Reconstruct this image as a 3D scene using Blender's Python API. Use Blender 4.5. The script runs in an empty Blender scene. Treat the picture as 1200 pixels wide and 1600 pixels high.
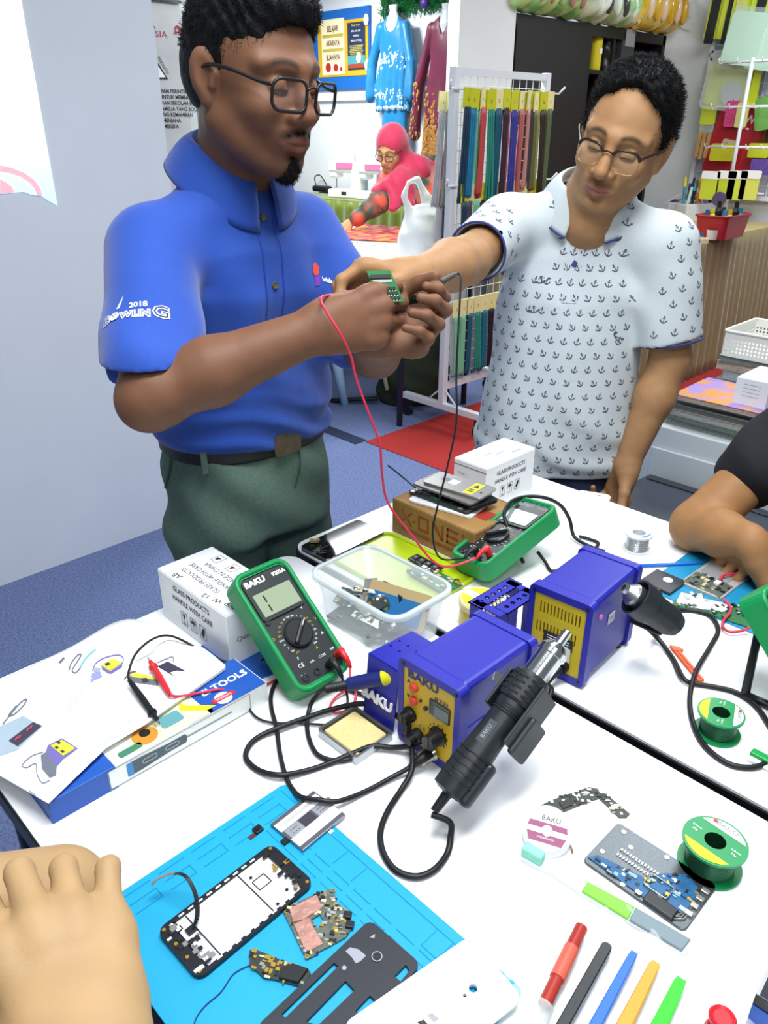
import bpy, bmesh, math, random
import numpy as np
from mathutils import Vector, Matrix, Euler, noise as mnoise
from mathutils.geometry import tessellate_polygon
from mathutils.bvhtree import BVHTree
PI = math.pi
random.seed(7)
SC = bpy.context.scene
COL = SC.collection

# ------------------------------------------------------------------ camera
F_PX, PITCH, ROLL, YAW, EYE = 1220.0, math.radians(26.3), math.radians(0.2), math.radians(-45.369), 1.45
def _axes():
    fw = np.array([0, math.cos(PITCH), -math.sin(PITCH)]); rt = np.array([1.0, 0, 0]); up = np.cross(rt, fw)
    r2 = rt*math.cos(ROLL)+up*math.sin(ROLL); u2 = -rt*math.sin(ROLL)+up*math.cos(ROLL)
    R = np.array([[math.cos(YAW), math.sin(YAW), 0], [-math.sin(YAW), math.cos(YAW), 0], [0, 0, 1]])
    return R@fw, R@r2, R@u2
FW, RT, UP = _axes()
cam_data = bpy.data.cameras.new('camera'); cam = bpy.data.objects.new('camera', cam_data); COL.objects.link(cam)
cam_data.sensor_fit = 'HORIZONTAL'; cam_data.sensor_width = 36; cam_data.lens = 36*F_PX/1200
cam_data.clip_start = 0.02
m = Matrix.Identity(4)
for i in range(3):
    m[i][0] = RT[i]; m[i][1] = UP[i]; m[i][2] = -FW[i]
m[2][3] = EYE
cam.matrix_world = m
SC.camera = cam
def ray(x, y): return FW*F_PX+RT*(x-600)-UP*(y-800)
def at(x, y, z):
    """the point of the horizontal plane z that the photo shows at pixel x, y"""
    d = ray(x, y); return Vector(d*((z-EYE)/d[2])+np.array([0, 0, EYE]))
def on_x(x, y, X):
    d = ray(x, y); return Vector(d*(X/d[0])+np.array([0, 0, EYE]))
def on_y(x, y, Y):
    d = ray(x, y); return Vector(d*(Y/d[1])+np.array([0, 0, EYE]))

# ------------------------------------------------------------------ light
SC.view_settings.view_transform = 'Standard'
SC.view_settings.look = 'None'
SC.view_settings.gamma = 1
SC.view_settings.use_curve_mapping = False
SC.view_settings.exposure = 0.08
world = bpy.data.worlds.new('world'); SC.world = world; world.use_nodes = True
world.node_tree.nodes['Background'].inputs[0].default_value = (0.80, 0.90, 1.0, 1)
world.node_tree.nodes['Background'].inputs[1].default_value = 0.22
def area(name, loc, sx, sy, power, color=(0.93, 0.97, 1.0), rot=(0, 0, 0)):
    l = bpy.data.lights.new(name, 'AREA'); l.shape = 'RECTANGLE'; l.size = sx; l.size_y = sy
    l.energy = power; l.color = color
    o = bpy.data.objects.new(name, l); o.location = loc; o.rotation_euler = rot; COL.objects.link(o); return o
area('ceiling_lamp', (-0.35, 0.55, 2.75), 0.6, 1.2, 58)
area('ceiling_lamp', (-0.9, 2.6, 2.75), 0.6, 1.2, 30)
area('ceiling_lamp', (-3.5, 3.1, 2.75), 0.6, 1.2, 75)
area('ceiling_lamp', (-6.2, 4.6, 2.75), 0.6, 1.2, 110)
area('ceiling_lamp', (-1.6, 4.9, 2.75), 0.6, 1.2, 40)
area('ceiling_lamp', (0.9, -0.6, 2.75), 0.6, 1.2, 26)

# ------------------------------------------------------------------ materials
def lin(h):
    h = h.lstrip('#'); c = [int(h[i:i+2], 16)/255 for i in (0, 2, 4)]
    return tuple(v/12.92 if v <= 0.04045 else ((v+0.055)/1.055)**2.4 for v in c)
MATS = {}
def M(name, col='#888888', rough=0.5, metal=0.0, spec=0.5, noise=None, bump=None, emit=0.0, trans=0.0, alpha=1.0, ior=1.45, attr=None, sheen=0.0, sss=0.0, coat=0.0, col2=None):
    """one procedural material; noise=(scale, amount) mottles the colour, bump=(scale, strength)"""
    if name in MATS: return MATS[name]
    mt = bpy.data.materials.new(name); mt.use_nodes = True
    nt = mt.node_tree; b = nt.nodes['Principled BSDF']; L = nt.links.new
    c = (*lin(col), 1)
    b.inputs['Base Color'].default_value = c
    b.inputs['Roughness'].default_value = rough; b.inputs['Metallic'].default_value = metal
    b.inputs['Specular IOR Level'].default_value = spec; b.inputs['IOR'].default_value = ior
    b.inputs['Transmission Weight'].default_value = trans; b.inputs['Alpha'].default_value = alpha
    b.inputs['Sheen Weight'].default_value = sheen; b.inputs['Coat Weight'].default_value = coat
    if sss:
        b.inputs['Subsurface Weight'].default_value = sss
        b.inputs['Subsurface Radius'].default_value = (0.012, 0.005, 0.003); b.inputs['Subsurface Scale'].default_value = 0.6
    tc = nt.nodes.new('ShaderNodeTexCoord')
    src = None
    if attr:
        a = nt.nodes.new('ShaderNodeAttribute'); a.attribute_name = attr; src = a.outputs['Color']
    if noise or col2:
        sc, am = noise or (60, 1.0)
        n = nt.nodes.new('ShaderNodeTexNoise'); n.inputs['Scale'].default_value = sc; n.inputs['Detail'].default_value = 5
        L(tc.outputs['Object'], n.inputs['Vector'])
        mx = nt.nodes.new('ShaderNodeMix'); mx.data_type = 'RGBA'
        if col2:
            rp = nt.nodes.new('ShaderNodeValToRGB'); rp.color_ramp.elements[0].position = 0.42; rp.color_ramp.elements[1].position = 0.58
            L(n.outputs['Fac'], rp.inputs['Fac']); L(rp.outputs['Color'], mx.inputs['Factor'])
            mx.inputs['A'].default_value = c; mx.inputs['B'].default_value = (*lin(col2), 1)
        else:
            mx.blend_type = 'MULTIPLY'; mx.inputs['Factor'].default_value = am
            rp = nt.nodes.new('ShaderNodeValToRGB'); rp.color_ramp.elements[0].position = 0.3; rp.color_ramp.elements[1].position = 0.7
            rp.color_ramp.elements[0].color = (0.55, 0.55, 0.55, 1); rp.color_ramp.elements[1].color = (1.25, 1.25, 1.25, 1)
            L(n.outputs['Fac'], rp.inputs['Fac']); L(rp.outputs['Color'], mx.inputs['B'])
            mx.inputs['A'].default_value = c
            if src: L(src, mx.inputs['A'])
        src = mx.outputs['Result']
    if src: L(src, b.inputs['Base Color'])
    if emit:
        b.inputs['Emission Strength'].default_value = emit; b.inputs['Emission Color'].default_value = c
        if src: L(src, b.inputs['Emission Color'])
    if bump:
        n2 = nt.nodes.new('ShaderNodeTexNoise'); n2.inputs['Scale'].default_value = bump[0]; n2.inputs['Detail'].default_value = 4
        bp = nt.nodes.new('ShaderNodeBump'); bp.inputs['Strength'].default_value = bump[1]; bp.inputs['Distance'].default_value = 0.002
        L(tc.outputs['Object'], n2.inputs['Vector']); L(n2.outputs['Fac'], bp.inputs['Height']); L(bp.outputs['Normal'], b.inputs['Normal'])
    MATS[name] = mt
    return mt
def C(col, rough=0.5, metal=0.0, **k):
    return M('paint_%s_%d_%d%s' % (col.strip('#'), rough*100, metal*100, ''.join('_'+a for a in k)), col, rough, metal, **k)

# ------------------------------------------------------------------ objects
def tag(o, label=None, cat=None, group=None, kind=None):
    if label: o['label'] = label
    if cat: o['category'] = cat
    if group: o['group'] = group
    if kind: o['kind'] = kind
    return o
def thing(name, label, cat, loc=(0, 0, 0), rz=0.0, group=None, rot=None):
    o = bpy.data.objects.new(name, None); o.empty_display_size = 0.05; COL.objects.link(o)
    o.location = loc; o.rotation_euler = rot if rot is not None else (0, 0, rz)
    return tag(o, label, cat, group)
def copy_tree(o, parent=None):
    c = o.copy(); COL.objects.link(c); c.parent = parent
    for ch in list(o.children): copy_tree(ch, c)
    return c
_textcache = {}
def text_geo(s, size, align='LEFT', bold=0.0):
    k = (s, size, align, bold)
    if k in _textcache: return _textcache[k]
    cu = bpy.data.curves.new('t', 'FONT'); cu.body = s; cu.size = size; cu.align_x = align; cu.offset = bold; cu.resolution_u = 2
    ob = bpy.data.objects.new('t', cu); COL.objects.link(ob)
    dg = bpy.context.evaluated_depsgraph_get(); ev = ob.evaluated_get(dg); me = ev.to_mesh()
    r = ([tuple(v.co) for v in me.vertices], [tuple(p.vertices) for p in me.polygons])
    ev.to_mesh_clear(); bpy.data.objects.remove(ob); bpy.data.curves.remove(cu)
    _textcache[k] = r
    return r
def cat_path(pts, n=8, closed=False):
    """smooth path through points"""
    P = [Vector(p) for p in pts]; out = []
    k = len(P)
    rng = k if closed else k-1
    for i in range(rng):
        if closed: a, b, c, d = P[(i-1) % k], P[i], P[(i+1) % k], P[(i+2) % k]
        else: a, b, c, d = P[max(i-1, 0)], P[i], P[i+1], P[min(i+2, k-1)]
        for j in range(n):
            t = j/n
            out.append(0.5*((2*b)+(c-a)*t+(2*a-5*b+4*c-d)*t*t+(3*b-a-3*c+d)*t**3))
    if not closed: out.append(P[-1])
    return out
def rrect(w, h, r, n=5, cx=0, cy=0):
    out = []
    for sx, sy, a0 in ((1, 1, 0), (-1, 1, 90), (-1, -1, 180), (1, -1, 270)):
        for i in range(n+1):
            a = math.radians(a0+90*i/n)
            out.append((cx+sx*(w/2-r)+r*math.cos(a), cy+sy*(h/2-r)+r*math.sin(a)))
    return out
def circ(r, n=24, cx=0, cy=0): return [(cx+r*math.cos(2*PI*i/n), cy+r*math.sin(2*PI*i/n)) for i in range(n)]
def rot(axis, deg): return Matrix.Rotation(math.radians(deg), 4, axis)
def tr(x, y, z): return Matrix.Translation((x, y, z))
def frame(o, x, y):
    """matrix with origin o, local x along x, local y towards y"""
    o, x, y = Vector(o), Vector(x), Vector(y)
    x = x.normalized(); z = x.cross(y).normalized(); y = z.cross(x)
    mm = Matrix.Identity(4)
    for i in range(3): mm[i][0] = x[i]; mm[i][1] = y[i]; mm[i][2] = z[i]; mm[i][3] = o[i]
    return mm
class MB:
    """collects shapes, builds ONE mesh object"""
    def __init__(s): s.v = []; s.f = []; s.m = []; s.mats = []; s.sm = []; s.X = Matrix.Identity(4)
    def mi(s, mat):
        if mat not in s.mats: s.mats.append(mat)
        return s.mats.index(mat)
    def add(s, vs, fs, mat, smooth=False, X=None):
        k = len(s.v); X = s.X@X if X is not None else s.X; i = s.mi(mat)
        s.v += [X@Vector(v) for v in vs]
        for f in fs: s.f.append([a+k for a in f]); s.m.append(i); s.sm.append(smooth)
        return s
    def bm(s, b, mat, smooth=False, X=None):
        b.verts.index_update()
        r = s.add([v.co[:] for v in b.verts], [[v.index for v in f.verts] for f in b.faces], mat, smooth, X); b.free(); return r
    def box(s, c, d, mat, r=0.0, seg=2, X=None):
        b = bmesh.new(); bmesh.ops.create_cube(b, size=1)
        for v in b.verts: v.co = Vector((v.co.x*d[0]+c[0], v.co.y*d[1]+c[1], v.co.z*d[2]+c[2]))
        if r: bmesh.ops.bevel(b, geom=b.edges[:], offset=min(r, min(d)*0.49), segments=seg, affect='EDGES', profile=0.5)
        return s.bm(b, mat, False, X)
    def prism(s, out, z0, z1, mat, holes=(), top=None, X=None, smooth=False, bevel=0.0):
        rings = [list(out)]+[list(h) for h in holes]
        def area2(p): return sum(p[i][0]*p[(i+1) % len(p)][1]-p[(i+1) % len(p)][0]*p[i][1] for i in range(len(p)))
        if area2(rings[0]) < 0: rings[0].reverse()
        for h in rings[1:]:
            if area2(h) > 0: h.reverse()
        flat = [p for r in rings for p in r]; n = len(flat)
        tris = tessellate_polygon([[Vector((p[0], p[1], 0)) for p in r] for r in rings]) if (holes or len(out) > 4) else [tuple(range(len(out)))]
        if not holes: cap = [tuple(range(len(out)))]
        else:
            cap = []
            for t in tris:
                a, b_, c_ = [flat[i] for i in t]
                cr = (b_[0]-a[0])*(c_[1]-a[1])-(b_[1]-a[1])*(c_[0]-a[0])
                cap.append(t if cr > 0 else t[::-1])
        if bevel and not holes:
            cx = sum(p[0] for p in flat)/n; cy = sum(p[1] for p in flat)/n
            w = max(abs(p[0]-cx) for p in flat); h = max(abs(p[1]-cy) for p in flat)
            ins = [(cx+(p[0]-cx)*(1-bevel/w), cy+(p[1]-cy)*(1-bevel/h)) for p in flat]
            vs = [(*p, z0) for p in flat]+[(*p, z1-bevel) for p in flat]+[(*p, z1) for p in ins]
            fs = [tuple(reversed(range(n)))]
            for l in (0, n):
                fs += [(l+i, l+(i+1) % n, l+n+(i+1) % n, l+n+i) for i in range(n)]
            s.add(vs, fs, mat, smooth, X); s.add([(*p, z1) for p in ins], [tuple(range(n))], top or mat, False, X); return s
        vs = [(*p, z0) for p in flat]+[(*p, z1) for p in flat]
        fs = [t[::-1] for t in cap]; k = 0
        for r in rings:
            L = len(r)
            fs += [(k+i, k+(i+1) % L, n+k+(i+1) % L, n+k+i) for i in range(L)]; k += L
        s.add(vs, fs, mat, smooth, X); s.add([(*p, z1) for p in flat], cap, top or mat, False, X); return s
    def plate(s, out, z, mat, X=None): return s.add([(*p, z) for p in out], [tuple(range(len(out)))], mat, False, X)
    def rect(s, x0, y0, x1, y1, z, mat, X=None): return s.plate([(x0, y0), (x1, y0), (x1, y1), (x0, y1)], z, mat, X)
    def tube(s, pts, r, mat, n=10, smooth=True, X=None, caps=True, closed=False):
        P = [Vector(p) for p in pts]; k = len(P)
        rr = r if isinstance(r, (list, tuple)) else [r]*k
        vs = []; fs = []; ref = None
        for i, p in enumerate(P):
            t = (P[(i+1) % k]-P[i-1]) if closed else (P[min(i+1, k-1)]-P[max(i-1, 0)])
            t = t.normalized() if t.length > 1e-9 else Vector((0, 0, 1))
            if ref is None: ref = t.orthogonal().normalized()
            ref = (ref-t*ref.dot(t)); ref = ref.normalized() if ref.length > 1e-6 else t.orthogonal().normalized()
            bn = t.cross(ref)
            for j in range(n):
                a = 2*PI*j/n; vs.append(p+(ref*math.cos(a)+bn*math.sin(a))*rr[i])
        for i in range(k if closed else k-1):
            q = (i+1) % k
            for j in range(n): fs.append((i*n+j, i*n+(j+1) % n, q*n+(j+1) % n, q*n+j))
        if caps and not closed: fs += [tuple(reversed(range(n))), tuple((k-1)*n+j for j in range(n))]
        return s.add(vs, fs, mat, smooth, X)
    def cyl(s, a, b, r, mat, r2=None, n=20, X=None, smooth=True):
        a, b = Vector(a), Vector(b); d = b-a
        q = d.to_track_quat('Z', 'Y').to_matrix().to_4x4(); q.translation = a
        return s.lathe([(0, 0), (r, 0), (r if r2 is None else r2, d.length), (0, d.length)], mat, n, X=(X@q if X is not None else q), smooth=smooth)
    def lathe(s, prof, mat, n=28, X=None, smooth=True, mats=None):
        """prof: (radius, z); sharp rings keep their own vertices"""
        for i in range(len(prof)-1):
            (r0, z0), (r1, z1) = prof[i], prof[i+1]
            mm = mats[i] if mats else mat
            if r0 < 1e-7 and r1 < 1e-7: continue
            v0 = [(r0*math.cos(2*PI*j/n), r0*math.sin(2*PI*j/n), z0) for j in range(n)]
            v1 = [(r1*math.cos(2*PI*j/n), r1*math.sin(2*PI*j/n), z1) for j in range(n)]
            if r0 < 1e-7: s.add(v1, [tuple(range(n)) if z1 >= z0 and False else tuple(reversed(range(n)))], mm, False, X)
            elif r1 < 1e-7: s.add(v0, [tuple(range(n))], mm, False, X)
            else: s.add(v0+v1, [(j, (j+1) % n, n+(j+1) % n, n+j) for j in range(n)], mm, smooth, X)
        return s
    def ell(s, c, r, mat, n=16, X=None):
        b = bmesh.new(); bmesh.ops.create_uvsphere(b, u_segments=n, v_segments=max(6, n//2), radius=1)
        for v in b.verts: v.co = Vector((v.co.x*r[0]+c[0], v.co.y*r[1]+c[1], v.co.z*r[2]+c[2]))
        return s.bm(b, mat, True, X)
    def text(s, t, size, mat, X, align='CENTER', sx=1.0, bold=0.0, thick=0.0):
        v, f = text_geo(t, size, align, bold)
        return s.add([(p[0]*sx, p[1], 0) for p in v], f, mat, False, X)
    def grid(s, fn, nu, nv, mat, smooth=True, X=None, wrap=False):
        """surface fn(u, v), u and v in 0..1"""
        vs = [fn(i/nu, j/nv) for j in range(nv+1) for i in range(nu+1)]
        fs = [(j*(nu+1)+i, j*(nu+1)+i+1, (j+1)*(nu+1)+i+1, (j+1)*(nu+1)+i) for j in range(nv) for i in range(nu)]
        return s.add(vs, fs, mat, smooth, X)
    def build(s, name, parent=None, label=None, cat=None, group=None, loc=(0, 0, 0), rz=0.0, kind=None, rot=None, solid=0.0):
        me = bpy.data.meshes.new(name)
        me.from_pydata([tuple(v) for v in s.v], [], s.f)
        for mt in s.mats: me.materials.append(mt)
        me.polygons.foreach_set('material_index', s.m); me.polygons.foreach_set('use_smooth', s.sm); me.update()
        o = bpy.data.objects.new(name, me); COL.objects.link(o)
        o.location = loc; o.rotation_euler = rot if rot is not None else (0, 0, rz)
        if parent: o.parent = parent
        if solid:
            md = o.modifiers.new('thickness', 'SOLIDIFY'); md.thickness = solid; md.offset = 0
        return tag(o, label, cat, group, kind)

# common materials
WHITE_TOP = M('white_table_laminate', '#f4f5f6', 0.35, noise=(3, 0.06))
BLACK_PL = M('black_plastic', '#15171a', 0.38)
BLACK_RUB = M('black_rubber', '#101216', 0.5)
DARK_PL = M('dark_grey_plastic', '#2b2f33', 0.45)
CHROME = M('polished_steel', '#c9ccce', 0.18, 1.0)
STEEL = M('brushed_steel', '#b0b3b6', 0.35, 1.0, noise=(80, 0.2))
WHITE_PL = M('white_plastic', '#f0f2f2', 0.35)
INK = M('black_print', '#1b1b1d', 0.7)
GREY_INK = M('grey_print', '#8b8f93', 0.8)
PAPER = M('white_paper', '#f7f7f5', 0.7)
WHITE_INK = M('white_print', '#f2f2f2', 0.6)
GOLD = M('gold_contact', '#c9a548', 0.35, 0.8)
PCB_G = M('green_circuit_board', '#1c6b3a', 0.45, noise=(140, 0.5))
PCB_B = M('blue_circuit_board', '#1c5c8c', 0.45, noise=(140, 0.5))
PCB_D = M('dark_circuit_board', '#2b3330', 0.5, noise=(160, 0.6))
# ------------------------------------------------------------------ blended solid modelling (bodies, cloth, bags)
class Solid:
    """smooth union of rounded cones, ellipsoids and lofts, meshed as one continuous surface"""
    def __init__(s): s.p = []
    def cone(s, a, b, ra, rb=None, k=0.01, op=1, tag=None):
        s.p.append(('c', np.array(a, float), np.array(b, float), ra, ra if rb is None else rb, k, op, tag)); return s
    def chain(s, pts, rs, k=0.008, op=1, tag=None):
        for i in range(len(pts)-1): s.cone(pts[i], pts[i+1], rs[i], rs[i+1], k, op, tag)
        return s
    def ell(s, c, r, R=None, k=0.01, op=1, tag=None):
        R = np.eye(3) if R is None else np.array([list(q)[:3] for q in R][:3], float)
        s.p.append(('e', np.array(c, float), np.array(r, float), R, 0, k, op, tag)); return s
    def loft(s, rows, X=None, k=0.02, op=1, tag=None, power=2.3):
        """rows: (z, cx, cy, rx, ry) in the frame X"""
        X = Matrix.Identity(4) if X is None else X
        A = np.array(X.inverted()); s.p.append(('l', np.array(rows, float), A, power, np.array(X), k, op, tag)); return s
    def plane(s, pt, n, k=0.004):
        n = np.array(n, float); n /= np.linalg.norm(n)
        s.p.append(('p', np.array(pt, float), n, 0, 0, k, -1, None)); return s
    def bound(s, p):
        t = p[0]
        if t == 'c':
            c = (p[1]+p[2])/2; return c, np.linalg.norm(p[1]-p[2])/2+max(p[3], p[4])
        if t == 'e': return p[1], max(p[2])
        if t == 'p': return np.zeros(3), 1e6
        r = p[1]; zm = (r[0, 0]+r[-1, 0])/2; c = np.array([r[:, 1].mean(), r[:, 2].mean(), zm])
        rad = max(np.linalg.norm([abs(q[1]-c[0])+q[3], abs(q[2]-c[1])+q[4], q[0]-zm]) for q in r)
        return (p[4]@np.array([*c, 1]))[:3], rad
    @staticmethod
    def one(p, P):
        t = p[0]
        if t == 'c':
            a, b, ra, rb = p[1], p[2], p[3], p[4]; d = b-a; l2 = d@d+1e-12
            h = np.clip(((P-a)@d)/l2, 0, 1); q = P-a-h[:, None]*d
            return np.sqrt((q*q).sum(1))-(ra+(rb-ra)*h)
        if t == 'e':
            q = (P-p[1])@p[3]; k0 = np.sqrt(((q/p[2])**2).sum(1)); k1 = np.sqrt(((q/p[2]**2)**2).sum(1))+1e-9
            return k0*(k0-1)/k1
        if t == 'p': return -((P-p[1])@p[2])
        r = p[1]; q = P@p[2][:3, :3].T+p[2][:3, 3]; z = np.clip(q[:, 2], r[0, 0], r[-1, 0])
        zi = np.searchsorted(r[:, 0], z, side='right')-1; zi = np.clip(zi, 0, len(r)-2)
        t_ = (z-r[zi, 0])/(r[zi+1, 0]-r[zi, 0]); t_ = t_*t_*(3-2*t_)*0.5+t_*0.5
        v = r[zi]*(1-t_)[:, None]+r[zi+1]*t_[:, None]
        pw = p[3]; x = np.abs(q[:, 0]-v[:, 1])/v[:, 3]; y = np.abs(q[:, 1]-v[:, 2])/v[:, 4]
        k0 = (x**pw+y**pw)**(1/pw)
        side = (k0-1)*np.minimum(v[:, 3], v[:, 4]); dz = np.abs(q[:, 2]-z)
        rr = 0.006
        return np.where(dz > 0, np.sqrt(np.maximum(side+rr, 0)**2+dz*dz)-rr, side)
    def eval(s, P, prims):
        d = np.full(len(P), 1.0)
        for p in prims:
            e = s.one(p, P); k = p[5]
            if p[6] > 0:
                h = np.clip(0.5+0.5*(d-e)/k, 0, 1); d = d*(1-h)+e*h-k*h*(1-h)
            else:
                h = np.clip(0.5-0.5*(d+e)/k, 0, 1); d = d*(1-h)-e*h+k*h*(1-h)
        return d
    def mesh(s, h, disp=None, amp=0.0, B=8):
        bs = [s.bound(p) for p in s.p]
        pos = [i for i, p in enumerate(s.p) if p[6] > 0]
        lo = np.min([bs[i][0]-bs[i][1] for i in pos], axis=0)-3*h-amp; hi = np.max([bs[i][0]+bs[i][1] for i in pos], axis=0)+3*h+amp
        w = h*B; n = np.ceil((hi-lo)/w).astype(int)+1
        G = 4                                                            # groups of blocks
        act = []
        N = (n+G-1)//G
        for gi in range(N[0]):
            for gj in range(N[1]):
                for gk in range(N[2]):
                    c0 = lo+np.array([gi, gj, gk])*G*w; gc = c0+G*w/2; gr = G*w*0.87+0.05+amp
                    pr = [p for p, b in zip(s.p, bs) if np.linalg.norm(b[0]-gc) < b[1]+gr]
                    if not any(p[6] > 0 for p in pr): continue
                    ii = np.stack(np.meshgrid(*[np.arange(G)]*3, indexing='ij'), -1).reshape(-1, 3)
                    d = s.eval(c0+(ii+0.5)*w, pr)
                    keep = np.abs(d) < w*0.87*1.5+amp
                    if keep.any(): act.append((np.array([gi, gj, gk])*G+ii[keep], pr))
        loc = np.stack(np.meshgrid(*[np.arange(B+1)]*3, indexing='ij'), -1).reshape(-1, 3)
        corner = np.array([[i, j, k] for i in (0, 1) for j in (0, 1) for k in (0, 1)])
        edges = [(a, b) for a in range(8) for b in range(a+1, 8) if abs(corner[a]-corner[b]).sum() == 1]
        V = []; KEY = []; QE = []
        S = np.int64(1 << 20)
        for blocks, pr in act:
            g = (blocks[:, None, :]*B+loc[None]).reshape(-1, 3); P = lo+g*h
            d = s.eval(P, pr)
            if disp is not None: d = d+disp(P)
            d = d.reshape(len(blocks), B+1, B+1, B+1)
            cs = np.stack([d[:, c[0]:B+c[0], c[1]:B+c[1], c[2]:B+c[2]] for c in corner], -1)   # nb,B,B,B,8
            sg = cs < 0; mix = sg.any(-1) & ~sg.all(-1)
            idx = np.argwhere(mix)
            if len(idx) == 0: continue
            cv = cs[mix]; gg = blocks[idx[:, 0]]*B+idx[:, 1:]
            acc = np.zeros((len(cv), 3)); cnt = np.zeros(len(cv))
            for a, b in edges:
                va, vb = cv[:, a], cv[:, b]; x = (va < 0) != (vb < 0)
                t = np.where(x, va/(va-vb+1e-30), 0)
                acc += np.where(x[:, None], corner[a]+t[:, None]*(corner[b]-corner[a]), 0); cnt += x
            V.append(lo+(gg+acc/cnt[:, None])*h); KEY.append((gg[:, 0].astype(np.int64)*S+gg[:, 1])*S+gg[:, 2])
            for ax, ci in ((0, 4), (1, 2), (2, 1)):
                x = (cv[:, 0] < 0) != (cv[:, ci] < 0)
                QE.append((KEY[-1][x], np.full(x.sum(), ax), cv[x, 0] < 0))
        V = np.concatenate(V); KEY = np.concatenate(KEY); o = np.argsort(KEY); V = V[o]; KEY = KEY[o]
        off = [S*S, S, np.int64(1)]; F = []
        for key, ax, neg in QE:
            if len(key) == 0: continue
            a = ax[0]; u, v = off[(a+1) % 3], off[(a+2) % 3]
            q = np.stack([key, key-u, key-u-v, key-v], 1)
            i = np.searchsorted(KEY, q); i = np.clip(i, 0, len(KEY)-1); ok = (KEY[i] == q).all(1)
            i = i[ok]; ng = neg[ok]
            i[~ng] = i[~ng][:, ::-1]; F.append(i)
        return V, np.concatenate(F)
    def build(s, name, h, mat, parent=None, disp=None, amp=0.0, color=None, smooth=1, **tags):
        V, Fa = s.mesh(h, disp, amp)
        for _ in range(smooth):                                           # light relaxing of the net
            e = np.concatenate([Fa[:, [0, 1]], Fa[:, [1, 2]], Fa[:, [2, 3]], Fa[:, [3, 0]]])
            acc = np.zeros_like(V); c = np.zeros(len(V)); np.add.at(acc, e[:, 0], V[e[:, 1]]); np.add.at(c, e[:, 0], 1)
            np.add.at(acc, e[:, 1], V[e[:, 0]]); np.add.at(c, e[:, 1], 1)
            V = V*0.5+0.5*acc/np.maximum(c, 1)[:, None]
        me = bpy.data.meshes.new(name)
        me.vertices.add(len(V)); me.vertices.foreach_set('co', V.astype(np.float32).ravel())
        me.loops.add(Fa.size); me.loops.foreach_set('vertex_index', Fa.astype(np.int32).ravel())
        me.polygons.add(len(Fa)); me.polygons.foreach_set('loop_start', np.arange(0, Fa.size, 4, dtype=np.int32))
        me.polygons.foreach_set('use_smooth', np.ones(len(Fa), bool))
        me.update(calc_edges=True); me.validate()
        if color is not None:
            c = color(V); a = me.color_attributes.new('Col', 'FLOAT_COLOR', 'POINT')
            a.data.foreach_set('color', np.concatenate([c, np.ones((len(c), 1))], 1).astype(np.float32).ravel())
        me.materials.append(mat)
        o = bpy.data.objects.new(name, me); COL.objects.link(o)
        if parent: o.parent = parent
        return tag(o, **tags)
def hand(S, W, d, up, s, curls, spread=(12, 3, -6, -16), thumb=None, L=1.0, k=0.006, fat=1.0, tagf=None):
    """hand on solid S. W wrist, d wrist-to-knuckle direction, up the back of the hand; s=+1 right, -1 left.
    curls: 4 x (knuckle, middle, tip) degrees; thumb: points in hand space or None. Returns hand matrix"""
    d = Vector(d).normalized(); up = Vector(up); up = (up-d*up.dot(d)).normalized(); y = up.cross(d)*s
    X = Matrix.Identity(4)
    for i in range(3): X[i][0] = d[i]; X[i][1] = y[i]; X[i][2] = up[i]; X[i][3] = W[i]
    T = lambda p: np.array(X@(Vector(p)*L))
    mc = [(.088, .027, 0), (.093, .006, .003), (.088, -.015, .001), (.079, -.034, -.004)]
    ln = [(.043, .026, .021), (.047, .030, .022), (.043, .028, .022), (.034, .021, .020)]
    rd = [(.0108, .0092, .0083, .0070), (.0110, .0094, .0084, .0072), (.0104, .0089, .0081, .0069), (.0094, .0080, .0073, .0062)]
    S.cone(T((0, .012, 0)), T((.03, .014, 0)), .020*L*fat, .019*L*fat, .02); S.cone(T((0, -.012, 0)), T((.03, -.014, 0)), .019*L*fat, .018*L*fat, .02)
    for (mx, my, mz) in mc:
        S.cone(T((.012, my*0.55, 0)), T((mx-.004, my, mz-.003)), .017*L*fat, .0125*L*fat, .016)
    S.cone(T((.03, -.026, -.008)), T((.068, -.030, -.008)), .014*L*fat, .011*L*fat, .014)
    for i in range(4):
        p = Vector(mc[i]); a = 0; sp = math.radians(spread[i]); pts = [p.copy()]
        for j in range(3):
            a += curls[i][j]; r = math.radians(a)
            p = p+Vector((math.cos(r)*math.cos(sp), math.cos(r)*math.sin(sp), -math.sin(r)))*ln[i][j]; pts.append(p.copy())
        q = [T(v) for v in pts]
        S.cone(T((mc[i][0]-.012, mc[i][1], mc[i][2])), q[0], .012*L*fat, rd[i][0]*L*fat, .010)
        for j in range(3): S.cone(q[j], q[j+1], rd[i][j]*L*fat, rd[i][j+1]*L*fat, k if j else .007, tag=tagf)
    th = thumb or [(.018, .022, -.008), (.050, .045, -.020), (.080, .058, -.028), (.104, .062, -.034)]
    q = [T(v) for v in th]
    S.cone(q[0], q[1], .0165*L*fat, .0125*L*fat, .014); S.cone(q[1], q[2], .0115*L*fat, .0105*L*fat, k); S.cone(q[2], q[3], .0105*L*fat, .0082*L*fat, k)
    return X
def wave(P, dirv, freq, ph=0.0): return np.sin((P@np.array(dirv, float))*freq+ph)
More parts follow.
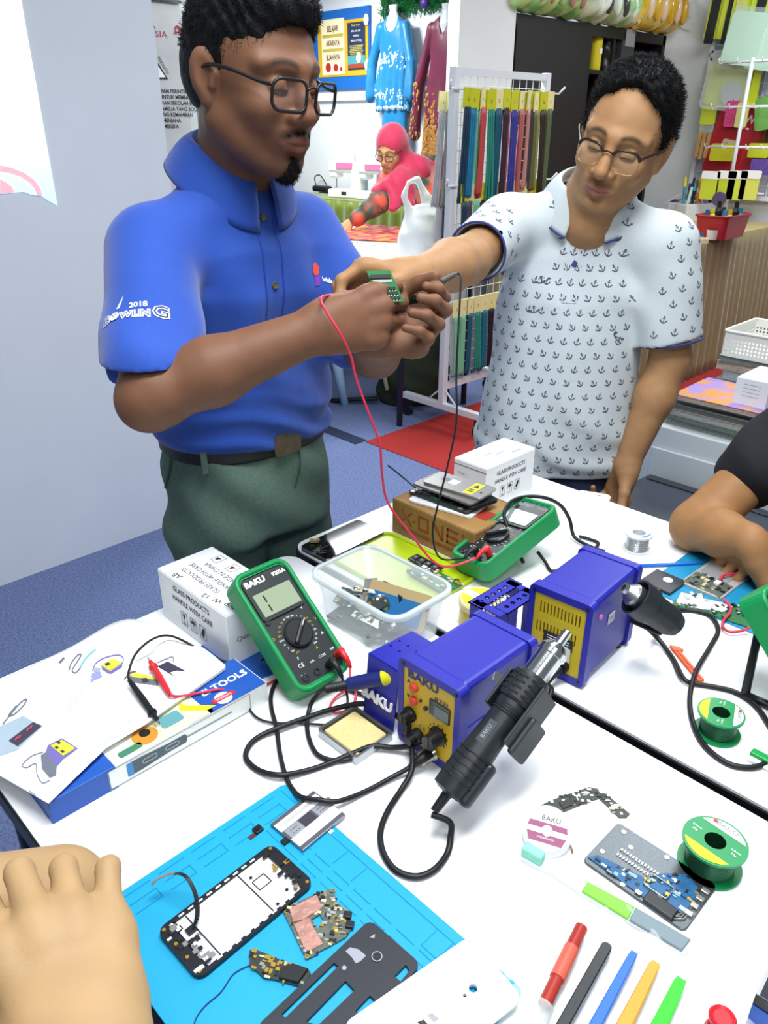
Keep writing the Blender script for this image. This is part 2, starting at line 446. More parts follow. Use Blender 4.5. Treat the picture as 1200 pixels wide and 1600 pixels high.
# ------------------------------------------------------------------ the setting
def struct(mb, name): return mb.build(name, kind='structure')
WALL = M('painted_wall', '#eceff0', 0.7, noise=(4, 0.06), bump=(180, 0.06))
WALL_L = M('partition_paint', '#d9dfe8', 0.7, noise=(4, 0.06), bump=(180, 0.06))
CARPET = M('blue_carpet', '#6c7ba6', 0.95, noise=(140, 1.0), bump=(260, 0.5), col2=None)
RED_C = M('red_carpet', '#a92a26', 0.95, noise=(160, 0.35), bump=(260, 0.4))
SEAM = M('navy_carpet_strip', '#222c4a', 0.9, noise=(200, 0.4))
mb = MB(); mb.box((-4.5, 3.2, -0.05), (14, 9, 0.1), CARPET); struct(mb, 'floor')
mb = MB()
mb.rect(-2.73, 2.56, 1.5, 6.58, 0.003, RED_C)
mb.build('floor_red_carpet', kind='structure').name = 'trim_1'
mb = MB(); mb.rect(-4.6, 2.50, -2.74, 2.58, 0.003, SEAM); mb.build('trim_2', kind='structure')
mb = MB(); mb.box((-2.667, 0.0, 1.4), (0.12, 3.06, 2.8), WALL_L); struct(mb, 'wall_left')
mb = MB(); mb.box((-3.66, 1.5, 1.4), (0.1, 1.6, 2.8), M('sage_wall', '#cfd8d2', 0.7)); struct(mb, 'wall_alcove')
mb = MB(); mb.box((-6.2, 6.16, 1.5), (11.0, 0.12, 3.0), WALL); struct(mb, 'wall_far')
mb = MB(); mb.box((-3.24, 3.955, 1.45), (0.08, 0.49, 2.9), WALL); struct(mb, 'wall_divider')
mb = MB(); mb.box((-7.2, 6.07, 1.70), (1.75, 0.02, 0.03), WHITE_PL); struct(mb, 'trim_3')

# projected picture on the left partition, cut off below by the shadow of somebody's hand
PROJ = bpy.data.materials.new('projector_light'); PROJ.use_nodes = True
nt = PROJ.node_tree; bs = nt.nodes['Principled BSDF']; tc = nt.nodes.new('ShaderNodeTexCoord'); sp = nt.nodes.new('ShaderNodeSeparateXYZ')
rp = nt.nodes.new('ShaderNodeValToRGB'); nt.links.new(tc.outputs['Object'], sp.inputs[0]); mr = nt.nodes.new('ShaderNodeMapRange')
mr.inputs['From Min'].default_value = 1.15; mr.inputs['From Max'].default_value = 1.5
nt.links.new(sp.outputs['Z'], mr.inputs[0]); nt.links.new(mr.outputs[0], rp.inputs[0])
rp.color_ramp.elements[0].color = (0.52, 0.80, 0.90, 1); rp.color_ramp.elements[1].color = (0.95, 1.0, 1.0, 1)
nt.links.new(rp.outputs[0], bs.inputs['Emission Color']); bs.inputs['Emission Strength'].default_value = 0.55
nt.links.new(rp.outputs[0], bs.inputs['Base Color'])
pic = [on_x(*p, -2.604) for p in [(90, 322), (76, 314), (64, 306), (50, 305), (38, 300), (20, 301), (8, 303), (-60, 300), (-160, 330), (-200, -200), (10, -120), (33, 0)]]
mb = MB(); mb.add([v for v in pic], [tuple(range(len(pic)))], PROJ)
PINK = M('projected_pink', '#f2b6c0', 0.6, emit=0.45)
arc = [on_x(*p, -2.602) for p in [(0, 258), (18, 262), (38, 270), (54, 281), (64, 296), (66, 306), (58, 305), (54, 295), (46, 285), (32, 276), (14, 270), (0, 268)]]
mb.add(arc, [tuple(range(len(arc)))], PINK)
arc = [on_x(*p, -2.602) for p in [(0, 280), (10, 285), (19, 292), (22, 300), (8, 302), (0, 302)]]
mb.add(arc, [tuple(range(len(arc)))], PINK)
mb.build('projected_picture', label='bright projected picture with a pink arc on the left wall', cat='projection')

# banner on the alcove wall
t = thing('banner', 'grey text banner with a triangle hanging behind the man in blue', 'banner', (-3.6, 1.9, 0))
BAN = M('banner_vinyl', '#c9cccb', 0.55, noise=(6, 0.25))
mb = MB(); XB = frame((-3.598, 1.9, 0), (0, 1, 0), (0, 0, 1)); XB = tr(3.6, -1.9, 0)@XB
y0 = -.55
mb.box((-.1, 1.12, 0), (0.9, 1.62, 0.006), BAN, X=XB)
Bk = M('banner_black', '#2a2c2f', 0.6); Rd = M('banner_red', '#b32d3c', 0.6)
def bpix(px, py): q = on_x(px, py, -3.592); return q.y-1.9, q.z
x_, z_ = bpix(242, 57); mb.text('SIA', 0.034, Rd, XB@tr(x_+.004, z_, .004), 'LEFT', 1.3)
x_, z_ = bpix(242, 46); mb.text('A', 0.026, Bk, XB@tr(x_-.012, z_, .004), 'LEFT')
x_, z_ = bpix(278, 46)
mb.prism(circ(.016, 16, x_, z_), .003, .0045, Rd, holes=[circ(.008, 12, x_-.003, z_-.002)], X=XB)
mb.box((x_-.014, z_-.014, .004), (.014, .006, .001), Rd, X=XB)
tri = [bpix(248, 99), bpix(263, 124), bpix(215, 124)]
tin = [bpix(248, 104), bpix(259, 121), bpix(222, 121)]
mb.prism(tri, .003, .0042, Bk, X=XB); mb.prism(tin, .0045, .005, PAPER, X=XB)
x_, z_ = bpix(247, 90); mb.text('PERINTIS', 0.022, Bk, XB@tr(x_-.004, z_-.0, .004)@rot('Z', -58), 'LEFT', .9)
for i, s in enumerate(['PROGRAM PERINTIS', 'UNTUK MEMBANTU', 'DAN SEKOLAH BAG', 'AMELIA YANG BOLEH', 'ING KEMAHIRAN', 'MENJANA', 'MEREKA']):
    x_, z_ = bpix(253+i*1.2, 145+i*9.2)
    mb.text(s, 0.0225, Bk, XB@tr(x_ - (0.062 if i == 0 else 0.012), z_, .004), 'LEFT', .95, bold=.0006)
mb.build('banner_sheet', t); mb = MB(); mb.tube([(0, -.56, 1.95), (0, .36, 1.95)], .012, STEEL); mb.build('hanging_rod', t)

# ------------------------------------------------------------------ far wall: board, dresses, garland
YW = 6.1
t = thing('notice_board', 'blue notice board with two Malay posters behind the man in blue', 'notice board', (-7.7, YW-.002, 2.15))
XF = frame((0, 0, 0), (1, 0, 0), (0, 0, 1))      # text plane facing -y
def wpix(px, py, Y, ox=-7.7, oz=2.15): q = on_y(px, py, Y); return q.x-ox, q.z-oz
BLUE_B = M('board_blue', '#1767b8', 0.6); YEL_B = M('board_yellow', '#d8ab1d', 0.6)
xl, zt = wpix(498, 16, 6.07); xr, zt2 = wpix(577, 8, 6.07); _, zb = wpix(577, 138, 6.07)
mb = MB(); mb.box(((-1.3+xr)/2, -.015, (zt2+zb)/2), (xr+1.3, .03, zt2-zb), BLUE_B); mb.build('board', t)
xr2, z2 = wpix(575, 27, 6.065); _, z3 = wpix(575, 117, 6.065); xq, _ = wpix(497, 60, 6.065)
mb = MB(); mb.box(((xq+xr2)/2, -.033, (z2+z3)/2), (xr2-xq, .006, z2-z3), YEL_B); mb.build('yellow_panel', t)
a = wpix(502, 32, 6.06); b = wpix(539, 116, 6.06)
mb = MB(); CRM = M('poster_cream', '#f3e6b8', 0.7); w = b[0]-a[0]; h = a[1]-b[1]; cx = (a[0]+b[0])/2
mb.box((cx, -.039, (a[1]+b[1])/2), (w, .004, h), CRM)
BR = M('poster_brown', '#5a2a1c', 0.7); OL = M('poster_olive', '#b7a545', 0.7)
def ft(mb, s, size, mat, x, z, y, sx=1.0, bold=0): mb.text(s, size, mat, XF@tr(x, z, -y), 'CENTER', sx, bold)
for i, s in enumerate(['BELAJAR', 'AKARNYA', 'BUAHNYA']):
    zz = a[1]-h*(.22+.255*i)
    ft(mb, s, h*.145, BR, cx, zz, -.0425, .62, .002)
    if i < 2: mb.box((cx, -.0425, zz-h*.075), (w*.92, .001, h*.055), OL)
APL = M('poster_red', '#b3262b', 0.5)
for dx, dz, r in ((-.22, .14, .085), (.12, .13, .07), (.35, .1, .035)):
    mb.prism(circ(h*r, 16, cx+w*dx, b[1]+h*dz), .0425, .044, APL, X=XF)
mb.build('poster', t)
a = wpix(543, 36, 6.06); b = wpix(571, 108, 6.06); w = b[0]-a[0]; h = a[1]-b[1]; cx = (a[0]+b[0])/2
mb = MB(); mb.box((cx, -.039, (a[1]+b[1])/2), (w, .004, h), M('poster_navy', '#24304f', 0.6))
mb.box((cx, -.0415, b[1]+h*.2), (w, .002, h*.2), M('poster_teal', '#4c9a9c', .6)); mb.box((cx, -.043, b[1]+h*.08), (w*.9, .002, h*.09), M('poster_brick', '#a0442e', .6))
YI = M('yellow_print', '#e5d14a', .6)
ft(mb, 'Belajar daripada', h*.06, YI, cx, a[1]-h*.08, -.0435, .8)
for i, s in enumerate(['akar, anda akan', 'menikmati', 'buahnya di hujung']): ft(mb, s, h*.075, WHITE_INK, cx, a[1]-h*(.2+.1*i), -.0435, .7)
for i in range(7): mb.box((cx, -.042, a[1]-h*(.49+.035*i)), (w*(.8-.06*(i % 3)), .001, h*.012), YI)
mb.build('poster', t)
for dx, dz in ((.02, .02), (-.09, -.75), (.03, -.92)):
    mb = MB(); mb.ell((b[0]+dx, -.045, a[1]+dz*h), (.035, .012, .05), WHITE_PL); mb.build('paper_flower', t)

def fnoise(P, f): return np.array([mnoise.noise(Vector(p)*f) for p in P]) if len(P) < 4000 else np.sin(P[:, 0]*f*1.3+np.sin(P[:, 2]*f))*np.sin(P[:, 2]*f*1.7+np.cos(P[:, 0]*f*.7))
def dress(name, label, group, px_c, z_sh, wsh, w_waist, w_hem, L, skirt_w, L_sk, mat, mat_sk, trim_mat, peplum, sleeve_out):
    q = on_y(*px_c, 5.95); t = thing(name, label, 'dress', (q.x, 5.98, q.z))
    S = Solid()
    S.loft([(-L, 0, 0, w_hem, .05), (-L*.62, 0, 0, w_waist*(1.05 if peplum else 1.12), .045), (-L*.48, 0, 0, w_waist, .042), (-L*.2, 0, 0, wsh*.80, .05), (-.09, 0, 0, wsh*.82, .048), (-.03, 0, 0, wsh*.6, .04), (0.01, 0, 0, wsh*.34, .03)], k=.008)
    for s_ in (-1, 1):
        S.cone((s_*wsh*.74, 0, -.075), (s_*(wsh+sleeve_out*.9), -.02, -L*.48), .05, .046, .012); S.cone((s_*(wsh+sleeve_out*.9), -.02, -L*.48), (s_*(wsh+sleeve_out), -.04, -L*.84), .046, .052, .012)
    if peplum: S.ell((0, -.05, .0), (.085, .05, .12), k=.008, op=-1)
    else: S.cone((0, -.06, -.16), (0, -.06, .03), .01, .075, .008, op=-1)
    f = 75 if peplum else 42
    def disp(P): return .008*np.sin(P[:, 0]*f)*np.clip(-(P[:, 2]+L*.42)/(L*.3), 0, 1)+.003*np.sin(P[:, 0]*14+P[:, 2]*9)
    top = S.build('blouse', .012, mat, t, disp=disp, amp=.012)
    S2 = Solid(); S2.loft([(-L-L_sk, 0, .0, skirt_w*1.05, .04), (-L+.1, 0, .0, skirt_w*.9, .035)], k=.01)
    S2.build('skirt', .014, mat_sk, t, disp=lambda P: .006*np.sin(P[:, 0]*34), amp=.008)
    m2 = MB()
    m2.lathe([(.055, .10), (.045, .05), (.06, .02), (.1, -.05), (.09, -.12), (0.0, -.16)], M('clear_hanger_bust', '#cfd6d6', .25), 16, X=Matrix.Diagonal((1, .45, 1, 1)))
    m2.tube([(0, 0, .1), (0, 0, .16), (.025, 0, .19), (0, 0, .21)], .005, STEEL); m2.build('hanger_bust', t)
    return t, top
BLU_D = M('turquoise_satin', '#0c7db3', 0.38, sheen=.3, noise=(9, .25)); MAR_D = M('maroon_satin', '#6c1238', 0.42, sheen=.3, noise=(9, .25))
SEQ = M('silver_sequins', '#d5eef2', .25, .5); GLD = M('gold_embroidery', '#c28a45', .45, .3, noise=(150, .8))
t, top = dress('hanging_dress', 'turquoise peplum blouse and skirt with silver embroidery hanging on wall', None, (611, 27), 0,   .215, .175, .245, .76, .19, .75, BLU_D, BLU_D, SEQ, True, .05)
def on_surface(o, pts, dirv):
    bvh = BVHTree.FromObject(o, bpy.context.evaluated_depsgraph_get()); out = []
    for p in pts:
        h = bvh.ray_cast(Vector(p), Vector(dirv))
        if h[0]: out.append((h[0], h[1]))
    return out
bpy.context.view_layer.update()
rng = random.Random(3); m2 = MB()
pts = []
for band, n, amp in ((-.37, 46, .05), (-.31, 26, .04), (-.64, 52, .04), (-.735, 60, .010)):
    for i in range(n): pts.append((rng.uniform(-.2, .2), -1, band+rng.gauss(0, amp)*.7))
for h, nn in on_surface(top, pts, (0, 1, 0)):
    r = rng.uniform(.006, .016); m2.ell((h.x, h.y-.002, h.z), (r, .003, r*rng.uniform(.8, 1.6)), SEQ, 6)
m2.build('sequin_embroidery', t)
t, top = dress('hanging_dress', 'long maroon dress with gold embroidered hem hanging beside pillar', None, (694, 26), 0, .22, .19, .255, 1.10, .20, .5, MAR_D, MAR_D, GLD, False, .08)
bpy.context.view_layer.update()
m2 = MB(); pts = []
for i in range(700):
    x = rng.uniform(-.26, .26); pts.append((x, -1, -1.09+abs(rng.gauss(0, .16))*(1.2 if abs(abs(x)-.14) < .08 else .7)))
for i in range(120): pts.append((rng.choice((-1, 1))*rng.uniform(.26, .36), -1, rng.uniform(-.95, -.5)))
for h, nn in on_surface(top, pts, (0, 1, 0)):
    r = rng.uniform(.010, .024); m2.ell((h.x, h.y-.002, h.z), (r*.7, .003, r), GLD, 6)
m2.build('gold_embroidery', t)
# tinsel garland
a = on_y(596, 14, 6.05); b = on_y(700, 6, 6.05); m2 = MB(); TIN = M('green_tinsel', '#1f7a3c', .35, .3, noise=(60, .7))
for i in range(900):
    u = rng.random(); p = Vector((a.x+(b.x-a.x)*u, 6.07-rng.random()*.03, a.z+rng.uniform(-.06, .2)))
    d = Vector((rng.gauss(0, 1), rng.gauss(0, .5), rng.gauss(0, 1))).normalized()*.05
    n = d.orthogonal().normalized()*.004; m2.add([p-d-n, p-d+n, p+d+n, p+d-n], [(0, 1, 2, 3)], TIN)
p = on_y(663, 4, 6.03); m2.ell(p, (.05, .03, .05), M('purple_bow', '#4a2f8a', .4))
o = m2.build('tinsel_garland', label='green tinsel garland with purple bow above the hanging dresses', cat='garland')

# ------------------------------------------------------------------ tables at the back
def fold_table(label, x0, x1, y0, y1, h, legs, group=None):
    t = thing('folding_table', label, 'table', ((x0+x1)/2, (y0+y1)/2, 0), group=group); w, d = x1-x0, y1-y0
    m2 = MB(); m2.prism(rrect(w-.006, d-.006, .03), h-.004, h, WHITE_TOP); m2.build('table_top', t)
    m2 = MB(); m2.prism(rrect(w, d, .032), h-.03, h-.0045, BLACK_PL); m2.build('edge_band', t)
    m2 = MB(); m2.box((0, -d/2+.05, h-.06), (w-.2, .025, .05), BLACK_PL); m2.box((0, d/2-.05, h-.06), (w-.2, .025, .05), BLACK_PL); m2.build('apron', t)
    for sx, sy in legs:
        m2 = MB(); m2.cyl((sx*(w/2-.08), sy*(d/2-.05), 0), (sx*(w/2-.08), sy*(d/2-.05), h-.03), .016, M('navy_steel_leg', '#1b2035', .4, .3), n=14); m2.build('leg', t)
    return t
L4 = ((-1, -1), (-1, 1), (1, -1), (1, 1))
fold_table('front white folding table carrying the repair mat and catalogue', -1.025, .78, .155, .767, .74, L4)
fold_table('second white folding table carrying the brown box and rear soldering station', -1.045, .76, .780, 1.39, .74, L4)
fold_table('white table at back holding the plastic bag near backpack', -5.2, -2.70, 2.81, 3.44, .80, L4)
fold_table('white table at back that the woman in hijab leans over', -5.2, -3.36, 3.455, 4.10, .80, L4)

GRN = M('green_satin_cloth', '#6a7a16', 0.42, sheen=.4, noise=(5, .3))
def skirted(name, label, cat, x0, x1, y0, y1, h, mat, mat_top, folds, fdep, front):
    """table hidden by a pleated skirt; front: sides that show"""
    t = thing(name, label, cat, ((x0+x1)/2, (y0+y1)/2, 0)); w, d = x1-x0, y1-y0
    m2 = MB(); m2.prism(rrect(w, d, .02), h-.02, h, mat_top); m2.build('cloth_top', t)
    m2 = MB(); rg = random.Random(5)
    for side in front:
        Ln = w if side in 'sn' else d; n = int(Ln/.02); ph = [0]
        for i in range(n): ph.append(ph[-1]+folds*.02*rg.uniform(.6, 1.4))
        def fn(u, v):
            i = min(int(u*n), n); a = ph[i]; z = (h-.005)*(1-v); dd = .012+fdep*math.sin(a)*(.35+.65*v)+.03*v
            q = -Ln/2+u*Ln
            if side == 's': return (q, -d/2-dd, z)
            if side == 'e': return (w/2+dd, q, z)
            return (-w/2-dd, q, z)
        m2.grid(fn, n, 10, mat)
    o = m2.build('table_skirt', t); md = o.modifiers.new('t', 'SOLIDIFY'); md.thickness = .003
    m2 = MB(); m2.box((0, 0, (h-.03)/2), (w-.08, d-.08, h-.03), DARK_PL); m2.build('table_frame', t)
    return t
skirted('sewing_table', 'long table under olive green satin cloth along the far wall', 'table', -7.8, -4.3, 5.46, 5.88, .80, GRN, GRN, 40, .03, 'se')
KHK = M('khaki_pleated_cloth', '#8a7f55', 0.6, sheen=.3, noise=(6, .25)); KHT = M('gold_cloth', '#c2a95c', .55, sheen=.3)
skirted('display_table', 'display table with khaki pleated skirt holding pens and baskets', 'table', -3.1, -2.14, 4.0, 6.0, .85, KHK, KHT, 75, .02, 'se')

def sewing_machine(label, px, yaw):
    q = on_y(*px, 5.70); t = thing('sewing_machine', label, 'sewing machine', (q.x, q.y, .801), yaw)
    PK = M('pink_panel', '#e27aa5', .4); W = M('machine_white', '#f3f2ea', .35)
    m2 = MB(); m2.box((0, 0, .04), (.40, .17, .08), W, .012); m2.build('base', t)
    m2 = MB(); m2.box((.135, 0, .19), (.12, .15, .24), W, .02); m2.build('column', t)
    m2 = MB(); m2.box((-.02, 0, .285), (.37, .14, .11), W, .025); m2.build('arm', t)
    m2 = MB(); m2.box((-.15, 0, .215), (.1, .12, .07), W, .02); m2.build('head', t)
    m2 = MB(); m2.box((.0, -.0735, .295), (.2, .004, .055), PK); m2.build('pink_panel', t, label='pink panel')
    m2 = MB(); m2.cyl((-.15, 0, .09), (-.15, 0, .18), .006, CHROME, n=8); m2.box((-.15, 0, .085), (.03, .02, .006), CHROME); m2.build('needle_foot', t)
    m2 = MB(); m2.cyl((.205, 0, .22), (.225, 0, .22), .05, W); m2.build('hand_wheel', t)
    m2 = MB(); m2.cyl((.06, .03, .34), (.06, .03, .41), .004, BLACK_PL, n=8); m2.build('spool_pin', t)
    m2 = MB(); m2.box((.0, -.086, .045), (.06, .004, .03), DARK_PL); m2.build('shuttle_window', t)
    return t
sewing_machine('white sewing machine with pink panel, nearer the man in blue', (545, 300), math.radians(12))
sewing_machine('white sewing machine partly behind the woman in hijab', (590, 300), math.radians(4))
q = at(496, 300, .80); m2 = MB(); m2.box((0, 0, .03), (.22, .12, .06), BLACK_PL, .02)
m2.tube(cat_path([(-.1, 0, .05), (-.12, 0, .14), (-.05, .02, .16), (.08, 0, .07)]), .006, BLACK_RUB)
m2.build('foot_pedal', label='black foot pedal with lead left of the sewing machines', cat='pedal', loc=(q.x, q.y+.07, .801))

# patterned cloth under the woman's hand
FAB = M('orange_batik', '#e8862a', .6, col2='#a11f4a', noise=(14, 1)); m2 = MB()
cor = [at(528, 374, .803), at(622, 379, .803), at(636, 358, .803), at(562, 351, .803)]
def fab(u, v):
    p = cor[0].lerp(cor[1], u).lerp(cor[3].lerp(cor[2], u), v); return (p.x, p.y, .806+.012*abs(math.sin(u*9+v*4))*(v*.6+.2))
m2.grid(fab, 26, 18, FAB); m2.build('batik_cloth', label='orange and magenta batik cloth spread under the woman\'s hand', cat='cloth', solid=.003)

# white carrier bag on the table
q = at(657, 417, .80); BAG = M('thin_white_film', '#f6f8f7', .35, sss=.0)
S = Solid(); S.loft([(0, 0, 0, .105, .08), (.04, 0, 0, .118, .085), (.13, .01, 0, .11, .075), (.20, .02, 0, .09, .05), (.235, .02, 0, .06, .03)], k=.02)
S.chain([(-.05, -.01, .19), (-.085, -.01, .27), (-.065, -.01, .325), (-.03, 0, .335), (.0, .0, .27), (.03, 0, .22)], [.022, .014, .012, .016, .02, .025], .01)
S.cone((.06, .01, .20), (.09, .01, .235), .03, .012, .02)
t = S.build('carrier_bag', .007, BAG, disp=lambda P: .004*np.sin(P[:, 0]*60+P[:, 2]*35)*np.sin(P[:, 2]*28+P[:, 1]*40)+.004*np.sin(P[:, 2]*24-P[:, 0]*15), amp=.01,
            label='white plastic carrier bag standing on the back table', cat='bag')
t.scale = (1.22, 1.22, 1.22); t.location = (q.x-.03, q.y+.05, .802); t.rotation_euler = (0, 0, math.radians(45))

# pale blue monobloc chair
t = thing('plastic_chair', 'pale blue plastic chair tucked under the back table', 'chair', (-3.42, 2.60, 0), math.radians(100)); PB = M('pale_blue_plastic', '#a9cbe6', .35)
m2 = MB(); m2.box((0, 0, .43), (.44, .42, .025), PB, .01); m2.build('seat', t)
for sx in (-1, 1):
    for sy in (-1, 1):
        m2 = MB(); m2.tube([(sx*.19, sy*.18, .42), (sx*.24, sy*.23, 0)], [.035, .022], PB, 8); m2.build('leg', t)
m2 = MB()
m2.tube(cat_path([(-.22, -.18, .42), (-.25, -.21, .62), (-.2, -.26, .80), (0, -.29, .86), (.2, -.26, .80), (.25, -.21, .62), (.22, -.18, .42)]), .028, PB, 8)
for k in range(-2, 3): m2.tube([(k*.07, -.2, .43), (k*.075, -.285, .85)], .018, PB, 6)
m2.build('backrest', t)
for sx in (-1, 1):
    m2 = MB(); m2.tube(cat_path([(sx*.24, -.21, .62), (sx*.28, .0, .65), (sx*.26, .18, .62), (sx*.22, .2, .42)]), .024, PB, 8); m2.build('armrest', t)

# olive backpack on the floor
t = thing('backpack', 'dark olive backpack standing on the floor behind table leg', 'backpack', (-3.02, 3.22, 0), math.radians(40)); OLV = M('olive_canvas', '#26301f', .8, noise=(20, .4), bump=(300, .3))
S = Solid(); S.loft([(0.01, 0, 0, .2, .12), (.08, 0, 0, .215, .14), (.3, 0, 0, .2, .13), (.45, 0, .01, .15, .09), (.52, 0, .01, .06, .04)], k=.02); S.ell((0, -.12, .17), (.16, .07, .14), k=.03)
S.build('bag_body', .01, OLV, t, disp=lambda P: .006*np.sin(P[:, 2]*40+P[:, 0]*18), amp=.01)
m2 = MB(); m2.tube(cat_path([(-.12, -.1, .42), (-.16, -.2, .34), (-.15, -.2, .2), (-.14, -.17, .12)]), .012, M('cream_cord', '#a9a37f', .7), 8); m2.build('strap', t, label='pale cord')
m2 = MB(); m2.tube(cat_path([(.05, -.02, .5), (.0, -.02, .58), (-.06, -.02, .5)]), .012, OLV, 8); m2.build('top_handle', t)
m2 = MB(); m2.tube(cat_path([(-.2, -.1, .04), (-.34, -.1, .03), (-.46, -.08, .012), (-.5, -.02, .012)]), .014, BLACK_RUB, 6)
m2.build('loose_strap', t)

# ------------------------------------------------------------------ display rack with beaded strings
RW = M('rack_white', '#dfe3e8', .35); xr_, ya, yb, zt = -2.62, 3.02, 3.72, 1.69
t = thing('display_rack', 'white wheeled wire rack hung with packs of beaded string', 'rack', (xr_, (ya+yb)/2, 0)); hw = (yb-ya)/2
for s_ in (-1, 1):
    m2 = MB(); m2.box((0, s_*hw, (zt+.12)/2), (.036, .036, zt-.12), RW, .003); m2.build('post', t)
    m2 = MB(); m2.box((0, s_*hw, .115), (.56, .035, .035), RW, .003)
    for e in (-1, 1): m2.tube([(e*.02, s_*hw, .2), (e*.1, s_*hw, .13)], .005, RW, 6)
    f_ = m2.build('foot', t)
    for e in (-1, 1):
        m2 = MB(); m2.cyl((e*.25, s_*hw-.012, .03), (e*.25, s_*hw+.012, .03), .03, BLACK_RUB); m2.box((e*.25, s_*hw, .075), (.03, .034, .05), BLACK_PL); m2.build('caster', f_)
m2 = MB(); m2.box((0, 0, zt-.02), (.03, 2*hw, .03), RW); m2.build('top_bar', t)
m2 = MB(); m2.box((0, 0, .22), (.03, 2*hw, .03), RW); m2.build('bottom_bar', t)
m2 = MB()
for i in range(1, 13): y = -hw+2*hw*i/13; m2.tube([(0, y, .22), (0, y, zt-.02)], .0022, RW, 5, caps=False)
for i in range(1, 27): z = .22+i*(zt-.24)/27; m2.tube([(0.003, -hw, z), (0.003, hw, z)], .0022, RW, 5, caps=False)
m2.build('wire_grid', t)
for z in (1.60, 1.20, .66):
    m2 = MB(); m2.tube([(.03, -hw-.06, z), (.03, hw+.08, z)], .005, RW, 6)
    for e in (-hw-.06, hw+.08): m2.tube([(.03, e, z), (.05, e+.02*(1 if e > 0 else -1), z+.03)], .005, RW, 6)
    m2.build('hook_bar', t)
cols = ['#1d3c55', '#1f7fa8', '#7fc49a', '#c24a44', '#b4485c', '#2d8f7a', '#0f6f8d', '#155c72', '#2b1d2e', '#3a2337', '#c8554a', '#3b3f9a', '#4a52b8', '#b9645f', '#d58a86', '#c98d85', '#4a4750', '#6f6a3a', '#9aa350', '#3b2a22', '#8f6d42', '#5f6d4a']
cn = ['navy', 'blue', 'mint', 'red', 'rose', 'sea green', 'petrol', 'teal', 'plum', 'purple', 'coral', 'indigo', 'violet', 'brick', 'salmon', 'dusty pink', 'charcoal', 'olive', 'lime', 'brown', 'tan', 'sage']
TAGY = M('yellow_card', '#c9cb1e', .6); TAGC = M('cream_card', '#e6dd9a', .6)
def string_pack(label, y, z, L, col, card, tilt, fan, loops, x=.045):
    o = thing('string_pack', label, 'beaded string', (xr_+x, (ya+yb)/2+y, z), group=None, rot=(math.radians(tilt), 0, rng.uniform(-.4, .4)))
    m2 = MB(); m2.box((0, 0, -.05), (.006, .05, .085), card); m2.text('5', .02, INK, frame((.0035, .0, -.06), (0, 1, 0), (0, 0, 1))); m2.build('card', o)
    mt = C(col, .4, 0, noise=(260, .7)); m2 = MB()
    for k in range(loops):
        a = (k-(loops-1)/2)*.011; b = a*fan
        m2.tube(cat_path([(.001*k, a, -.085), (.004, (a+b)/2, -.085-L*.5), (.002*k, b, -.085-L), (-.006, b*.8, -.085-L*.96)], 4), .0065, mt, 6)
    m2.build('beads', o); return o
PL = ['first', 'second', 'third', 'fourth', 'fifth', 'sixth', 'seventh', 'eighth', 'ninth', 'tenth', 'eleventh', 'twelfth', 'thirteenth', 'fourteenth', 'fifteenth', 'sixteenth', 'seventeenth', 'eighteenth', 'nineteenth', 'twentieth', 'twenty-first', 'twenty-second']
for i in range(22):
    string_pack('%s beaded string pack, %s from left in the upper rack row' % (cn[i], PL[i]), -hw+.05+i*(2*hw-.08)/21, 1.615-(i % 3)*.004, .37+rng.uniform(-.02, .03), cols[i], TAGC if i in (3, 7, 13, 15, 17, 20, 21) else TAGY, rng.uniform(-3, 3), rng.uniform(.8, 1.5), 3, .045+.012*(i % 2))
low = [0, 16, 2, 19, 20, 9, 17, 8, 21, 3, 5, 13, 19, 1]
for i, c in enumerate(low):
    string_pack('%s beaded string pack, %s from left in the middle rack row' % (cn[c], PL[i]), -hw+.05+i*(2*hw-.1)/13, 1.215, .36+rng.uniform(-.03, .03), cols[c], TAGC if i % 3 else TAGY, rng.uniform(-3, 3), rng.uniform(.8, 1.4), 3, .045)
for i, c in enumerate([2, 2, 7, 5, 6, 8, 19, 16]):
    string_pack('%s beaded string pack, %s from left in the lowest rack row' % (cn[c], PL[i]), -hw+.03+i*(2*hw-.2)/9, .675, .30, cols[c], TAGC, rng.uniform(-3, 3), 1.1, 3, .045)
for i, (c, z) in enumerate([('#b9b9bd', 1.60), ('#a8a3a0', 1.60), ('#3a3f52', 1.20), ('#c7c6cc', 1.20), ('#5d4f63', 1.20)]):
    string_pack(['pale grey beaded string pack on the back of the rack, upper left', 'warm grey beaded string pack on the back of the rack, upper', 'slate beaded string pack on the back of the rack, lower', 'silver beaded string pack on the back of the rack, lower left', 'mauve beaded string pack on the back of the rack, lower'][i], -hw+.0+.035*(i % 3), z, .40, c, TAGC if i < 2 else TAGY, -4, 1.3, 3, -.06)

# ------------------------------------------------------------------ dark cabinet with packs on top
CAB = M('wenge_laminate', '#1c1618', .42, noise=(9, .25)); CABI = M('cabinet_inside', '#151214', .6)
cy0, cy1, cz = 4.2, 5.96, 2.03; w = cy1-cy0
t = thing('cabinet', 'dark brown cabinet with open shelves behind the man in white', 'cabinet', (-3.4, (cy0+cy1)/2, 0))
m2 = MB(); ysp = on_x(926, 60, -3.2).y-(cy0+cy1)/2; ymid = on_x(963, 60, -3.2).y-(cy0+cy1)/2
m2.box((0, (-w/2+ysp)/2, cz/2), (.4, w/2+ysp, cz), CAB)
m2.box((0, (ysp+w/2)/2, .45), (.4, w/2-ysp, .9), CAB); m2.box((-.19, (ysp+w/2)/2, cz/2), (.02, w/2-ysp, cz), CABI)
m2.box((0, (ysp+w/2)/2, cz-.03), (.4, w/2-ysp, .06), CAB); m2.box((0, w/2-.02, cz/2), (.4, .04, cz), CAB)
m2.build('carcass', t)
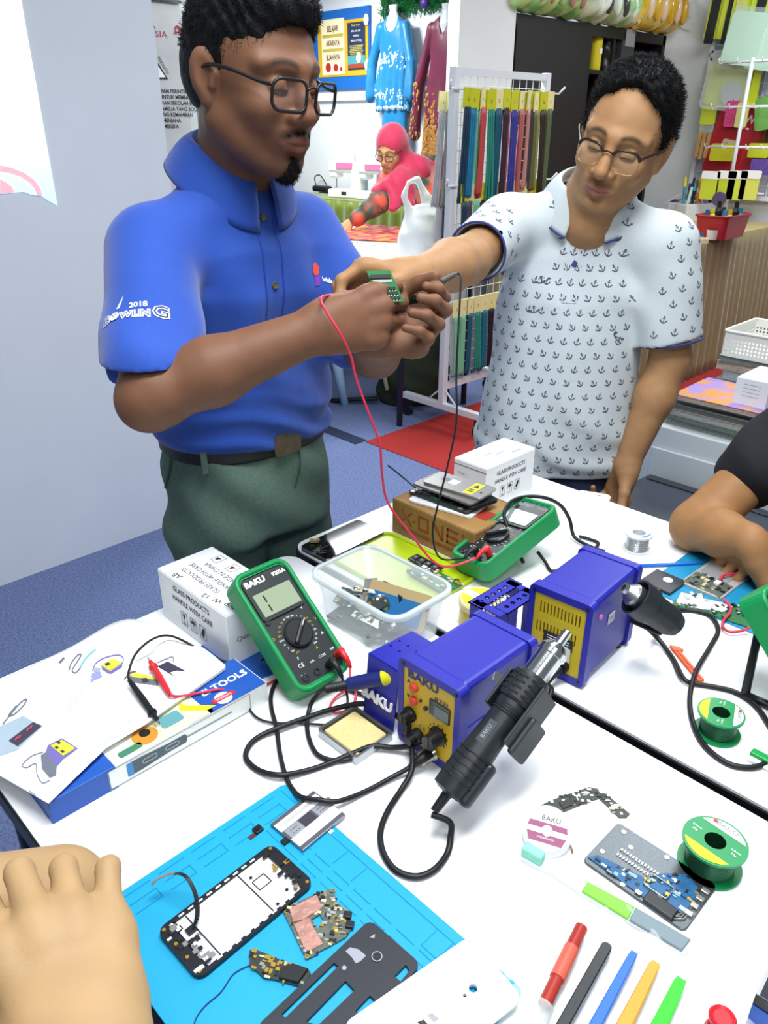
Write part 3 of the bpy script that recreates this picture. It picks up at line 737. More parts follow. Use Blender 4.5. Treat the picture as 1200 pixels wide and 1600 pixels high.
m2 = MB(); m2.box((0, ymid, (cz+.9)/2), (.38, .02, cz-.9), CAB); m2.build('divider', t)
zs = on_x(930, 112, -3.2).z
m2 = MB(); m2.box((0, (ysp+w/2)/2, zs), (.38, w/2-ysp, .025), CAB); m2.build('shelf', t)
m2 = MB(); m2.box((.202, (-w/2+ysp)/2, cz/2+.05), (.008, w/2+ysp-.02, cz-.2), CAB); m2.build('door', t)
zs += .0125
q = on_x(933, 90, -3.25); m2 = MB(); YB = M('yellow_bottle', '#d9c71a', .4)
m2.lathe([(0, 0), (.042, 0), (.044, .02), (.044, .2), (.03, .235), (.018, .24), (.018, .27), (0, .27)], YB, 16); m2.box((.043, 0, .11), (.004, .03, .03), WHITE_PL)
m2.build('yellow_bottle', label='yellow bottle on the open cabinet shelf', cat='bottle', loc=(-3.27, q.y, zs))
q = on_x(950, 90, -3.25); m2 = MB(); S = Solid(); S.loft([(0, 0, 0, .05, .07), (.12, 0, 0, .05, .075), (.22, 0, 0, .035, .06), (.25, 0, 0, .012, .05)])
S.build('black_refill_pack', .008, BLACK_PL, disp=lambda P: .004*np.sin(P[:, 2]*60+P[:, 1]*50), amp=.006, label='black shiny refill pack beside the yellow bottle', cat='pack').location = (-3.27, q.y+.02, zs)
q = on_x(973, 70, -3.25); m2 = MB(); m2.box((0, 0, .15), (.14, .16, .30), M('smoky_box', '#3d3d40', .3), .01); m2.box((.072, 0, .2), (.003, .12, .1), GREY_INK)
m2.build('grey_carton', label='dark grey carton standing right of the cabinet divider', cat='carton', loc=(-3.27, q.y, zs))
# packs in clear film on top
def film_pack(label, px0, px1, hgt, cols, seed):
    a = on_x(*px0, -3.15); b = on_x(*px1, -3.15); L = (b.y-a.y); rg = random.Random(seed)
    t = thing('soft_pack', label, 'soft pack', (-3.2, (a.y+b.y)/2, cz+.005))
    S = Solid(); n = max(4, int(L/.09))
    for i in range(n): S.ell((rg.uniform(-.02, .02), -L/2+L*(i+.5)/n, hgt/2), (.15, L/n*.85, hgt/2), k=.02)
    mt = M('wrap_'+name_safe(label), cols[0], .25, coat=.8, col2=cols[1], noise=(9, 1))
    S.build('wrapped_roll', .012, mt, t, disp=lambda P: .006*np.sin(P[:, 1]*45+P[:, 2]*30), amp=.008)
    for i in range(n-1):
        m2 = MB(); y = -L/2+L*(i+1)/n
        m2.ell((.12, y+.02, hgt*.5), (.03, L/n*.3, hgt*.32), C(cols[2+i % (len(cols)-2)], .3, 0, coat=.6)); m2.build('roll_end', t)
    m2 = MB()
    for k in range(14):
        y = L/2+rg.uniform(-.03, .09); m2.add([(rg.uniform(0, .12), y, rg.uniform(0, hgt)) for _ in range(3)], [(0, 1, 2)], M('crinkled_film', '#eef2f2', .1, spec=.8))
    m2.build('film_edge', t)
def name_safe(s): return s[:14].replace(' ', '_')
film_pack('green and pink wrapped rolls lying on top of dark cabinet', (808, 20), (905, 20), .22, ['#6fb36a', '#b9d98f', '#b78a7c', '#b07a70', '#a9c98a'], 1)
film_pack('pale green printed pack in clear film on cabinet top', (905, 20), (984, 20), .21, ['#9fd08a', '#e9efe2', '#e7ece2', '#3c3f3c'], 2)
film_pack('yellow bread shaped pack in clear film on cabinet top', (986, 20), (1062, 20), .26, ['#e0b21f', '#f0d060', '#e6c9b0', '#d9a928'], 3)

# ------------------------------------------------------------------ wire wall panel with small goods
WG = M('grid_white', '#e6eaee', .4)
t = thing('wire_panel', 'white wire grid panel of craft goods on the right wall', 'display panel', (-2.2, 6.05, 0))
xl = on_y(1099, 150, 6.02).x+2.2; zb_ = 1.0; zm = on_y(1120, 86, 6.02).z
m2 = MB()
for (z0, z1) in ((zb_, zm-.015), (zm+.015, 2.75)):
    m2.box((xl, 0, (z0+z1)/2), (.03, .03, z1-z0), WG); m2.box((xl+.8, 0, z1), (1.6, .03, .03), WG); m2.box((xl+.8, 0, z0), (1.6, .03, .03), WG)
m2.build('panel_frame', t)
m2 = MB(); m2.box((xl+.8, .022, (zb_+2.75)/2), (1.6, .008, 2.75-zb_), M('lavender_board', '#b4b8c6', .6)); m2.build('backing_board', t)
m2 = MB()
for i in range(1, 20): m2.tube([(xl+i*.08, 0, zb_), (xl+i*.08, 0, 2.75)], .003, WG, 4, caps=False)
for i in range(1, 22): m2.tube([(xl, -.004, zb_+i*.08), (xl+1.6, -.004, zb_+i*.08)], .003, WG, 4, caps=False)
m2.build('wire_grid', t)
YC = M('lime_card', '#cfdc3a', .55); FLM = M('clear_film', '#e9f2ee', .15, alpha=.35, spec=.8)
def goods(name, label, cat, px, w, h, parts, dy=0, tilt=0, group=None):
    """flat pack hung on the wire panel; parts: (x, z, w, h, thickness, material, round?)"""
    q = on_y(*px, 5.98-dy); t = thing(name, label, cat, (q.x, 5.99-dy, q.z), rot=(0, math.radians(tilt), 0))
    for (pn, x, z, pw, ph, th, mt, rd) in parts:
        m2 = MB()
        if rd: m2.prism(circ(pw/2, 20, x, z), 0, th, mt, X=XF)
        else: m2.prism(rrect(pw, ph, min(pw, ph)*.12, 3, x, z), 0, th, mt, X=XF)
        m2.build(pn, t)
    m2 = MB(); m2.tube([(0, .03, h/2+.01), (0, -.01, h/2+.01)], .004, CHROME, 6); m2.build('hook', t)
    return t
BLKC = M('black_lace', '#202226', .6, noise=(60, .7)); MINT = M('mint_ribbon', '#c6e6d0', .35); SILV = M('silver_disc', '#c5ccd0', .3, .4)
for i, (px, wz) in enumerate([(1121, .12), (1142, .12), (1160, .14), (1186, .12)]):
    goods('lace_pack', ['black lace pack on lime card, leftmost at top of panel', 'black lace pack on lime card, second along top', 'yellow lace pack hanging at top of the wire panel', 'black lace pack on lime card, nearest frame edge at top'][i], 'lace pack', (px, 12), .12, .3,
          [('card', 0, 0, wz, .36, .004, YC, 0), ('lace', (.01 if i % 2 else -.015), -.04, .06, .34, .012, BLKC if i != 2 else M('yellow_lace', '#dcd77a', .5), 0)], .02*i, 4)
goods('ribbon_roll', 'mint ribbon roll hanging on the wire panel, left one', 'ribbon roll', (1171, 62), .2, .3, [('roll', 0, 0, .24, .3, .1, MINT, 0), ('film', 0, .12, .26, .12, .06, FLM, 0)], .04, 8)
goods('ribbon_roll', 'mint ribbon roll hanging at the frame edge of wire panel', 'ribbon roll', (1203, 72), .2, .28, [('roll', 0, 0, .2, .28, .1, MINT, 0)], .03, 8)
goods('elastic_pack', 'yellow pack with white round spool on the wire panel', 'craft pack', (1139, 132), .3, .3, [('card', 0, 0, .31, .27, .01, YC, 0), ('header', .02, .12, .28, .07, .014, PAPER, 0), ('spool', .04, -.05, .15, .15, .035, SILV, 1), ('film', 0, -.01, .33, .30, .04, FLM, 0)], .03, 6)
goods('tape_pack', 'narrow yellow tape pack right of the white spool pack', 'craft pack', (1180, 130), .1, .3, [('card', 0, 0, .06, .27, .02, M('yellow_deep', '#c2cc1c', .5), 0)], .05, 0)
goods('bobbin_pack', 'small lime pack above the wooden tools on panel', 'craft pack', (1107, 180), .1, .12, [('card', 0, 0, .11, .12, .015, YC, 0), ('film', 0, -.06, .1, .1, .012, FLM, 0)], .02)
WD = M('pale_wood', '#c49a63', .5, noise=(20, .3))
goods('wooden_tools', 'bundle of wooden handled tools in a clear pack on panel', 'tool pack', (1101, 226), .1, .2, [('handle', -.045, 0, .026, .17, .02, WD, 0), ('handle', -.012, -.01, .026, .17, .02, WD, 0), ('handle', .022, -.005, .024, .16, .02, WD, 0), ('blade', -.01, .12, .05, .09, .008, STEEL, 0)], .02, 4)
t = goods('craft_book', 'red card folder with white letters hung on wire panel', 'folder', (1148, 222), .3, .5, [('cover', 0, 0, .34, .46, .02, M('folder_red', '#b5202c', .45), 0), ('inset', -.02, -.05, .12, .12, .024, M('inset_cream', '#d8c9a6', .6), 0)], .01, 10)
m2 = MB(); m2.text('NJTW', .07, WHITE_INK, XF@tr(0, .13, .0215), 'CENTER', 1.0, .002); [m2.box((-.06+.03*k, -.0213, .095), (.022, .001, .012), WHITE_INK) for k in range(5)]; m2.build('cover_print', t)
goods('bead_pack', 'small pink bead pack on the wire panel beside folder', 'bead pack', (1143, 178), .1, .15, [('card', 0, 0, .09, .16, .012, M('pink_beads', '#d84a86', .4, noise=(120, .8)), 0)], .06)
goods('pin_pack', 'cream pin pack next to the pink bead pack', 'pin pack', (1159, 180), .1, .15, [('card', 0, 0, .08, .15, .012, M('cream_pins', '#e0dc88', .5), 0)], .07)
goods('sponge_pack', 'yellow sponge pack in front of the red folder', 'sponge pack', (1130, 238), .2, .1, [('sponge', 0, 0, .17, .11, .03, M('yellow_felt', '#cfc927', .7), 0)], .08)
goods('zip_pack', 'brown zip pack hanging right of the red folder', 'zip pack', (1180, 220), .1, .5, [('zip', -.03, 0, .05, .42, .015, M('rust_zip', '#8f4a22', .6), 0), ('zip', .04, 0, .05, .4, .015, M('rust_zip', '#8f4a22', .6), 0), ('zip', .09, -.02, .04, .38, .015, M('brown_zip', '#5f2f1f', .6), 0)], .01)
goods('leaf_pack', 'green leaf shaped pack at right of wire panel', 'craft pack', (1195, 178), .14, .2, [('leaf', .03, 0, .16, .2, .05, M('leaf_green', '#6fae52', .4), 0)], .06, -10)
goods('flower_pack', 'purple and yellow artificial flower pack on the panel', 'flower pack', (1190, 248), .14, .14, [('yellow_bud', -.02, .05, .14, .09, .04, M('bud_yellow', '#cdd329', .6), 0), ('purple_bud', .02, -.05, .14, .1, .05, M('bud_purple', '#6a4fa5', .6, noise=(60, .8)), 0)], .06)
# counter display stand with cross arms
bq = on_y(1140, 290, 5.75)
t = thing('display_stand', 'white cross arm display stand on the skirted table', 'display stand', (bq.x, 5.75, .851))
m2 = MB(); m2.tube([(0, 0, 0), (0, 0, 1.0)], .013, WG, 10); m2.build('pole', t)
for z in (.48, .72, .98, .20):
    m2 = MB(); m2.tube([(-.2, 0, z), (.24, 0, z)], .008, WG, 8)
    for e in (-.18, -.06, .1, .2): m2.tube([(e, 0, z), (e, -.08, z-.01), (e, -.1, z+.02)], .0035, WG, 6)
    m2.build('arm', t)
m2 = MB(); m2.cyl((0, 0, 0), (0, 0, .02), .12, WG); m2.build('base', t)
def counter(name, label, cat, px, parts, z=.85, rz=0):
    q = at(*px, z); t = thing(name, label, cat, (q.x, q.y, z), rz)
    for pn, fn in parts:
        m2 = MB(); fn(m2); m2.build(pn, t)
    return t
XS = tr(0, 0, .0)@XF
for i, (px, col) in enumerate([(1108, '#cdd63a'), (1133, '#c9d430'), (1150, '#d6de48'), (1170, '#dfe064')]):
    q = on_y(px, 296, 5.63); t = thing('hanging_card', ['lime card pack on display stand, leftmost', 'lime card pack on display stand, second from left', 'lime card pack on display stand, third from left', 'lime card pack on display stand, rightmost'][i], 'card pack', (q.x, 5.63, q.z-.0))
    m2 = MB(); m2.prism(rrect(.12, .13, .01, 2), 0, .006, C(col, .5), X=XF); m2.build('card', t)
    m2 = MB(); m2.prism(rrect(.13, .05, .01, 2, 0, .09), .0, .01, PAPER, X=XF); m2.build('header', t)
    if i == 1: m2 = MB(); m2.prism(circ(.045, 18, -.02, -.06), .006, .03, M('purple_reel', '#5a4a74', .5), X=XF); m2.build('reel', t)
# red basket with bottles
q = at(1124, 372, .85); t = thing('basket', 'red plastic basket of bottles on the skirted table', 'basket', (q.x-.02, q.y+.05, .85), math.radians(90)); RB = M('red_basket_plastic', '#9e1f2c', .4)
m2 = MB()
oo = rrect(.34, .2, .03); i1 = rrect(.32, .18, .03); n = len(oo)
m2.add([(x*.85, y*.85, 0) for x, y in oo]+[(x, y, .13) for x, y in oo]+[(x, y, .13) for x, y in i1]+[(x*.85, y*.85, .01) for x, y in i1], [(i, (i+1) % n, n+(i+1) % n, n+i) for i in range(n)]+[(n+i, n+(i+1) % n, 2*n+(i+1) % n, 2*n+i) for i in range(n)]+[(2*n+i, 2*n+(i+1) % n, 3*n+(i+1) % n, 3*n+i) for i in range(n)]+[tuple(range(3*n, 4*n)), tuple(reversed(range(n)))], RB)
m2.build('tub', t); m2 = MB(); m2.tube([(p[0]*1.02, p[1]*1.02, .13) for p in oo], .007, RB, 6, closed=True); m2.build('rim', t)
bc = [('#1d5f93', 'blue'), ('#2f86b8', 'sky blue'), ('#cfcf2a', 'lime'), ('#c9b021', 'yellow'), ('#15171c', 'black'), ('#14161c', 'tall black'), ('#3b3236', 'brown'), ('#1a7e9a', 'teal')]
for i, (c, nme) in enumerate(bc):
    m2 = MB(); hh = .19 if i in (4, 5) else .15; m2.lathe([(0, 0), (.022, 0), (.022, hh*.7), (.012, hh*.8), (.012, hh), (0, hh)], C(c, .35), 12)
    m2.build('small_bottle', label='%s capped bottle standing in the red basket' % nme, cat='bottle', group='bottles in the red basket', loc=(q.x-.02+.045*((i % 2)*2-1), q.y+.05-.13+.037*i, .862))
# marker pens in two holders
pc = ['#2f6b3a', '#d9c21f', '#2b2f6b', '#d9793a', '#6b4fa0', '#b7d8e0', '#1c1c20', '#e07f2a', '#d98fa0', '#7f5fae', '#20202a', '#3f8fb0', '#8f6a3a', '#24305f', '#d9b09a', '#2f2f3a', '#d6d02a', '#3a2f66']
pn_ = ['green', 'yellow', 'navy', 'copper', 'purple', 'ice blue', 'black', 'orange', 'pink', 'lilac', 'ink', 'blue', 'bronze', 'indigo', 'peach', 'slate', 'lemon', 'violet']
def pen_block(label, px, rows, colsn, z, start, step, yaw, where):
    q = at(*px, z); t = thing('pen_holder', label, 'pen holder', (q.x, q.y, z), yaw)
    m2 = MB(); m2.box((0, 0, 0), (colsn*step+.02, rows*.04+.02, .118), M('clear_rack', '#d4d8dc', .3), .004); m2.build('rack', t)
    k = start
    for r in range(rows):
        for c in range(colsn):
            p = Matrix.Rotation(yaw, 4, 'Z')@Vector(((c-(colsn-1)/2)*step, (r-(rows-1)/2)*.04, 0)); i = k % 18; hh = .13+.02*((k*7) % 3)
            o = thing('marker_pen', '%s marker pen, row %s of the %s' % (pn_[i], ['nearest', 'middle', 'back'][r], where), 'pen', (q.x+p.x, q.y+p.y, z+.0615), rot=(rng.uniform(-.15, .05), rng.uniform(-.12, .12), 0))
            m2 = MB(); m2.cyl((0, 0, 0), (0, 0, hh*.65), .0095, C(pc[i], .4), n=10); m2.build('barrel', o)
            m2 = MB(); m2.cyl((0, 0, hh*.65), (0, 0, hh), .0105, C(pc[(i+5) % 18], .4), r2=.008, n=10); m2.build('cap', o); k += 1
pen_block('clear rack of markers behind the man in white\'s ear', (1062, 306), 3, 6, .91, 0, .042, math.radians(60), 'left pen rack')
pen_block('clear rack of markers behind the red basket', (1086, 332), 2, 6, .91, 5, .042, math.radians(70), 'right pen rack')
counter('paper_box', 'pale grey slanted box between the pen racks', 'box', (1062, 342), [('box', lambda b: b.box((0, 0, .06), (.16, .3, .12), M('lilac_grey', '#b9b8c4', .5), .004)), ('flap', lambda b: b.box((.05, 0, .15), (.14, .28, .006), M('lilac_pale', '#c9c8d2', .4), X=rot('Y', -35)))], rz=math.radians(20))
counter('card_reader', 'black machine with white paper roll behind man\'s neck', 'machine', (1020, 322), [('body', lambda b: b.box((0, 0, .1), (.2, .22, .2), BLACK_PL, .02)), ('paper', lambda b: b.cyl((.12, -.05, .12), (.12, .1, .12), .035, PAPER))], rz=math.radians(30))
counter('bead_tray', 'clear tray of mixed beads beside the red basket', 'tray', (1084, 362), [('tray', lambda b: b.box((0, 0, .02), (.2, .22, .04), M('tray_clear', '#c7cdd2', .3), .006)), ('beads', lambda b: [b.ell((rng.uniform(-.08, .08), rng.uniform(-.09, .09), .045), (.012, .012, .012), C(rng.choice(pc), .4), 6) for _ in range(50)])])
counter('small_cup', 'small clear cup at the edge of the skirted table', 'cup', (1112, 374), [('cup', lambda b: b.lathe([(0, 0), (.03, 0), (.038, .055), (.035, .055), (.028, .004), (0, .004)], M('cup_clear', '#d9d6d0', .2), 18))])
counter('tape_ring', 'cream tape ring lying beside the small clear cup', 'tape', (1094, 379), [('ring', lambda b: b.lathe([(.028, 0), (.045, 0), (.045, .025), (.028, .025), (.028, 0)], M('masking_tape', '#d9cfa4', .6), 22))])

# ------------------------------------------------------------------ white cupboard with magazines
WC = M('white_cupboard', '#d3dadd', .45)
cx0, cx1, cyf, cyb, czt = -1.10, -.35, 2.27, 2.96, .60
t = thing('cupboard', 'low white cupboard under the magazine stacks at right', 'cupboard', ((cx0+cx1)/2, (cyf+cyb)/2, 0))
m2 = MB(); m2.box((0, 0, czt/2), (cx1-cx0, cyb-cyf, czt), WC, .004); m2.build('carcass', t)
m2 = MB(); m2.box((-.03, -(cyb-cyf)/2-.006, .28), (.62, .01, .5), WC, .003); m2.build('door', t)
m2 = MB(); xx = on_y(1165, 720, 2.26).x-(cx0+cx1)/2; m2.box((xx, -(cyb-cyf)/2-.014, .33), (.006, .004, .5), M('grey_strap', '#7d8794', .5)); m2.build('strap', t)
m2 = MB(); m2.box((.36, -.28, .46), (.05, .04, .92), WC, .004); m2.box((.42, -.285, .52), (.06, .03, .3), M('pale_yellow_label', '#d9d29a', .6)); m2.build('post', t)
MG = ['#8f9590', '#6f7a70', '#a5a9a4', '#5d625c', '#9aa0a2', '#b9a090', '#7a8078']
def mag(name, label, x, y, z, w, d, h, yaw, ci, cover=None):
    t = thing(name, label, 'magazine', (x, y, z), yaw)
    m2 = MB(); m2.box((0, 0, h/2), (w-.004, d-.004, h-.002), M('page_edges_%d' % ci, MG[ci % 7], .8, noise=(200, .7))); m2.build('pages', t)
    m2 = MB(); m2.box((0, 0, h-.0005), (w, d, .0012), cover or C(MG[(ci+3) % 7], .4)); m2.box((0, 0, .0005), (w, d, .0012), C(MG[(ci+2) % 7], .4)); m2.build('cover', t)
COVR = M('magazine_cover', '#cf8a35', .35, col2='#9a7fc4', noise=(16, 1)); z = czt+.001
names = ['bottom magazine', 'second magazine from bottom', 'third magazine from bottom', 'fourth magazine from bottom', 'fifth magazine from bottom', 'orange and purple top magazine']
for i in range(6):
    h = .016 if i else .02
    mag('magazine', names[i]+' of the stack under the white glass box', -.885+rng.uniform(-.015, .02), 2.43+rng.uniform(-.02, .02), z, .34, .25, h, rng.uniform(-.06, .06), i, COVR if i == 5 else None); z += h+.001
zs1 = z
zz = czt+.001
nm = ['bottom', 'second', 'third', 'fourth', 'topmost']
for i in range(5):
    h = .03 if i < 4 else .022
    mag('magazine', nm[i]+' magazine bundle under the perforated white basket', -.93+rng.uniform(-.02, .02)-.0, 2.80+rng.uniform(-.0, .012), zz, .30, .22, h, rng.uniform(-.05, .05), i+2); zz += h+.001
t = thing('basket', 'white perforated plastic basket on the rear magazine stack', 'basket', (-.90, 2.81, zz), math.radians(0)); WB = M('white_basket_plastic', '#e6e6de', .4)
m2 = MB(); bw, bd, bh = .34, .25, .085
for (cx_, cy_, w_, ax) in ((0, -bd/2, bw, 0), (0, bd/2, bw, 0), (-bw/2, 0, bd, 1), (bw/2, 0, bd, 1)):
    n1 = int(w_/.0125); hs = [rrect(.0065, .0075, .001, 1, -w_/2+.0125*(i+.5)+.003, .018+.0125*j) for i in range(n1-1) for j in range(4)]
    X_ = tr(cx_, cy_, 0)@rot('Z', 90 if ax else 0)@rot('X', 90)
    m2.prism([(-w_/2, 0), (w_/2, 0), (w_/2, bh), (-w_/2, bh)], -.0015, .0015, WB, holes=hs, X=X_)
m2.box((0, 0, .002), (bw, bd, .004), WB); m2.build('basket_body', t)
m2 = MB(); m2.tube([(x, y, bh) for x, y in rrect(bw+.008, bd+.008, .015)], .005, WB, 6, closed=True); m2.build('rim', t)
m2 = MB(); m2.box((.06, 0, .06), (.18, .16, .008), M('blue_grey_card', '#8d9bb5', .5)); m2.build('inner_card', t)

# low dark case behind the second table
t = thing('storage_case', 'low charcoal case behind the second table beside white cupboard', 'case', (-.79, 2.02, 0)); CH = M('charcoal_lid', '#3a3f4c', .4, noise=(30, .2))
m2 = MB(); m2.box((0, 0, .2), (.50, .42, .4), M('charcoal_body', '#23262c', .5), .01); m2.build('body', t)
m2 = MB(); m2.box((0, 0, .425), (.52, .44, .05), CH, .012); m2.build('lid', t)
m2 = MB(); m2.box((0, .18, .452), (.48, .03, .006), M('lid_rib', '#2c3038', .4), .002); m2.box((.02, -.02, .4515), (.012, .36, .005), M('lid_rib', '#2c3038', .4), .002, X=rot('Z', 0)); m2.build('rib', t)
# ------------------------------------------------------------------ people
def V3(*a): return np.array(a, float)
def face_frame(yaw, pitch, roll=0.0):
    """columns: forward, left, up of the head; yaw about z from +x, pitch down positive, roll to the person's left"""
    m_ = Matrix.Rotation(yaw, 3, 'Z')@Matrix.Rotation(pitch, 3, 'Y')@Matrix.Rotation(roll, 3, 'X')
    return np.array(m_)
def head_solid(S, c, R, k=1.0, jaw=1.0, nose=1.0, lips=1.0, cheek=1.0):
    T = lambda x, y, z: np.array(c)+R@(np.array([x, y, z])*k)
    E = lambda p, r, kk=.012, op=1, RR=None: S.ell(T(*p), np.array(r)*k, R if RR is None else R@RR, kk*k, op)
    E((-.018, 0, .030), (.098, .076, .090)); E((.012, 0, .012), (.080, .070, .088), .02)
    E((.028, 0, -.045), (.062, .060*cheek, .075), .025)
    for s in (-1, 1):
        S.cone(T(-.005, s*.054, -.058), T(.058, s*.024*jaw, -.102), .020*k*jaw, .018*k, .025*k)          # jaw
        E((.062, s*.038*cheek, -.034), (.026, .026, .022), .018)                                            # cheek
        S.cone(T(.089, s*.010, .020), T(.066, s*.052, .020), .010*k, .008*k, .016*k)                        # brow ridge
    S.cone(T(.074, -.010, -.106), T(.074, .010, -.106), .017*k, .017*k, .02*k)                            # chin
    E((.079, 0, -.068), (.022, .034, .026), .018)                                                          # mouth mound
    for s in (-1, 1): E((.098, s*.031, -.002), (.017, .019, .012), .012, -1)                               # sockets
    for s in (-1, 1):
        E((.077, s*.031, -.002), (.0135, .0155, .0125), .004)                                               # lids
        S.cone(T(.0885, s*.022, -.0075), T(.083, s*.043, -.0085), .0022*k, .002*k, .004*k)                # lid edge
    n = nose
    S.cone(T(.090, 0, .010), T(.113*.5+.113*.5*n, 0, -.036), .0075*k, .0125*k*n, .012*k)
    for s in (-1, 1):
        E((.098, s*.0145*n, -.041), (.013, .0095*n, .009), .007)
        E((.104, s*.0075, -.0505), (.004, .0035, .004), .003, -1)
    S.chain([T(.090, .025, -.0735), T(.0990, .009, -.0680), T(.0990, -.009, -.0680), T(.090, -.025, -.0735)], [.0030*k, .0052*k*lips, .0052*k*lips, .0030*k], .006*k)
    S.chain([T(.090, .023, -.0755), T(.0970, 0, -.0805), T(.090, -.023, -.0755)], [.0032*k, .0066*k*lips, .0032*k], .006*k)
    E((.094, 0, -.091), (.006, .016, .005), .008, -1)
    for s in (-1, 1):                                                                                       # ears
        A = np.array(Matrix.Rotation(-s*math.radians(24), 3, 'Z')@Matrix.Rotation(math.radians(-14), 3, 'Y'))
        E((-.014, s*.080, -.006), (.021, .0085, .034), .006, 1, A)
        E((-.010, s*.078, -.036), (.010, .006, .011), .006, 1)
        E((-.008, s*.0885, -.004), (.0125, .006, .022), .004, -1, A)
        S.cone(T(.004, s*.078, -.004), T(.002, s*.079, -.018), .005*k, .005*k, .004*k)
    return T
def skin_color(base, c, R, k=1.0, lip=None, stubble=0.0, brow='#1c1512', hand_tint=None, crown=True, mous=0.7):
    b = np.array(lin(base)); lp = np.array(lin(lip or '#8f5750')); br = np.array(lin(brow)); dk = np.array(lin('#2a1c16'))
    def f(V):
        L = (V-np.array(c))@R/k; x, y, z = L[:, 0], L[:, 1], L[:, 2]; ay = np.abs(y)
        mott = 1+.05*np.sin(V[:, 0]*130+np.sin(V[:, 2]*97)*2)*np.sin(V[:, 1]*111+V[:, 2]*60)
        col = b[None]*mott[:, None]
        def mix(m_, cc, col): return col*(1-m_[:, None])+cc[None]*m_[:, None]
        near = (x*x+y*y+z*z) < .16**2
        g = lambda d, s: np.exp(-(d/s)**2)
        front = np.clip((x-.06)/.015, 0, 1)*near
        red = g(np.hypot(y/.045, (z+.03)/.03), 1)*front*.18
        col = mix(red, b*np.array([1.05, .75, .7]), col)
        m_ = np.clip(1.6-((y/.027)**2+((z+.074)/.0125)**2), 0, 1)*np.clip((x-.084)/.006, 0, 1)*near
        col = mix(m_*.75, lp, col)
        m_ = np.clip(1-np.abs(z+.0745-.004*(ay/.025)**2)/.0016, 0, 1)*np.clip((.027-ay)/.004, 0, 1)*np.clip((x-.082)/.006, 0, 1)*near
        col = mix(m_*.85, lp*.25, col)
        zb = .022+.006*np.sin(np.clip((ay-.012)/.04, 0, 1)*PI)-.004*(ay/.05)
        m_ = np.clip(1-np.abs(z-zb)/.0062, 0, 1)**.6*np.clip((ay-.009)/.008, 0, 1)*np.clip((.058-ay)/.014, 0, 1)*front*near
        col = mix(np.clip(m_*.9, 0, .9), br, col)
        zl = -.0085-.12*(ay-.031)**2/.03
        m_ = g(z-zl, .0019)*np.clip(1-np.abs(ay-.031)/.017, 0, 1)**.5*front
        col = mix(np.clip(m_, 0, .92), dk, col)
        m_ = g(np.hypot((ay-.031)/.02, (z+.018)/.008), 1)*front*.22; col = mix(m_, b*.55, col)
        if stubble:
            m_ = np.clip((-.052-z)/.012, 0, 1)*np.clip((x+.01)/.03, 0, 1)*np.clip((.062-ay)/.02, 0, 1)*near*stubble*(1-np.clip(1.5-((y/.028)**2+((z+.074)/.012)**2), 0, 1)*.9)
            col = mix(np.clip(m_, 0, 1), dk, col)
        if mous:
            m_ = np.clip(1.5-np.abs(z+.0582+.16*ay)/.0055, 0, 1)*np.clip((.034-ay)/.01, 0, 1)*np.clip((x-.08)/.008, 0, 1)*near*mous
            col = mix(np.clip(m_, 0, 1), dk, col)
        return np.clip(col, 0, 1)
    return f
def skin_mat(name): return M(name, '#c08a60', .56, attr='Col', sss=.06, bump=(420, .12), spec=.35)
HAIR = M('black_hair', '#08080a', .65, bump=(300, .6), spec=.25)
def strands(parent, o, T_up, n, L, seed, jitter=.5, cond=None, w=.0013):
    """short tapering hairs growing off the hair mass"""
    rg = random.Random(seed); me = o.data; fs = me.polygons; m2 = MB(); k = len(fs); U = Vector(T_up)
    for _ in range(n):
        p = fs[rg.randrange(k)]; c = p.center.copy(); nn = p.normal
        if cond and not cond(np.array(c)): continue
        d = (nn*.8+U*.7+Vector((rg.gauss(0, jitter), rg.gauss(0, jitter), rg.gauss(0, jitter)))*.6).normalized(); l = L*rg.uniform(.5, 1.2)
        a = d.orthogonal().normalized()*w; b_ = d.cross(a); mid = c+d*l*.55+nn*l*.05; tip = c+d*l+U*(-.1*l)
        c = c-nn*.003
        m2.add([c+a, c-a*.5+b_*.86, c-a*.5-b_*.86, mid+a*.7, mid-a*.35+b_*.6, mid-a*.35-b_*.6, tip], [(0, 1, 4, 3), (1, 2, 5, 4), (2, 0, 3, 5), (3, 4, 6), (4, 5, 6), (5, 3, 6)], HAIR, True)
    return m2.build('hair_strands', parent, kind='stuff')
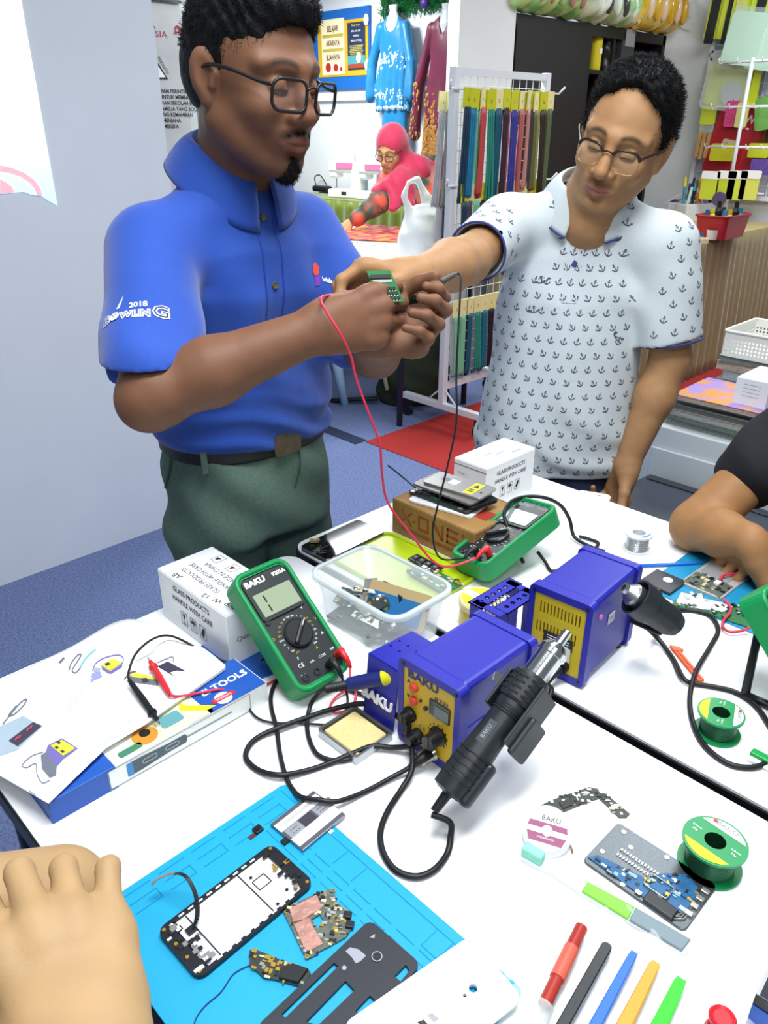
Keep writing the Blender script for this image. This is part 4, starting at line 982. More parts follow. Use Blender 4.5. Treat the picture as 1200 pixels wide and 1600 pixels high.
def glasses(parent, c, R, k, w, h, rr, rim_mat, temple_mat, zc=-.006, xf=.104, lower=True, lower_mat=None, wrap=.012, ear=(-.012, .083, .004), gc=.0345):
    g = thing('glasses', None, None); g.parent = parent
    T = lambda x, y, z: Vector(np.array(c)+R@(np.array([x, y, z])*k))
    pts = rrect(w, h, rr, 6)
    m2 = MB()
    for s in (-1, 1):
        P = [T(xf-wrap*(abs(s*gc+a)/.06)**2*1.0, s*gc+a, zc+b) for a, b in pts]
        if lower: m2.tube(P, .0024*k, rim_mat, 6, closed=True)
        else:
            up_ = [p for p, q in zip(P, pts) if q[1] > -.002]; lo_ = [p for p, q in zip(P, pts)]
            m2.tube(lo_, .0007*k, lower_mat, 6, closed=True)
            up_ = sorted([(q[0], p) for p, q in zip(P, pts) if q[1] > h*.12], key=lambda t_: t_[0])
            m2.tube([p for _, p in up_], [.0026*k+.0016*k*abs(i/(len(up_)-1)-.5) for i in range(len(up_))], rim_mat, 8)
    m2.tube(cat_path([T(xf+.0, -gc+w/2-.002, zc+h*.22), T(xf+.003, 0, zc+h*.34), T(xf, gc-w/2+.002, zc+h*.22)], 4), .0017*k, rim_mat, 6)
    m2.build('frame', g)
    for s in (-1, 1):
        m2 = MB(); ye = s*(gc+w/2)
        m2.tube(cat_path([T(xf-wrap*1.2, ye, zc+h*.28), T(xf-.03, s*(abs(ye/s)+.003), zc+h*.28), T(.03, s*ear[1], ear[2]+.004), T(ear[0], s*ear[1], ear[2]), T(ear[0]-.022, s*(ear[1]-.002), ear[2]-.028)], 5), .0026*k, temple_mat, 6)
        m2.build('temple', g)
        m2 = MB(); P = [T(xf-wrap*(abs(s*gc+a)/.06)**2, s*gc+a, zc+b) for a, b in rrect(w-.002, h-.002, rr, 6)]
        m2.add(P, [tuple(range(len(P)))], M('clear_lens', '#ffffff', .03, alpha=.03, spec=.5)); m2.build('lens', g)
    return g
def bvh_of(o):
    bpy.context.view_layer.update(); return BVHTree.FromObject(o, bpy.context.evaluated_depsgraph_get())
def decal(mb, vs, fs, X, bvh, mat, off=.0012):
    """lays a flat shape on the cloth it is printed or stitched on"""
    d = -(X.to_3x3()@Vector((0, 0, 1))).normalized(); out = []
    for p in vs:
        q = X@Vector((p[0], p[1], 0)); h = bvh.ray_cast(q-d*.3, d, 1.0)
        if h[0] is None: return False
        if h[1].dot(d) > -.25: return False
        out.append(h[0]+h[1]*off)
    for i in range(len(out)-1):
        if (out[i]-out[i+1]).length > 3*(Vector(vs[i][:2])-Vector(vs[i+1][:2])).length*X.median_scale+.002: return False
    mb.add(out, fs, mat); return True
def strip(mb, pts, w, X, bvh, mat, off=.0015, n=30):
    P = cat_path([(*p, 0) for p in pts], max(2, n//(len(pts)-1)))
    for i in range(len(P)-1):
        t = (P[i+1]-P[i]).normalized(); s = Vector((-t.y, t.x, 0))*w/2
        decal(mb, [P[i]-s, P[i+1]-s, P[i+1]+s, P[i]+s], [(0, 1, 2, 3)], X, bvh, mat, off)
def collar(parent, name, c, X, ri, ro, drop, gap, tip, mat, edge=None, stand=.02):
    """fold-over polo collar; c centre, X frame (x forward, z up along the neck)"""
    def fn(u, v):
        a = gap+(2*PI-2*gap)*u; fr = (1+math.cos(a))/2; f2 = fr**3
        if v < .35: r = ri+(.002*v); z = -stand+stand*(v/.35)+.0
        else:
            t_ = (v-.35)/.65; r = ri+(ro-ri)*(t_**.7)+tip*.5*f2*t_; z = -drop*t_*(1+0*fr)-tip*f2*t_+.004*math.sin(t_*PI)
        return Vector(c)+X@Vector((r*math.cos(a), r*1.02*math.sin(a), z))
    m2 = MB(); m2.grid(fn, 64, 14, mat)
    o = m2.build(name, parent); md = o.modifiers.new('t', 'SOLIDIFY'); md.thickness = .0035; md.offset = 1
    if edge:
        m3 = MB(); m3.tube([fn(i/64, 1.0) for i in range(65)], .0022, edge, 6); m3.build('collar_piping', o)
    return o

# ---- the man in the blue polo shirt
CA = V3(-1.077, .790, 1.516); RA = face_frame(math.radians(7), math.radians(9), math.radians(-2)); kA = 1.03
A = thing('person', 'man in royal blue polo shirt and glasses touching a red probe to circuit board', 'person', (-1.25, .84, 0))
def rel(o): return V3(*o.location)
oA = rel(A)
ra_s, ra_e, ra_w = V3(-1.155, .632, 1.272), V3(-.985, .513, 1.108), V3(-.862, .722, 1.190)
la_s, la_e, la_w = V3(-1.165, .940, 1.272), V3(-1.03, .99, 1.075), V3(-.872, .820, 1.165)
S = Solid(); head_solid(S, CA-oA, RA, kA, jaw=1.15, nose=.96, lips=1.0, cheek=1.05)
nb = V3(-1.160, .80, 1.385)-oA
S.cone(nb, CA-oA+RA@V3(-.03, 0, -.06), .062, .058, .03); S.cone(CA-oA+RA@V3(-.005, 0, -.085), nb+V3(.025, 0, .01), .042, .052, .03)
S.loft([(1.0, -1.23+1.25, 0, .10, .14), (1.25, -1.17+1.25, -.03, .09, .14), (1.33, -1.155+1.25, -.04, .05, .10)], k=.03)
for s_, e_, w_ in ((ra_s, ra_e, ra_w), (la_s, la_e, la_w)):
    s_, e_, w_ = s_-oA, e_-oA, w_-oA; f_ = (w_-e_)
    S.cone(s_, e_, .050, .045, .02); S.cone(e_, e_+f_*.35, .044, .0465, .02); S.cone(e_+f_*.35, w_, .046, .031, .02)
    S.cone(e_+(e_-s_)*.03-f_*.05, e_, .036, .042, .02)
hR = hand(S, ra_w-oA, (.45, .90, .20), (.75, -.55, .28), 1, [(30, 62, 25), (40, 72, 30), (46, 76, 30), (50, 78, 30)], spread=(4, 0, -4, -8), L=1.04, fat=1.06,
          thumb=[(.018, .022, -.010), (.050, .030, -.034), (.082, .030, -.046), (.108, .022, -.046)])
hL = hand(S, la_w-oA, (.68, .70, .06), (-.55, .45, -.70), -1, [(48, 62, 38), (60, 60, 36), (66, 60, 36), (70, 60, 36)], spread=(8, 2, -4, -10), L=1.04,
          thumb=[(.018, .022, -.008), (.052, .045, -.026), (.082, .050, -.046), (.104, .046, -.064)])
SKA = skin_mat('tan_brown_skin')
bodyA = S.build('body', .0021, SKA, A, color=skin_color('#76503a', CA-oA, RA, kA, lip='#7d4a40', stubble=.42, mous=.8), smooth=1)
def hair_A():
    T = lambda x, y, z: (CA-oA)+RA@(V3(x, y, z)*kA)
    S = Solid(); e = lambda p, r, k=.012, op=1: S.ell(T(*p), V3(*r)*kA, RA, k, op)
    e((-.016, 0, .050), (.102, .079, .088)); e((.02, 0, .085), (.075, .066, .050)); e((-.045, 0, .006), (.076, .0765, .085)); e((-.012, 0, .012), (.072, .0805, .052))
    e((.100, 0, .020), (.058, .070, .054), .010, -1); e((.098, 0, -.045), (.082, .12, .080), .012, -1)
    e((-.02, 0, -.105), (.12, .12, .055), .015, -1)
    for s in (-1, 1): e((-.012, s*.085, -.012), (.022, .022, .034), .006, -1)
    h = S.build('hair', .0028, HAIR, A, disp=lambda P: .0028*np.sin(P[:, 0]*210+np.sin(P[:, 1]*170)*1.5)*np.sin(P[:, 1]*230+P[:, 2]*190)*np.clip((P[:, 2]-(CA-oA)[2]-.02)/.05, .15, 1), amp=.004)
    strands(h, h, (RA@V3(.25, 0, .6)), 9000, .007, 5, .9, cond=lambda c: ((c-(CA-oA))@RA)[2] > .02, w=.0005)
    S = Solid(); S.chain([T(.060, .034, -.100), T(.079, 0, -.112), T(.060, -.034, -.100)], [.010*kA, .0155*kA, .010*kA], .01); S.cone(T(.086, 0, -.100), T(.074, 0, -.118), .008, .011, .008)
    b_ = S.build('beard', .002, HAIR, A, disp=lambda P: .0022*np.sin(P[:, 0]*420)*np.sin(P[:, 1]*400+P[:, 2]*300), amp=.003)
    strands(b_, b_, (RA@V3(.3, 0, -1)), 1500, .006, 9, .6, w=.0004)
    S = Solid(); S.chain([T(.086, .031, -.0735), T(.0945, .020, -.0635), T(.0985, .006, -.0595), T(.0985, -.006, -.0595), T(.0945, -.020, -.0635), T(.086, -.031, -.0735)], [.0012, .0024, .0026, .0026, .0024, .0012], .003)
    m_ = S.build('moustache', .0012, HAIR, A, disp=lambda P: .0008*np.sin(P[:, 0]*900)*np.sin(P[:, 1]*800+P[:, 2]*700), amp=.002); strands(m_, m_, (RA@V3(.4, 0, -1)), 700, .0035, 19, .6, w=.0003)
hair_A()
glasses(A, CA-oA, RA, kA, .053, .039, .013, M('matt_black_frame', '#17161a', .35), MATS['matt_black_frame'], zc=-.012, xf=.115, gc=.036)
BLUE = M('royal_blue_pique', '#194aac', .75, noise=(500, .25), bump=(900, .35), sheen=.25)
def polo_A():
    S = Solid()
    rs, re, ls, le = ra_s-oA, ra_e-oA, la_s-oA, la_e-oA
    for s_, e_ in ((rs, re), (ls, le)):
        en = s_+(e_-s_)*.86; S.cone(s_, en, .071, .0655, .03)
    for s_, e_, cut in ((rs, re, 1.150), (ls, le, 1.14)):
        dz = np.array([0, (-1 if e_[1] < 0 else 1)*.035, 0])
        S.loft([(1.0, *(e_+dz)[:2], .12, .10), (cut, *(e_+dz)[:2], .12, .10)], k=.005, op=-1, power=5)
        t0 = (s_[2]-cut)/(s_[2]-e_[2]); q = s_+(e_-s_)*t0; d_ = (e_-s_)/np.linalg.norm(e_-s_)
        S.cone(q-d_*.016, q+d_*.06, .056, .060, .003, -1)
    S.loft([(.915, -.002, .0, .138, .172), (.96, .0, 0, .145, .178), (1.03, .015, -.004, .140, .172), (1.12, .038, -.014, .128, .170), (1.20, .065, -.027, .122, .172), (1.265, .085, -.036, .100, .160), (1.315, .090, -.042, .076, .112), (1.385, .088, -.044, .060, .070)], k=.03, power=2.2)
    S.cone(rs+V3(0, .02, .0), V3(.085, -.045, 1.345), .062, .052, .03); S.cone(ls-V3(0, .02, .0), V3(.085, -.045, 1.345), .062, .052, .03)
    # fuller back over the shoulder blades
    S.ell(V3(.02, -.03, 1.22), (.10, .15, .12), k=.03)
    S.cone(nb+V3(-.005, 0, .0), nb+V3(.03, 0, .12), .066, .075, .006, -1)
    def fold(P):
        x, y, z = P[:, 0], P[:, 1], P[:, 2]; cl = lambda v: np.clip(v, 0, 1)
        def crease(ph, sharp=3.0): return (np.abs(np.sin(ph))**sharp)                          # narrow ridges
        d = -.007*crease(z*58+y*14+np.sin(y*22)*.8)*cl((1.03-z)/.07)
        d += -.008*crease((y*.9+z*.62)*27+np.sin(z*19)*.7)*cl((z-1.0)/.08)*cl((1.27-z)/.08)*cl((x+.0)/.08)
        d += -.010*crease((y-z*.45+x*.4)*26+np.sin(x*30)*.4)*cl((-.05-y)/.05)*cl((1.22-z)/.1)*cl((z-1.0)/.06)
        d += -.006*crease((z*1.0+y*.35)*38+np.sin(y*25))*cl((y-.02)/.05)*cl((1.2-z)/.1)
        return d
    o = S.build('polo_shirt', .0042, BLUE, A, disp=fold, amp=.014, smooth=1)
    bv = BVHTree.FromObject(o, bpy.context.evaluated_depsgraph_get())
    # decals are laid in A's own space: front plane looks along -x
    XFa = frame((.6, -.045, 1.2), (0, 1, 0), (0, 0, 1))
    m2 = MB(); 
    SEAMB = M('blue_seam', '#163aa8', .8)
    strip(m2, [(.019, .125), (.018, .06), (.018, -.06)], .0022, XFa, bv, SEAMB, .002); strip(m2, [(-.019, .125), (-.018, .06), (-.018, -.06)], .0022, XFa, bv, SEAMB, .002); strip(m2, [(-.019, -.06), (.019, -.06)], .0022, XFa, bv, SEAMB, .002)
    m2.build('placket_seam', o)
    for k_, z in enumerate((.118, .015)):
        h = bv.ray_cast(Vector((.6, -.045, 1.2+z)), Vector((-1, 0, 0)))
        if h[0]:
            m2 = MB(); q = h[1].to_track_quat('Z', 'Y').to_matrix().to_4x4(); q.translation = h[0]+h[1]*.001
            m2.lathe([(0, .0025), (.003, .002), (.0052, .003), (.0058, 0)][::-1], M('horn_button', '#5d5a3c', .3), 14, X=q); m2.build('button', o)
    # chest logo: a small flame over white lettering
    m2 = MB(); Xl = frame((.6, .055, 1.215), (0, 1, 0), (0, 0, 1))
    decal(m2, [(-.012, .004), (-.002, .006), (.002, .016), (-.004, .026), (-.012, .022), (-.015, .012)], [tuple(range(6))], Xl, bv, M('logo_orange', '#e0503a', .6))
    decal(m2, [(-.014, -.012), (-.004, -.012), (-.0, 0), (-.004, .006), (-.012, .002)], [tuple(range(5))], Xl, bv, M('logo_purple', '#7a3fb0', .6))
    v_, f_ = text_geo('hdab nyu', .0105, 'LEFT', .0004); decal(m2, [(p[0]*.8+.004, p[1]-.006-.22*p[0]) for p in v_], f_, Xl, bv, WHITE_INK)
    m2.build('chest_logo', o)
    # sleeve print
    m2 = MB(); mid = (rs+(re-rs)*.56)
    dn = (re-rs)/np.linalg.norm(re-rs); outn = V3(.70, -.71, 0); outn = outn-dn*(outn@dn); outn /= np.linalg.norm(outn)
    xx = np.cross(outn, dn); Xs = frame(mid+outn*.3, -xx if (-xx)@V3(.7, .71, 0) > 0 else xx, -dn)
    LG = M('stitch_white', '#e6e9f2', .7); NV = M('stitch_navy', '#152a70', .7)
    def tx(s, size, x, y, mt, bold=0, off=.0012, sx=1.0):
        v_, f_ = text_geo(s, size, 'CENTER', bold)
        for f in f_: decal(m2, [(v_[i][0]*sx+x, v_[i][1]+y) for i in f], [tuple(range(len(f)))], Xs, bv, mt, off)
    for ch, sz, x, y in (('B', .021, -.037, -.031), ('W', .0155, -.0065, -.031), ('L', .0155, .0065, -.031), ('I', .0155, .0125, -.031), ('N', .0155, .0195, -.031), ('G', .027, .038, -.031)):
        tx(ch, sz, x, y, LG, .0016, .0012); tx(ch, sz, x, y, NV, -.0003, .0018)
    decal(m2, [(-.023+.0072*math.cos(a), -.0245+.0072*math.sin(a)) for a in np.linspace(0, 2*PI, 16, endpoint=False)], [tuple(range(16))], Xs, bv, LG, .002)
    for dx, dy in ((-.002, .002), (.002, .003), (0, -.001)): decal(m2, [(-.023+dx+.001*math.cos(a), -.0245+dy+.001*math.sin(a)) for a in np.linspace(0, 2*PI, 6, endpoint=False)], [tuple(range(6))], Xs, bv, NV, .0026)
    tx('2018', .0125, .010, -.014, LG, .0004)
    decal(m2, [(-.022, -.01), (-.017, -.01), (-.013, .004), (-.011, .012), (-.014, .006)], [(0, 1, 2, 3, 4)], Xs, bv, LG)
    m2.build('sleeve_logo', o)
    Xc = face_frame(0, math.radians(20)); Xc = Matrix([list(r) for r in Xc])
    collar(A, 'collar', nb+V3(.004, 0, .040), Xc, .064, .104, .052, .16, .040, BLUE)
    return o
shirtA = polo_A()
OLIVE = M('green_grey_chino', '#5a7367', .85, noise=(160, .35), bump=(500, .3))
def trousers(parent, mat, zt, cx, cy, d_, w_, f=(1, 0, 0), spread=.10, foot=.0, lean=0.0, face=0.0, r_up=.10):
    S = Solid(); Xr = Matrix.Rotation(face, 4, 'Z')
    P = lambda x, y, z: np.array(Xr@Vector((x, y, z)))
    S.loft([(zt-.22, cx-.0, cy, d_*1.0, w_*1.02), (zt-.1, cx, cy, d_*1.03, w_*1.03), (zt, cx, cy, d_, w_)], X=Xr, k=.03)
    for s in (-1, 1):
        S.cone(P(cx, cy+s*w_*.52, zt-.22), P(cx+.03, cy+s*spread, .48), r_up, .074, .03); S.cone(P(cx+.03, cy+s*spread, .48), P(cx-.01, cy+s*(spread+.02), .06), .074, .058, .03)
    o = S.build('trousers', .009, mat, parent, disp=lambda P: .004*np.sin(P[:, 2]*44+P[:, 1]*38+P[:, 0]*21), amp=.006)
    for s in (-1, 1):
        m2 = MB(); S2 = Solid(); a = P(cx-.05, cy+s*(spread+.02), .045); b = P(cx+.13, cy+s*(spread+.04), .035); S2.cone(a, b, .042, .035, .02)
        S2.build('shoe', .008, M('dark_leather_shoe', '#1d1a19', .4), parent)
    return o
trA = trousers(A, OLIVE, .935, .0, .0, .128, .166)
bvT = BVHTree.FromObject(trA, bpy.context.evaluated_depsgraph_get())
S = Solid(); S.loft([(.893, 0, 0, .134, .172), (.931, 0, 0, .134, .172)], k=.004)
belt = S.build('belt', .005, M('black_leather', '#17171a', .5), A)
bvB = BVHTree.FromObject(belt, bpy.context.evaluated_depsgraph_get())
m2 = MB(); Xb = frame((.6, .0, .912), (0, 1, 0), (0, 0, 1))
h = bvB.ray_cast(Vector((.6, .0, .912)), Vector((-1, 0, 0)))
m2.prism(rrect(.062, .044, .012), 0, .006, M('worn_brass_buckle', '#6b6155', .4, .6, noise=(60, .5)), X=frame(h[0]+Vector((.001, 0, 0)), (0, 1, 0), (0, 0, 1))); m2.build('buckle', belt)
SEAMG = M('chino_seam', '#3a4d45', .9); m2 = MB()
Xq = frame((.5, -.5, .85), (.7, .71, 0), (0, 0, 1))
strip(m2, [(-.115, .045), (-.125, .0), (-.15, -.05)], .004, Xq, bvT, SEAMG, .002)
strip(m2, [(.03, .05), (.03, .0), (.02, -.04)], .004, frame((.6, 0, .85), (0, 1, 0), (0, 0, 1)), bvT, SEAMG, .002)
m2.build('seam', trA)
m2 = MB(); h = bvB.ray_cast(Vector((.35, -.42, .905)), Vector((-.7, .71, 0)))
if h[0]: m2.box((0, 0, 0), (.012, .006, .06), OLIVE, .002, X=frame(h[0]+h[1]*.002, (.7, .71, 0), -Vector(h[1])) if False else tr(*(h[0]+h[1]*.002))@rot('Z', 45)); m2.build('belt_loop', trA)

# ---- the man in the white anchor print polo shirt
CB = V3(-.893, 1.548, 1.428); RB_ = face_frame(math.radians(-73), math.radians(10), math.radians(-15)); kB = 1.03
B = thing('person', 'man in white polo with small anchor print reaching over with his right arm', 'person', (-1.0, 1.59, 0)); oB = rel(B)
rs, re, rw = V3(-1.105, 1.465, 1.250)-oB, V3(-.985, 1.19, 1.222)-oB, V3(*on_x(652, 431, -.885))-oB
ls, le, lw = V3(-.822, 1.652, 1.222)-oB, V3(-.775, 1.665, .985)-oB, V3(-.80, 1.585, .742)-oB
S = Solid(); head_solid(S, CB-oB, RB_, kB, jaw=1.0, nose=1.05, lips=1.05, cheek=1.04)
nbB = V3(-.965, 1.575, 1.315)-oB
S.cone(nbB-V3(0, 0, .03), CB-oB+RB_@V3(-.03, 0, -.05), .062, .056, .03); S.cone(CB-oB+RB_@V3(0, 0, -.085), nbB+V3(.01, -.03, -.0), .042, .052, .03)
XBd = Matrix.Rotation(math.radians(-60), 4, 'Z'); S.cone(nbB, nbB+V3(.022, -.040, -.05), .05, .05, .03)
S.loft([(.95, 0, 0, .10, .14), (1.2, .0, 0, .09, .14), (1.30, .01, 0.02, .05, .09)], X=XBd, k=.03)
for s_, e_, w_ in ((rs, re, rw), (ls, le, lw)):
    f_ = w_-e_
    S.cone(s_, e_, .046, .042, .02); S.cone(e_, e_+f_*.35, .042, .044, .02); S.cone(e_+f_*.35, w_, .043, .028, .02)
hand(S, rw, (-.66, -.72, .10), (-.25, .35, .90), 1, [(40, 50, 35), (46, 54, 35), (52, 58, 35), (56, 60, 35)], spread=(4, 0, -4, -8), L=1.0,
     thumb=[(.016, .024, -.010), (.040, .046, -.026), (.060, .040, -.050), (.074, .026, -.066)])
hand(S, lw, (-.05, -.06, -1), (.45, .75, 0), -1, [(40, 60, 40), (48, 64, 40), (54, 66, 40), (56, 66, 40)], L=1.0)
SKB = skin_mat('light_tan_skin')
S.build('body', .0021, SKB, B, color=skin_color('#a57c55', CB-oB, RB_, kB, lip='#94584e', stubble=.10, mous=.4), smooth=1)
def hair_B():
    T = lambda x, y, z: (CB-oB)+RB_@(V3(x, y, z)*kB)
    S = Solid(); e = lambda p, r, k=.012, op=1: S.ell(T(*p), V3(*r)*kB, RB_, k, op)
    e((-.022, 0, .046), (.100, .083, .090)); e((.0, 0, .080), (.080, .072, .050)); e((-.050, 0, .008), (.078, .083, .085)); e((-.014, 0, .010), (.070, .085, .052))
    e((.108, 0, .054), (.074, .060, .072), .010, -1); e((.094, 0, -.045), (.080, .12, .085), .012, -1)
    for s in (-1, 1): e((.085, s*.05, .06), (.045, .03, .03), .012, -1); e((-.012, s*.086, -.012), (.022, .022, .034), .006, -1)
    e((-.02, 0, -.105), (.12, .12, .05), .015, -1)
    h = S.build('hair', .003, HAIR, B, disp=lambda P: .003*np.sin(P[:, 0]*190+np.sin(P[:, 1]*150)*1.5)*np.sin(P[:, 1]*210+P[:, 2]*170), amp=.004)
    strands(h, h, RB_@V3(.1, .2, .4), 12000, .012, 15, .5, cond=lambda c: ((c-(CB-oB))@RB_)[2] > .0, w=.0005)
hair_B()
glasses(B, CB-oB, RB_, kB, .050, .040, .016, M('brown_acetate', '#2a1c15', .3), MATS['brown_acetate'], zc=-.012, xf=.110, lower=False, lower_mat=M('gold_wire', '#b39a6a', .3, .9))
WPOLO = M('white_pique', '#c3cbcf', .8, noise=(420, .12), bump=(900, .3)); NAVY = M('navy_trim', '#2d3a78', .7); ANC = M('anchor_print', '#3b4a57', .8)
def polo_B():
    S = Solid()
    e1 = rs+(re-rs)*.78; S.cone(rs, e1, .072, .058, .035); e2 = ls+(le-ls)*.86; S.cone(ls, e2, .070, .070, .035)
    d1 = (re-rs)/np.linalg.norm(re-rs); d2 = (le-ls)/np.linalg.norm(le-ls)
    for e_, d_, r_ in ((e1, d1, .051), (e2, d2, .060)):
        c_ = e_-d_*.005; u_ = Vector(d_).to_track_quat('Z', 'Y').to_matrix().to_4x4(); u_.translation = c_
        S.loft([(0, 0, 0, .10, .10), (.12, 0, 0, .10, .10)], X=u_, k=.003, op=-1, power=2.0)
        S.cone(c_-d_*.016, c_+d_*.05, r_, r_, .003, -1)
    S.loft([(.705, .0, -.008, .134, .192), (.74, 0, -.008, .138, .194), (.85, 0, -.006, .136, .184), (.98, 0, 0, .130, .170), (1.10, 0, 0.0, .122, .164), (1.19, 0, .005, .104, .155), (1.25, .01, .012, .082, .120), (1.315, .015, .02, .062, .072)], X=XBd, k=.03, power=2.2)
    S.cone(rs+V3(.02, .02, 0), nbB-V3(0, 0, .01), .060, .048, .03); S.cone(ls-V3(.02, .01, 0), nbB-V3(0, 0, .01), .060, .048, .03)
    S.cone(nbB+V3(0, 0, .0), nbB+V3(.02, -.01, .1), .062, .07, .006, -1); S.cone(nbB+V3(.030, -.058, -.045), nbB+V3(.045, -.085, .03), .010, .055, .008, -1)
    def fold(P):
        x, y, z = P[:, 0], P[:, 1], P[:, 2]; cl = lambda v: np.clip(v, 0, 1); cr = lambda ph: np.abs(np.sin(ph))**3
        d = -.006*cr(z*40+x*26+np.sin(x*22))*cl((.82-z)/.08)
        d += -.007*cr((x*.8+z*.5)*26+np.sin(z*16)*.8)*cl((1.2-z)/.1)*cl((z-.75)/.08)*cl((x+.02)/.1)
        d += -.006*cr((x-z*.6)*24+np.sin(z*13))*cl((1.25-z)/.12)*cl((z-.95)/.1)*cl((-.0-x)/.06)
        return d
    o = S.build('polo_shirt', .0042, WPOLO, B, disp=fold, amp=.011, smooth=1)
    bv = BVHTree.FromObject(o, bpy.context.evaluated_depsgraph_get())
    # anchors printed over torso and sleeves
    ring = circ(.0016, 8, 0, .0062); anchor = [([(-.0006, -.006), (.0006, -.006), (.0006, .0048), (-.0006, .0048)], [(0, 1, 2, 3)]), ([(-.003, .0024), (.003, .0024), (.003, .0034), (-.003, .0034)], [(0, 1, 2, 3)]), (ring, [tuple(range(8))])]
    fl = [(.006*math.sin(a), -.001-.006*math.cos(a)) for a in np.linspace(-1.25, 1.25, 9)]; fi = [(.0046*math.sin(a), -.0006-.0044*math.cos(a)) for a in np.linspace(-1.25, 1.25, 9)]
    anchor.append((fl+fi, [(i, i+1, 9+i+1, 9+i) for i in range(8)]))
    anchor.append(([(-.0075, -.0028), (-.0038, -.0022), (-.0066, .0008)], [(0, 1, 2)])); anchor.append(([(.0075, -.0028), (.0066, .0008), (.0038, -.0022)], [(0, 1, 2)]))
    m2 = MB()
    def lay(X, r_):
        X = X@Matrix.Rotation(r_, 4, 'Z')@Matrix.Scale(1.05, 4)
        for vs, fs in anchor: decal(m2, vs, fs, X, bv, ANC, .0008)
    step = .030
    for row in range(20):
        z = .722+row*step*1.02
        for c_ in range(20):
            a = math.radians(-60-112+c_*12.4+(row % 2)*6.2)
            if abs(((a-math.radians(-60)+PI) % (2*PI))-PI) > 1.95: continue
            dv = Vector((math.cos(a), math.sin(a), 0)); cz = Vector((0, 0, z))
            h = bv.ray_cast(cz+dv*.5, -dv)
            if h[0] is None or (h[0]-cz).length > .26 or abs(h[1].z) > .8 or h[1].dot(dv) < .6: continue
            def sd(a_, b_):
                u2 = Vector(b_-a_); t2 = max(0, min(1, (h[0]-Vector(a_)).dot(u2)/u2.length_squared)); return (h[0]-Vector(a_)-u2*t2).length
            if sd(rs, e1) < .082 or sd(ls, e2) < .082: continue
            lay(frame(cz+dv*.3, (-dv.y, dv.x, 0), (0, 0, 1)), (.55 if row % 2 else -.25))
    for s_, e_, n_ in ((rs, e1, 6), (ls, e2, 7)):
        ax = Vector(e_-s_); L_ = ax.length; ax.normalize(); u_ = ax.orthogonal().normalized(); w_ = ax.cross(u_)
        for i in range(n_+1):
            for k_ in range(11):
                a = 2*PI*(k_+.5*(i % 2))/11; dv = u_*math.cos(a)+w_*math.sin(a); c_ = Vector(s_)+ax*(L_*(i-1.2)/n_)
                h = bv.ray_cast(c_+dv*.2, -dv)
                if h[0] and .05 < (h[0]-c_).length < .078 and np.linalg.norm(np.array(h[0])[:2]) > .215: lay(frame(c_+dv*.14, dv.cross(ax), -ax), .3*((i+k_) % 3-1))
    m2.build('anchor_print', o)
    Xf = frame(Vector((.25, -.433, 1.14)), (.866, .5, 0), (0, 0, 1))
    m2 = MB(); SW = M('white_seam', '#c3cbd0', .8)
    strip(m2, [(-.012, .11), (-.014, .03), (-.014, -.03)], .002, Xf, bv, SW, .002); strip(m2, [(.018, .11), (.016, .03), (.015, -.03)], .002, Xf, bv, SW, .002); strip(m2, [(-.014, -.03), (.015, -.03)], .002, Xf, bv, SW, .002)
    m2.build('placket_seam', o)
    m2 = MB(); decal(m2, [(-.004, .045), (.006, .040), (.01, .05), (.002, .056)], [(0, 1, 2, 3)], Xf, bv, NAVY, .002); m2.build('placket_stitch', o)
    for e_, d_, r_ in ((e1, d1, .0565), (e2, d2, .0680)):
        m2 = MB(); u_ = Vector(d_).orthogonal().normalized(); w_ = Vector(d_).cross(u_); c_ = Vector(e_)-Vector(d_)*.006
        m2.tube([c_+(u_*math.cos(a)+w_*math.sin(a))*r_ for a in np.linspace(0, 2*PI, 40, endpoint=False)], .0026, NAVY, 6, closed=True); m2.build('sleeve_piping', o)
    Xc = face_frame(math.radians(-58), math.radians(24), math.radians(-6)); Xc = Matrix([list(r) for r in Xc])
    collar(B, 'collar', nbB+V3(.006, -.008, .034), Xc, .066, .104, .052, .36, .026, M('white_collar', '#c2cbce', .8, bump=(500, .2)), edge=NAVY)
    return o
polo_B()
trousers(B, M('navy_denim', '#1d2a45', .85, noise=(200, .4)), .80, .0, .0, .118, .160, face=math.radians(-60), spread=.09, r_up=.085)

# ---- the woman in the red headscarf at the back table
def pt(px, py, d): return Vector(ray(px, py)*(d/F_PX)+np.array([0, 0, EYE]))
DW = 5.38; qw = pt(640, 300, DW+.12)
W = thing('person', 'woman in crimson headscarf and batik blouse leaning over the back table', 'person', (qw.x, qw.y, 0)); oW = rel(W)
r_w, f_w = V3(RT[0], RT[1], 0)/np.hypot(RT[0], RT[1]), V3(FW[0], FW[1], 0)/np.hypot(FW[0], FW[1])
Lw = lambda px, py, d=DW: V3(*pt(px, py, d))-oW
CW = Lw(611, 232, DW-.10); RW_ = face_frame(math.radians(-45-28), math.radians(24), math.radians(-4)); kW = 1.10
S = Solid(); head_solid(S, CW, RW_, kW, jaw=.95, nose=.95, lips=1.0, cheek=1.1)
S.cone(CW+RW_@V3(-.03, 0, -.06), Lw(645, 272, DW+.02), .05, .06, .03)
wr = Lw(545, 350, DW-.03); S.cone(Lw(592, 318, DW-.1), wr, .036, .026, .02)
hand(S, wr, Vector(Lw(531, 362, DW-.06)-wr), (.2, -.3, .9), 1, [(20, 25, 20), (25, 30, 20), (25, 30, 20), (30, 30, 20)], L=.98)
S.build('body', .0035, skin_mat('woman_skin'), W, color=skin_color('#c79468', CW, RW_, kW, lip='#a0564c', mous=0, brow='#3a241a'), smooth=1)
